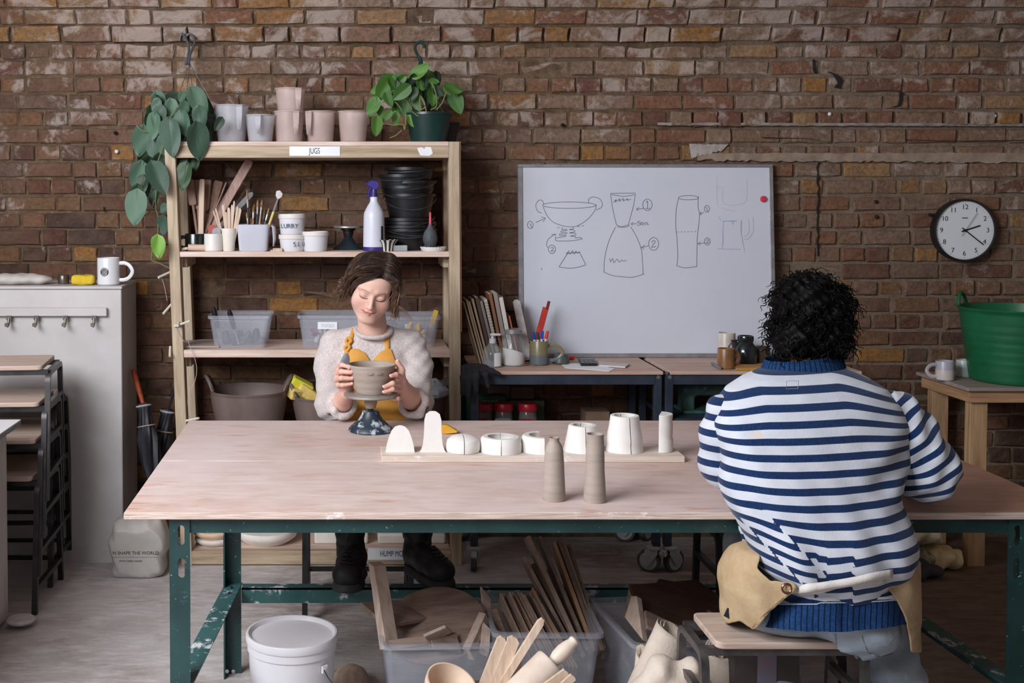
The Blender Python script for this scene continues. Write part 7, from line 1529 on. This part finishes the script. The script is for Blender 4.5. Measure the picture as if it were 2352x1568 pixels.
# hair
def m_hair(name,root,mid,tip,rough=.38,spec=.5):
    s=NT(name);a=s.N('Attribute',attribute_name='t');n=s.noise(s.coord((1,1,1)),70,3);f=s.math('ADD',a.outputs['Fac'],s.math('MULTIPLY',s.math('SUBTRACT',n,.5),.7))
    s.set(Base_Color=s.ramp(f,[(.1,root),(.6,mid),(1,tip)]),Roughness=rough,Specular_IOR_Level=spec);return s.m
HM_=m_hair('brown_hair',hexc(40,29,27),hexc(84,62,52),hexc(156,124,102))
s=SDF((-.12,-.14,-.12),(.12,.10,.15),.0032);s.ell((0,-.016,.036),(.081,.102,.088),.02)
for q in (-1,1): s.ell((q*.066,-.018,-.012),(.022,.060,.062),.025)
s.ell((0,-.085,-.02),(.065,.03,.07),.03)
s.ell((.012,.104,.004),(.056,.062,.082),.010,op='sub').ell((0,.03,-.11),(.056,.08,.07),.01,op='sub')
V,Q=s.mesh(1);zl=V[:,2];hair=obj_np('hair',tow(V),Q,m_hair('brown_hair_base',hexc(34,25,23),hexc(50,37,32),hexc(70,52,44),.75,.2),wom,attr={'t':np.clip(.45-zl*4,0,.5)})
hr=random.Random(21);g=G();tv=[]
def strand(P,r0,r1,t0=0,t1=1,seg=5):
    P=bez(P,4);n=len(P);rs=[(r0*(1-i/(n-1))+r1*i/(n-1))*(1 if i>1 else .6) for i in range(n)];n0=len(g.v);g.tube([HW(p) for p in P],rs,seg,flat=.6);tv.extend([t0+(t1-t0)*((k//seg)/(n-1)) for k in range(len(g.v)-n0)])
pxp=.022
for i in range(760):
    side=-1 if i%2 else 1;y0=hr.uniform(-.095,.070);rx=pxp+hr.uniform(-.006,.006)
    zt_=.034+.086*math.sqrt(max(.02,1-((y0+.018)/.102)**2))*1.0
    fr=max(0,(y0-.01)/.06);a=.086+hr.uniform(-.003,.010);ye=y0*.75-.012+fr*.012
    L=hr.uniform(.72,1.0);pts=[(rx,y0,zt_+.003)]
    xm=side*a
    pts+=[(rx+(xm-rx)*.42,y0+.006*fr,zt_-.004+.004*hr.random()),(rx+(xm-rx)*.80,ye+.010*fr,.075-.010*fr),(xm*1.02,ye+.004,.030)]
    if side<0: pts+=[(xm*(1.04+.10*hr.random()),ye+hr.uniform(-.01,.014),-.010-.012*hr.random()),(xm*(1.06+.20*hr.random()*L),ye+hr.uniform(-.02,.02),-.040-.022*hr.random()),(xm*(1.08+.34*hr.random()*L),ye+hr.uniform(-.02,.02),-.062+hr.uniform(-.024,.016))]
    else: pts+=[(xm*(.99+.08*hr.random()),ye+hr.uniform(-.01,.012),-.016),(xm*(1.02+.14*hr.random()),ye+hr.uniform(-.015,.015),-.050-.02*hr.random()),(xm*(.94+.30*hr.random()),ye+hr.uniform(-.02,.02),-.078-.022*hr.random())]
    wv=hr.uniform(.001,.004);pw=hr.uniform(0,6);pts=[pts[0]]+[(a_+wv*math.sin(pw+2*k_),b_+wv*math.cos(pw+2.3*k_),c_+wv*.5*math.sin(1+pw+k_)) for k_,(a_,b_,c_) in enumerate(pts[1:])];t_=hr.uniform(-.2,.5);strand(pts,hr.uniform(.0016,.0034),.0007,t_,t_+hr.uniform(.4,1.1))
# face framing locks
for dx in range(22):
    e=dx*.0016;strand([(pxp,.056,.096+e*.3),(-.010-e,.080,.080),(-.042-e,.076,.052),(-.062-e*.6,.060,.022),(-.073-e*.6,.048,-.004),(-.074-e*2,.044,-.034),(-.082-e*5,.042,-.058)],.0034,.0008,.1,.75)
    strand([(pxp,.056,.096+e*.3),(.046+e,.070,.084),(.063+e*.5,.062,.052),(.070+e*.5,.054,.020),(.070+e*.5,.052,-.016),(.066+e*2,.054,-.044),(.070+e*3,.050,-.080)],.0034,.0008,.1,.9)
for dx in range(9):
    e=dx*.003;strand([(-.06-e,.04-e,.085-e),(-.088-e,.03,.03),(-.094,.026-e,-.02),(-.108-e,.02,-.050),(-.120-e,.012,-.062+e)],.0026,.0008,.5,1.2)
strand([(.058,.070,.060),(.068,.072,.030),(.060,.080,.004),(.048,.088,-.016)],.0016,.0005,.5,1.0)
o=g.out('hair_strands',HM_,hair,angle=80);o['kind']='stuff';a_=o.data.attributes.new('t','FLOAT','POINT');a_.data.foreach_set('value',tv[:len(o.data.vertices)] if len(tv)>=len(o.data.vertices) else tv+[0]*(len(o.data.vertices)-len(tv)))
# ---------------- the person in the striped jumper, seen from behind
def m_stripe_knit():
    s=NT('striped_knit');a=s.N('Attribute',attribute_name='v').outputs['Fac'];n=s.noise(s.coord((1,1,.5)),230,3,.6);l=s.noise(s.coord(),14,4,.6)
    w=s.math('FRACT',s.math('DIVIDE',a,.0372));m=s.ramp(w,[(.0,0.0),(.535,0.0),(.555,1.0),(.98,1.0),(1.0,0.0)])
    wh=s.mix(s.ramp(l,[(.35,0.0),(.75,1.0)]),hexc(184,188,200),hexc(202,205,214));nv=s.mix(s.ramp(n,[(.3,0.0),(.7,1.0)]),hexc(14,34,70),hexc(24,50,90))
    wh=s.mix(s.ramp(s.noise(s.coord(),11,3,.5),[(.70,0.0),(.74,.6)]),wh,hexc(206,186,166))
    s.set(Base_Color=s.mix(m,wh,nv),Roughness=.92,Specular_IOR_Level=.15,Sheen_Weight=.15);s.bump(n,.22,.002);return s.m
def m_rib():
    s=NT('navy_rib');a=s.N('Attribute',attribute_name='r').outputs['Fac'];w=s.math('FRACT',s.math('MULTIPLY',a,1.0));n=s.noise(s.coord(),160,3)
    f=s.ramp(w,[(.0,0.0),(.12,0.0),(.2,1.0),(.92,1.0),(1.0,0.0)]);c=s.mix(s.ramp(n,[(.3,0.0),(.7,1.0)]),hexc(16,43,82),hexc(32,64,106))
    s.set(Base_Color=s.mix(f,hexc(12,24,50),c),Roughness=.92,Specular_IOR_Level=.15);s.bump(s.math('ADD',f,s.math('MULTIPLY',n,.4)),.5,.004);return s.m
STK=m_stripe_knit();RIB=m_rib()
MT=[(836,1795,1925,2.955,.055),(848,1748,1955,2.94,.075),(866,1708,1992,2.925,.090),(890,1672,2030,2.91,.105),(925,1645,2062,2.895,.118),(970,1640,2082,2.88,.126),(1030,1648,2078,2.865,.132),(1090,1660,2066,2.852,.134),(1140,1676,2064,2.842,.136),(1185,1690,2080,2.832,.142),(1230,1700,2092,2.824,.150),(1270,1712,2086,2.818,.152),(1300,1732,2070,2.815,.146),(1322,1764,2050,2.815,.132),(1340,1802,2042,2.815,.118),(1352,1804,2044,2.815,.116)]
MROW=rows_px(MT)
s=SDF((.70,2.60,.44),(1.50,3.14,1.22),.0050);sloft(s,MROW,.01,2.35)
def mfold(x,y,z):
    lo=np.clip((1.02-z)/.3,0,1);c=1.10
    d=(x-c)*.72+(z-.70)*.69                     # diagonal folds at the lower left
    f=.0075*lo*np.sin(58*d+1.0)*np.clip((1.12-x)/.16,0,1)+.005*lo*np.sin(46*(x-c)+10*z)*np.clip((.86-z)/.14,0,1)
    e=(x-1.30)*.6+(z-.92)*-.8;f+=.006*np.sin(60*e)*np.exp(-(((x-1.30)/.07)**2+((z-.88)/.10)**2))
    f+=.0035*np.sin(26*z+9*x)*lo+.002*np.sin(80*x+30*z)*lo
    return np.where(y<2.9,f,0)
s.warp(mfold);s.clip(lambda x,y,z:np.where(z<.80,y-2.903,-1.0));V,Q=s.mesh(1);xp,yp=px_of(V)
def stripe_v(V,xp,yp):
    x,y,z=V.T;c=W(1850,900,2.8).x
    up=np.clip((z-.93)/.16,0,1);dr=np.clip(np.abs(x-c)-.09,0,1)
    v=z+1.9*dr**1.45*up*.55+.055*(c-x)
    v+=.006*np.sin(9*(x-c)+1)*np.clip((.95-z)/.2,0,1)
    for x0_,y0_,A in ((1700,1190,.013),(1795,1215,.010)):
        u=((xp-x0_)-(yp-y0_)*.95)/1.38;m_=np.exp(-(np.abs(u)/30)**2)*np.clip((yp-1165)/50,0,1)*(xp<1900);v+=-A*np.sign(u)*m_*np.minimum(1,np.abs(u)/1.0)
    for x0_ in (1878,1960):
        u=(xp-x0_);v+=.006*np.sign(u)*np.exp(-(u/26)**2)*np.clip((yp-1255)/40,0,1)
    return v
# one body under the clothes
sk=SDF((.70,2.62,.44),(1.55,3.30,1.42),.011)
hx=Vector(W(1863,735,2.985))
sk.ell(tuple(hx),(.074,.094,.108),.02).cone((hx.x-.02,2.95,1.03),(hx.x-.005,2.965,1.14),.058,.052,.03).ell((1.13,2.92,.97),(.13,.06,.08),.05).ell((1.17,2.85,.72),(.07,.06,.2),.06).ell((1.17,2.87,.56),(.08,.06,.06),.05)
sk.chain([(1.29,2.90,.96),W(2105,1090,2.90),W(2040,1085,3.16)],[.036,.034,.030],.02);sk.chain([(.97,2.92,.96),W(1680,1075,2.98),W(1720,1075,3.22)],[.034,.034,.030],.02)
for a_ in (W(2040,1085,3.16),W(1720,1075,3.22)):
    sk.ell((a_[0],a_[1]+.05,a_[2]-.012),(.034,.048,.016),.015)
    for q in range(4): sk.cone((a_[0]-.024+.016*q,a_[1]+.07,a_[2]-.012),(a_[0]-.026+.018*q,a_[1]+.15-.008*abs(q-1.5),a_[2]-.030),.0125,.011,.006)
    sk.cone((a_[0]+(.02 if a_[0]<1.1 else -.02),a_[1]+.04,a_[2]-.012),(a_[0]+(.05 if a_[0]<1.1 else -.05),a_[1]+.09,a_[2]-.03),.0125,.011,.006)
sk.ell((hx.x+.076,hx.y+.005,hx.z-.03),(.012,.020,.032),.006)
Vk,Qk=sk.mesh(1);man=obj_np('person',Vk,Qk,SKIN,None,(1.15,2.85,.46),col=np.tile(np.array(hexc(196,140,112)),(len(Vk),1)));tag(man,'seated person in a blue and white striped jumper seen from behind','person')
jum=obj_np('jumper',V,Q,STK,man,attr={'v':stripe_v(V,xp,yp)});mS=Surf(V,Q)
# sleeves
def sleeve(pts,rs,vfun,fold):
    P=[Vector(p) for p in pts];A=np.array(P);s=SDF(tuple(A.min(0)-.12),tuple(A.max(0)+.12),.0050);s.chain([tuple(p) for p in P],rs,.04);s.warp(fold);V,Q=s.mesh(1);return obj_np('sleeve',V,Q,STK,jum,attr={'v':vfun(V)})
a0,a1,a2=W(2052,955,2.885),W(2128,1080,2.865),W(2085,1090,3.12);ax=(a1-a0).normalized();fx_=(a2-a1).normalized()
def vr(V):
    d=(V-np.array(a0));t=d@np.array(ax);L=(a1-a0).length;t2=((V-np.array(a1))@np.array(fx_));b=np.clip((t-L*.6)/.08,0,1);return -1.2*(t*(1)+b*np.clip(t2,0,1)*.8)+.010*np.sin(14*V[:,0]+22*V[:,2])
sleeve([a0,a0.lerp(a1,.5),a1,a2],[.062,.070,.070,.048],vr,lambda x,y,z:.004*np.sin(70*z+50*x)+.0035*np.sin(95*x-40*z+20*y))
b0,b1,b2=W(1668,950,2.905),W(1668,1065,2.95),W(1730,1078,3.20)
sleeve([b0,b0.lerp(b1,.5),b1,b2],[.052,.058,.058,.042],lambda V:V[:,2]*.93+.4*np.clip(V[:,1]-2.95,0,1),lambda x,y,z:.003*np.sin(70*z+50*x))
# ribbed collar
g=G();rows=[];rv=[];n=72;cc_=Vector((W(1842,840,2.955).x,2.955,0))
for k in range(n+1):
    a=2*PI*k/n;fr=max(0,-math.sin(a))   # 1 at the back (towards the camera)
    ex=.098*math.cos(a);ey=.070*math.sin(a)
    zt_=W(0,822,2.9).z+.012*math.cos(a)-.003*fr;zb_=zt_-.036-.010*fr
    rows.append([Vector((cc_.x+ex*1.09,cc_.y+ey*1.18-.004,zb_)),Vector((cc_.x+ex*1.03,cc_.y+ey*1.10-.003,(zt_+zb_)/2)),Vector((cc_.x+ex*.94,cc_.y+ey*.96,zt_)),Vector((cc_.x+ex*.90,cc_.y+ey*.92,zt_-.004)),Vector((cc_.x+ex*.93,cc_.y+ey*.95,zb_))]);rv+=[k*.66]*5
g.grid(rows);o=g.out('collar',RIB,jum,fix=True,angle=60);o.data.attributes.new('r','FLOAT','POINT').data.foreach_set('value',rv)
p=mS.at(1829,883,.0015);q=mS.at(1829,893,.0015)
pts=[mS.at(x,y,.0012) for x,y in ((1806,875),(1833,874),(1833,892),(1806,893))]
if all(pts): G().tube(pts,.0006,5,closed=True).out('label_stitching',M('pale_thread',hexc(150,156,176),None,9,.8),jum)
# the part of the jumper below the apron strings, with ribbed hem
s=SDF((.85,2.62,.42),(1.45,3.05,.70),.0045)
HR=rows_px([(1330,1806,2046,2.822,.116),(1352,1792,2052,2.825,.124),(1385,1768,2058,2.830,.134),(1415,1744,2068,2.832,.148),(1440,1735,2072,2.834,.150),(1462,1738,2074,2.836,.150)])
sloft(s,HR,.01,3.2);s.warp(lambda x,y,z:.003*np.sin(60*x+8*z)+.005*np.exp(-((x-1.165)/.010)**2));V,Q=s.mesh(1);xp,yp=px_of(V)
edge=1383+np.where(xp<1880,3,0)-.00025*(xp-1900)**2*(xp>1900)
k1=(yp<edge+1)&(yp>1322);Va_,Qa_,u_=cut(V,Q,k1);vv=Va_[:,2]-.004*np.sin(.02*(xp[u_]-1800));lo=obj_np('jumper_hem',Va_,Qa_,STK,jum,attr={'v':vv+.0125})
bot=1450-.0010*(xp-1900)**2*.55;k2=(yp>=edge-3)&(yp<bot+3);Vb_,Qb_,u_=cut(V,Q,k2);obj_np('ribbed_hem',Vb_,Qb_,RIB,jum,attr={'r':xp[u_]*.075+.06*np.sin(yp[u_]*.08)});hS=Surf(V,Q)
g=G();P=[hS.at(x,1384-.00025*max(0,x-1900)**2+(3 if x<1880 else 0),.002) for x in range(1772,2062,8)];P=[p for p in P if p];g.tube(P,.0016,5);g.out('hem_stitching',M('white_thread',hexc(200,204,216),hexc(120,130,160),300,.9),jum)
# jeans
DEN=M('light_denim',hexc(128,140,154),hexc(164,176,188),7,.85,bump=.25,bscale=140,spots=(hexc(186,196,206),9,.62));SEAM=M('denim_seam',hexc(96,106,122),hexc(160,164,170),120,.9)
s=SDF((.80,2.60,.0),(1.60,3.42,.72),.0070)
s.ell((1.175,2.850,.570),(.150,.112,.105),.05).ell((1.075,2.860,.500),(.110,.080,.044),.03).ell((1.255,2.828,.500),(.098,.112,.088),.04)
s.chain([(1.10,2.92,.542),(1.13,3.24,.545)],[.078,.066],.04);s.chain([(1.27,2.90,.530),(1.38,3.22,.520)],[.090,.072],.04)
s.chain([(1.13,3.24,.545),(1.15,3.10,.30),(1.16,2.98,.08)],[.070,.060,.052],.03);s.chain([(1.38,3.22,.520),(1.435,3.00,.30),(1.45,2.93,.08)],[.072,.064,.058],.03)
s.warp(lambda x,y,z:.004*np.sin(60*z+30*x)+.004*np.sin(90*z-50*x+20*y)*(z<.45));s.clip(lambda x,y,z:np.maximum(z-.68,np.where((x<1.245)&(y>2.775)&(y<2.995),.4605-z,-1.0)));V,Q=s.mesh(1);jn=obj_np('jeans',V,Q,DEN,man);jS=Surf(V,Q)
for pts in (((1772,1446),(1830,1462),(1850,1466)),((1850,1466),(1842,1478),(1835,1480)),((1980,1462),(1990,1490),(1994,1500)),((1980,1462),(2060,1448)),((1994,1500),(2020,1508),(2050,1500)),((1910,1455),(1912,1480)),((1919,1455),(1921,1480))):
    P=[jS.at(x,y,.0015) for x,y in pts];P=[p for p in P if p]
    if len(P)>1: G().tube(P if len(P)<3 else bez(P,4),.0014,5).out('stitched_seam',SEAM,jn)
for c in ((1.16,2.98),(1.45,2.93)):
    s=SDF((c[0]-.08,c[1]-.10,-.01),(c[0]+.08,c[1]+.24,.14),.008);s.chain([(c[0],c[1],.06),(c[0],c[1]+.14,.045)],[.052,.044],.02).ell((c[0],c[1]+.13,.04),(.045,.06,.035),.02);s.clip(lambda x,y,z:.002-z);soft(s,'shoe',LEA,'','',1,parent=man)
# khaki apron around the hips, cream strings, eyelets
KHA=M('khaki_canvas',hexc(158,132,98),hexc(190,166,132),9,.88,bump=.3,bscale=130,spots=(hexc(204,186,156),7,.62))
s=SDF((.72,2.58,.40),(1.52,3.20,.86),.0040)
sloft(s,rows_px([(1248,1745,2045,2.82,.095),(1258,1708,2074,2.83,.140),(1272,1686,2088,2.84,.152),(1290,1668,2100,2.85,.160),(1315,1656,2106,2.86,.168),(1340,1651,2106,2.865,.170),(1390,1656,2104,2.87,.170),(1420,1664,2102,2.875,.170),(1460,1690,2096,2.88,.168),(1490,1720,2092,2.88,.16)]),.01,2.25)
s.warp(lambda x,y,z:.006*np.sin(70*x+20*z)*np.clip((z-.50)/.15,0,1)+.003*np.sin(50*z+60*x));V,Q=s.mesh(1);xp,yp=px_of(V)
lp=[(1640,1225),(1760,1235),(1740,1305),(1770,1332),(1826,1336),(1836,1352),(1800,1380),(1762,1415),(1738,1446),(1728,1448),(1700,1428),(1640,1440)]
rp=[(2115,1225),(2050,1240),(2045,1310),(2028,1330),(2040,1352),(2062,1385),(2080,1420),(2088,1462),(2092,1500),(2120,1500)]
kp=(inpoly(xp,yp,lp)|inpoly(xp,yp,rp)|(V[:,1]>2.93))&((V[:,2]<.68)|(V[:,1]<2.915));Vb_,Qb_,_=cut(V,Q,kp);mk=obj_np('apron',Vb_,Qb_,KHA,man);mk.modifiers.new('solid','SOLIDIFY').thickness=.003;kS=Surf(Vb_,Qb_)
for pts in (((1832,1356),(1800,1384),(1762,1418),(1738,1444)),((1826,1350),(1795,1376),(1756,1410),(1728,1440)),((2042,1358),(2060,1388),(2074,1420),(2084,1460))):
    P=[kS.at(x,y,.001) for x,y in pts];P=[p for p in P if p]
    if len(P)>2: G().tube(bez(P,4),.0011,5).out('apron_seam',M('apron_thread',hexc(120,104,84),None,60,.9),mk)
STP=M('cream_tape',hexc(196,190,186),hexc(212,206,202),20,.9,bump=.3,bscale=200)
both=Surf(np.concatenate([V,np.zeros((0,3))]),Q)
def band(pts,w,off,name):
    P=[]
    for x,y in pts:
        c=[t for t in (mS.at(x,y,0),hS.at(x,y,0)) if t];q=min(c,key=lambda t:t.y) if c else W(x,y,2.70);P.append(q+Vector((0,-off,0)))
    P=bez(P,5);L=[[p+Vector((0,.001,-w)),p+Vector((0,-.0015,0)),p+Vector((0,.001,w))] for p in P];return G().grid(L).out(name,STP,mk,solid=.002,angle=60)
band([(1806,1352),(1840,1348),(1880,1344),(1920,1338),(1960,1331),(2000,1322),(2046,1314)],.0105,.010,'apron_string');band([(1830,1356),(1880,1352),(1930,1338),(1980,1334),(2030,1328)],.009,.007,'apron_string')
COP=M('copper_eyelet',hexc(110,72,62),hexc(140,98,84),20,.3,.8)
for x,y in ((1806,1350),(2040,1319)):
    p=kS.at(x,y,.002) or mS.at(x,y,.004)
    if p: G().tube([p+Vector((.011*math.cos(a),-.003,.011*math.sin(a))) for a in [2*PI*k/20 for k in range(20)]],.0028,8,closed=True).out('eyelet',COP,mk)
p=kS.at(1673,1408,.002)
if p: G().box(p,(.018,.003,.022),(0,.5,.3)).out('brand_tab',M('navy_tab',hexc(32,36,56),None,20,.8),mk,smooth=False)
# curly black hair
BH=m_hair('black_hair',hexc(5,4,4),hexc(8,6,6),hexc(18,13,12),.6,.14)
s=SDF((hx.x-.16,hx.y-.17,hx.z-.16),(hx.x+.15,hx.y+.15,hx.z+.16),.0045)
hd=lambda px,py,Y:tuple(W(px,py,Y))
s.ell(hd(1868,718,2.985),(.090,.106,.094),.03).ell(hd(1825,770,2.95),(.062,.080,.060),.03).ell(hd(1900,780,2.95),(.048,.075,.055),.03).ell(hd(1850,690,2.95),(.076,.086,.070),.03)
s.ell((hx.x,hx.y+.11,hx.z-.05),(.06,.06,.10),.03,op='sub')
s.warp(lambda x,y,z:.006*np.sin(75*x+31*z)*np.sin(66*z+20*y)+.005*np.sin(120*z-90*x+40*y)+.0035*np.sin(190*x+150*z))
V,Q=s.mesh(0);hb=obj_np('hair',V,Q,BH,man,attr={'t':np.zeros(len(V))+.2});hbS=BVHTree.FromPolygons([Vector(v) for v in V],[tuple(int(i) for i in q) for q in Q])
g=G();tv=[];hr=random.Random(4);ctr=Vector(W(1860,735,2.97))
for i in range(520):
    th1=hr.uniform(0,2*PI);zz=hr.uniform(-1,1);d=Vector((math.sqrt(1-zz*zz)*math.cos(th1),-abs(math.sqrt(1-zz*zz)*math.sin(th1)) if hr.random()<.85 else math.sqrt(1-zz*zz)*math.sin(th1),zz))
    h=hbS.ray_cast(ctr+d*.3,-d)
    if h[0] is None: continue
    p=h[0];nn=h[1];low=p.z<ctr.z+.02
    dwn=(Vector((0,0,-1))-nn*Vector((0,0,-1)).dot(nn));dwn=dwn.normalized() if dwn.length>.1 else Vector((1,0,0));sd=nn.cross(dwn)
    L=hr.uniform(.025,.055);R0=hr.uniform(.003,.007);tw=hr.choice((-1,1));n=16;P=[]
    ph=hr.uniform(0,6);out=hr.uniform(-.004,.004)
    if low and p.x<ctr.x-.03: out=hr.uniform(.0,.018)
    for k in range(n):
        t=k/(n-1);a=ph+tw*t*hr.uniform(9,11);P.append(p+nn*(.002+out*t+R0*.7*(1+math.sin(a)))+dwn*(L*t)+sd*(R0*math.cos(a)))
    n0=len(g.v);rs=[.0017*(1-.6*k/(n-1)) for k in range(n)];g.tube(P,rs,4);tv+=[.2+.6*((q//4)/(n-1))*hr.random() for q in range(len(g.v)-n0)]
for (px,py),(qx,qy) in (((1775,745),(1762,725)),((1772,765),(1748,757)),((1776,790),(1748,780)),((1772,800),(1755,812)),((1790,820),(1776,832)),((1800,640),(1820,628)),((1850,628),(1866,625)),((1795,690),(1786,684))):
    a,b_=W(px,py,2.95),W(qx,qy,2.93);P=[a+(b_-a)*t+Vector((.008*math.cos(9*t),.004*math.sin(9*t),.008*math.sin(9*t))) for t in [k/12 for k in range(13)]];n0=len(g.v);g.tube(P,.0013,4);tv+=[.6]*(len(g.v)-n0)
o=g.out('hair_curls',BH,hb,angle=80);o['kind']='stuff';o.data.attributes.new('t','FLOAT','POINT').data.foreach_set('value',tv)
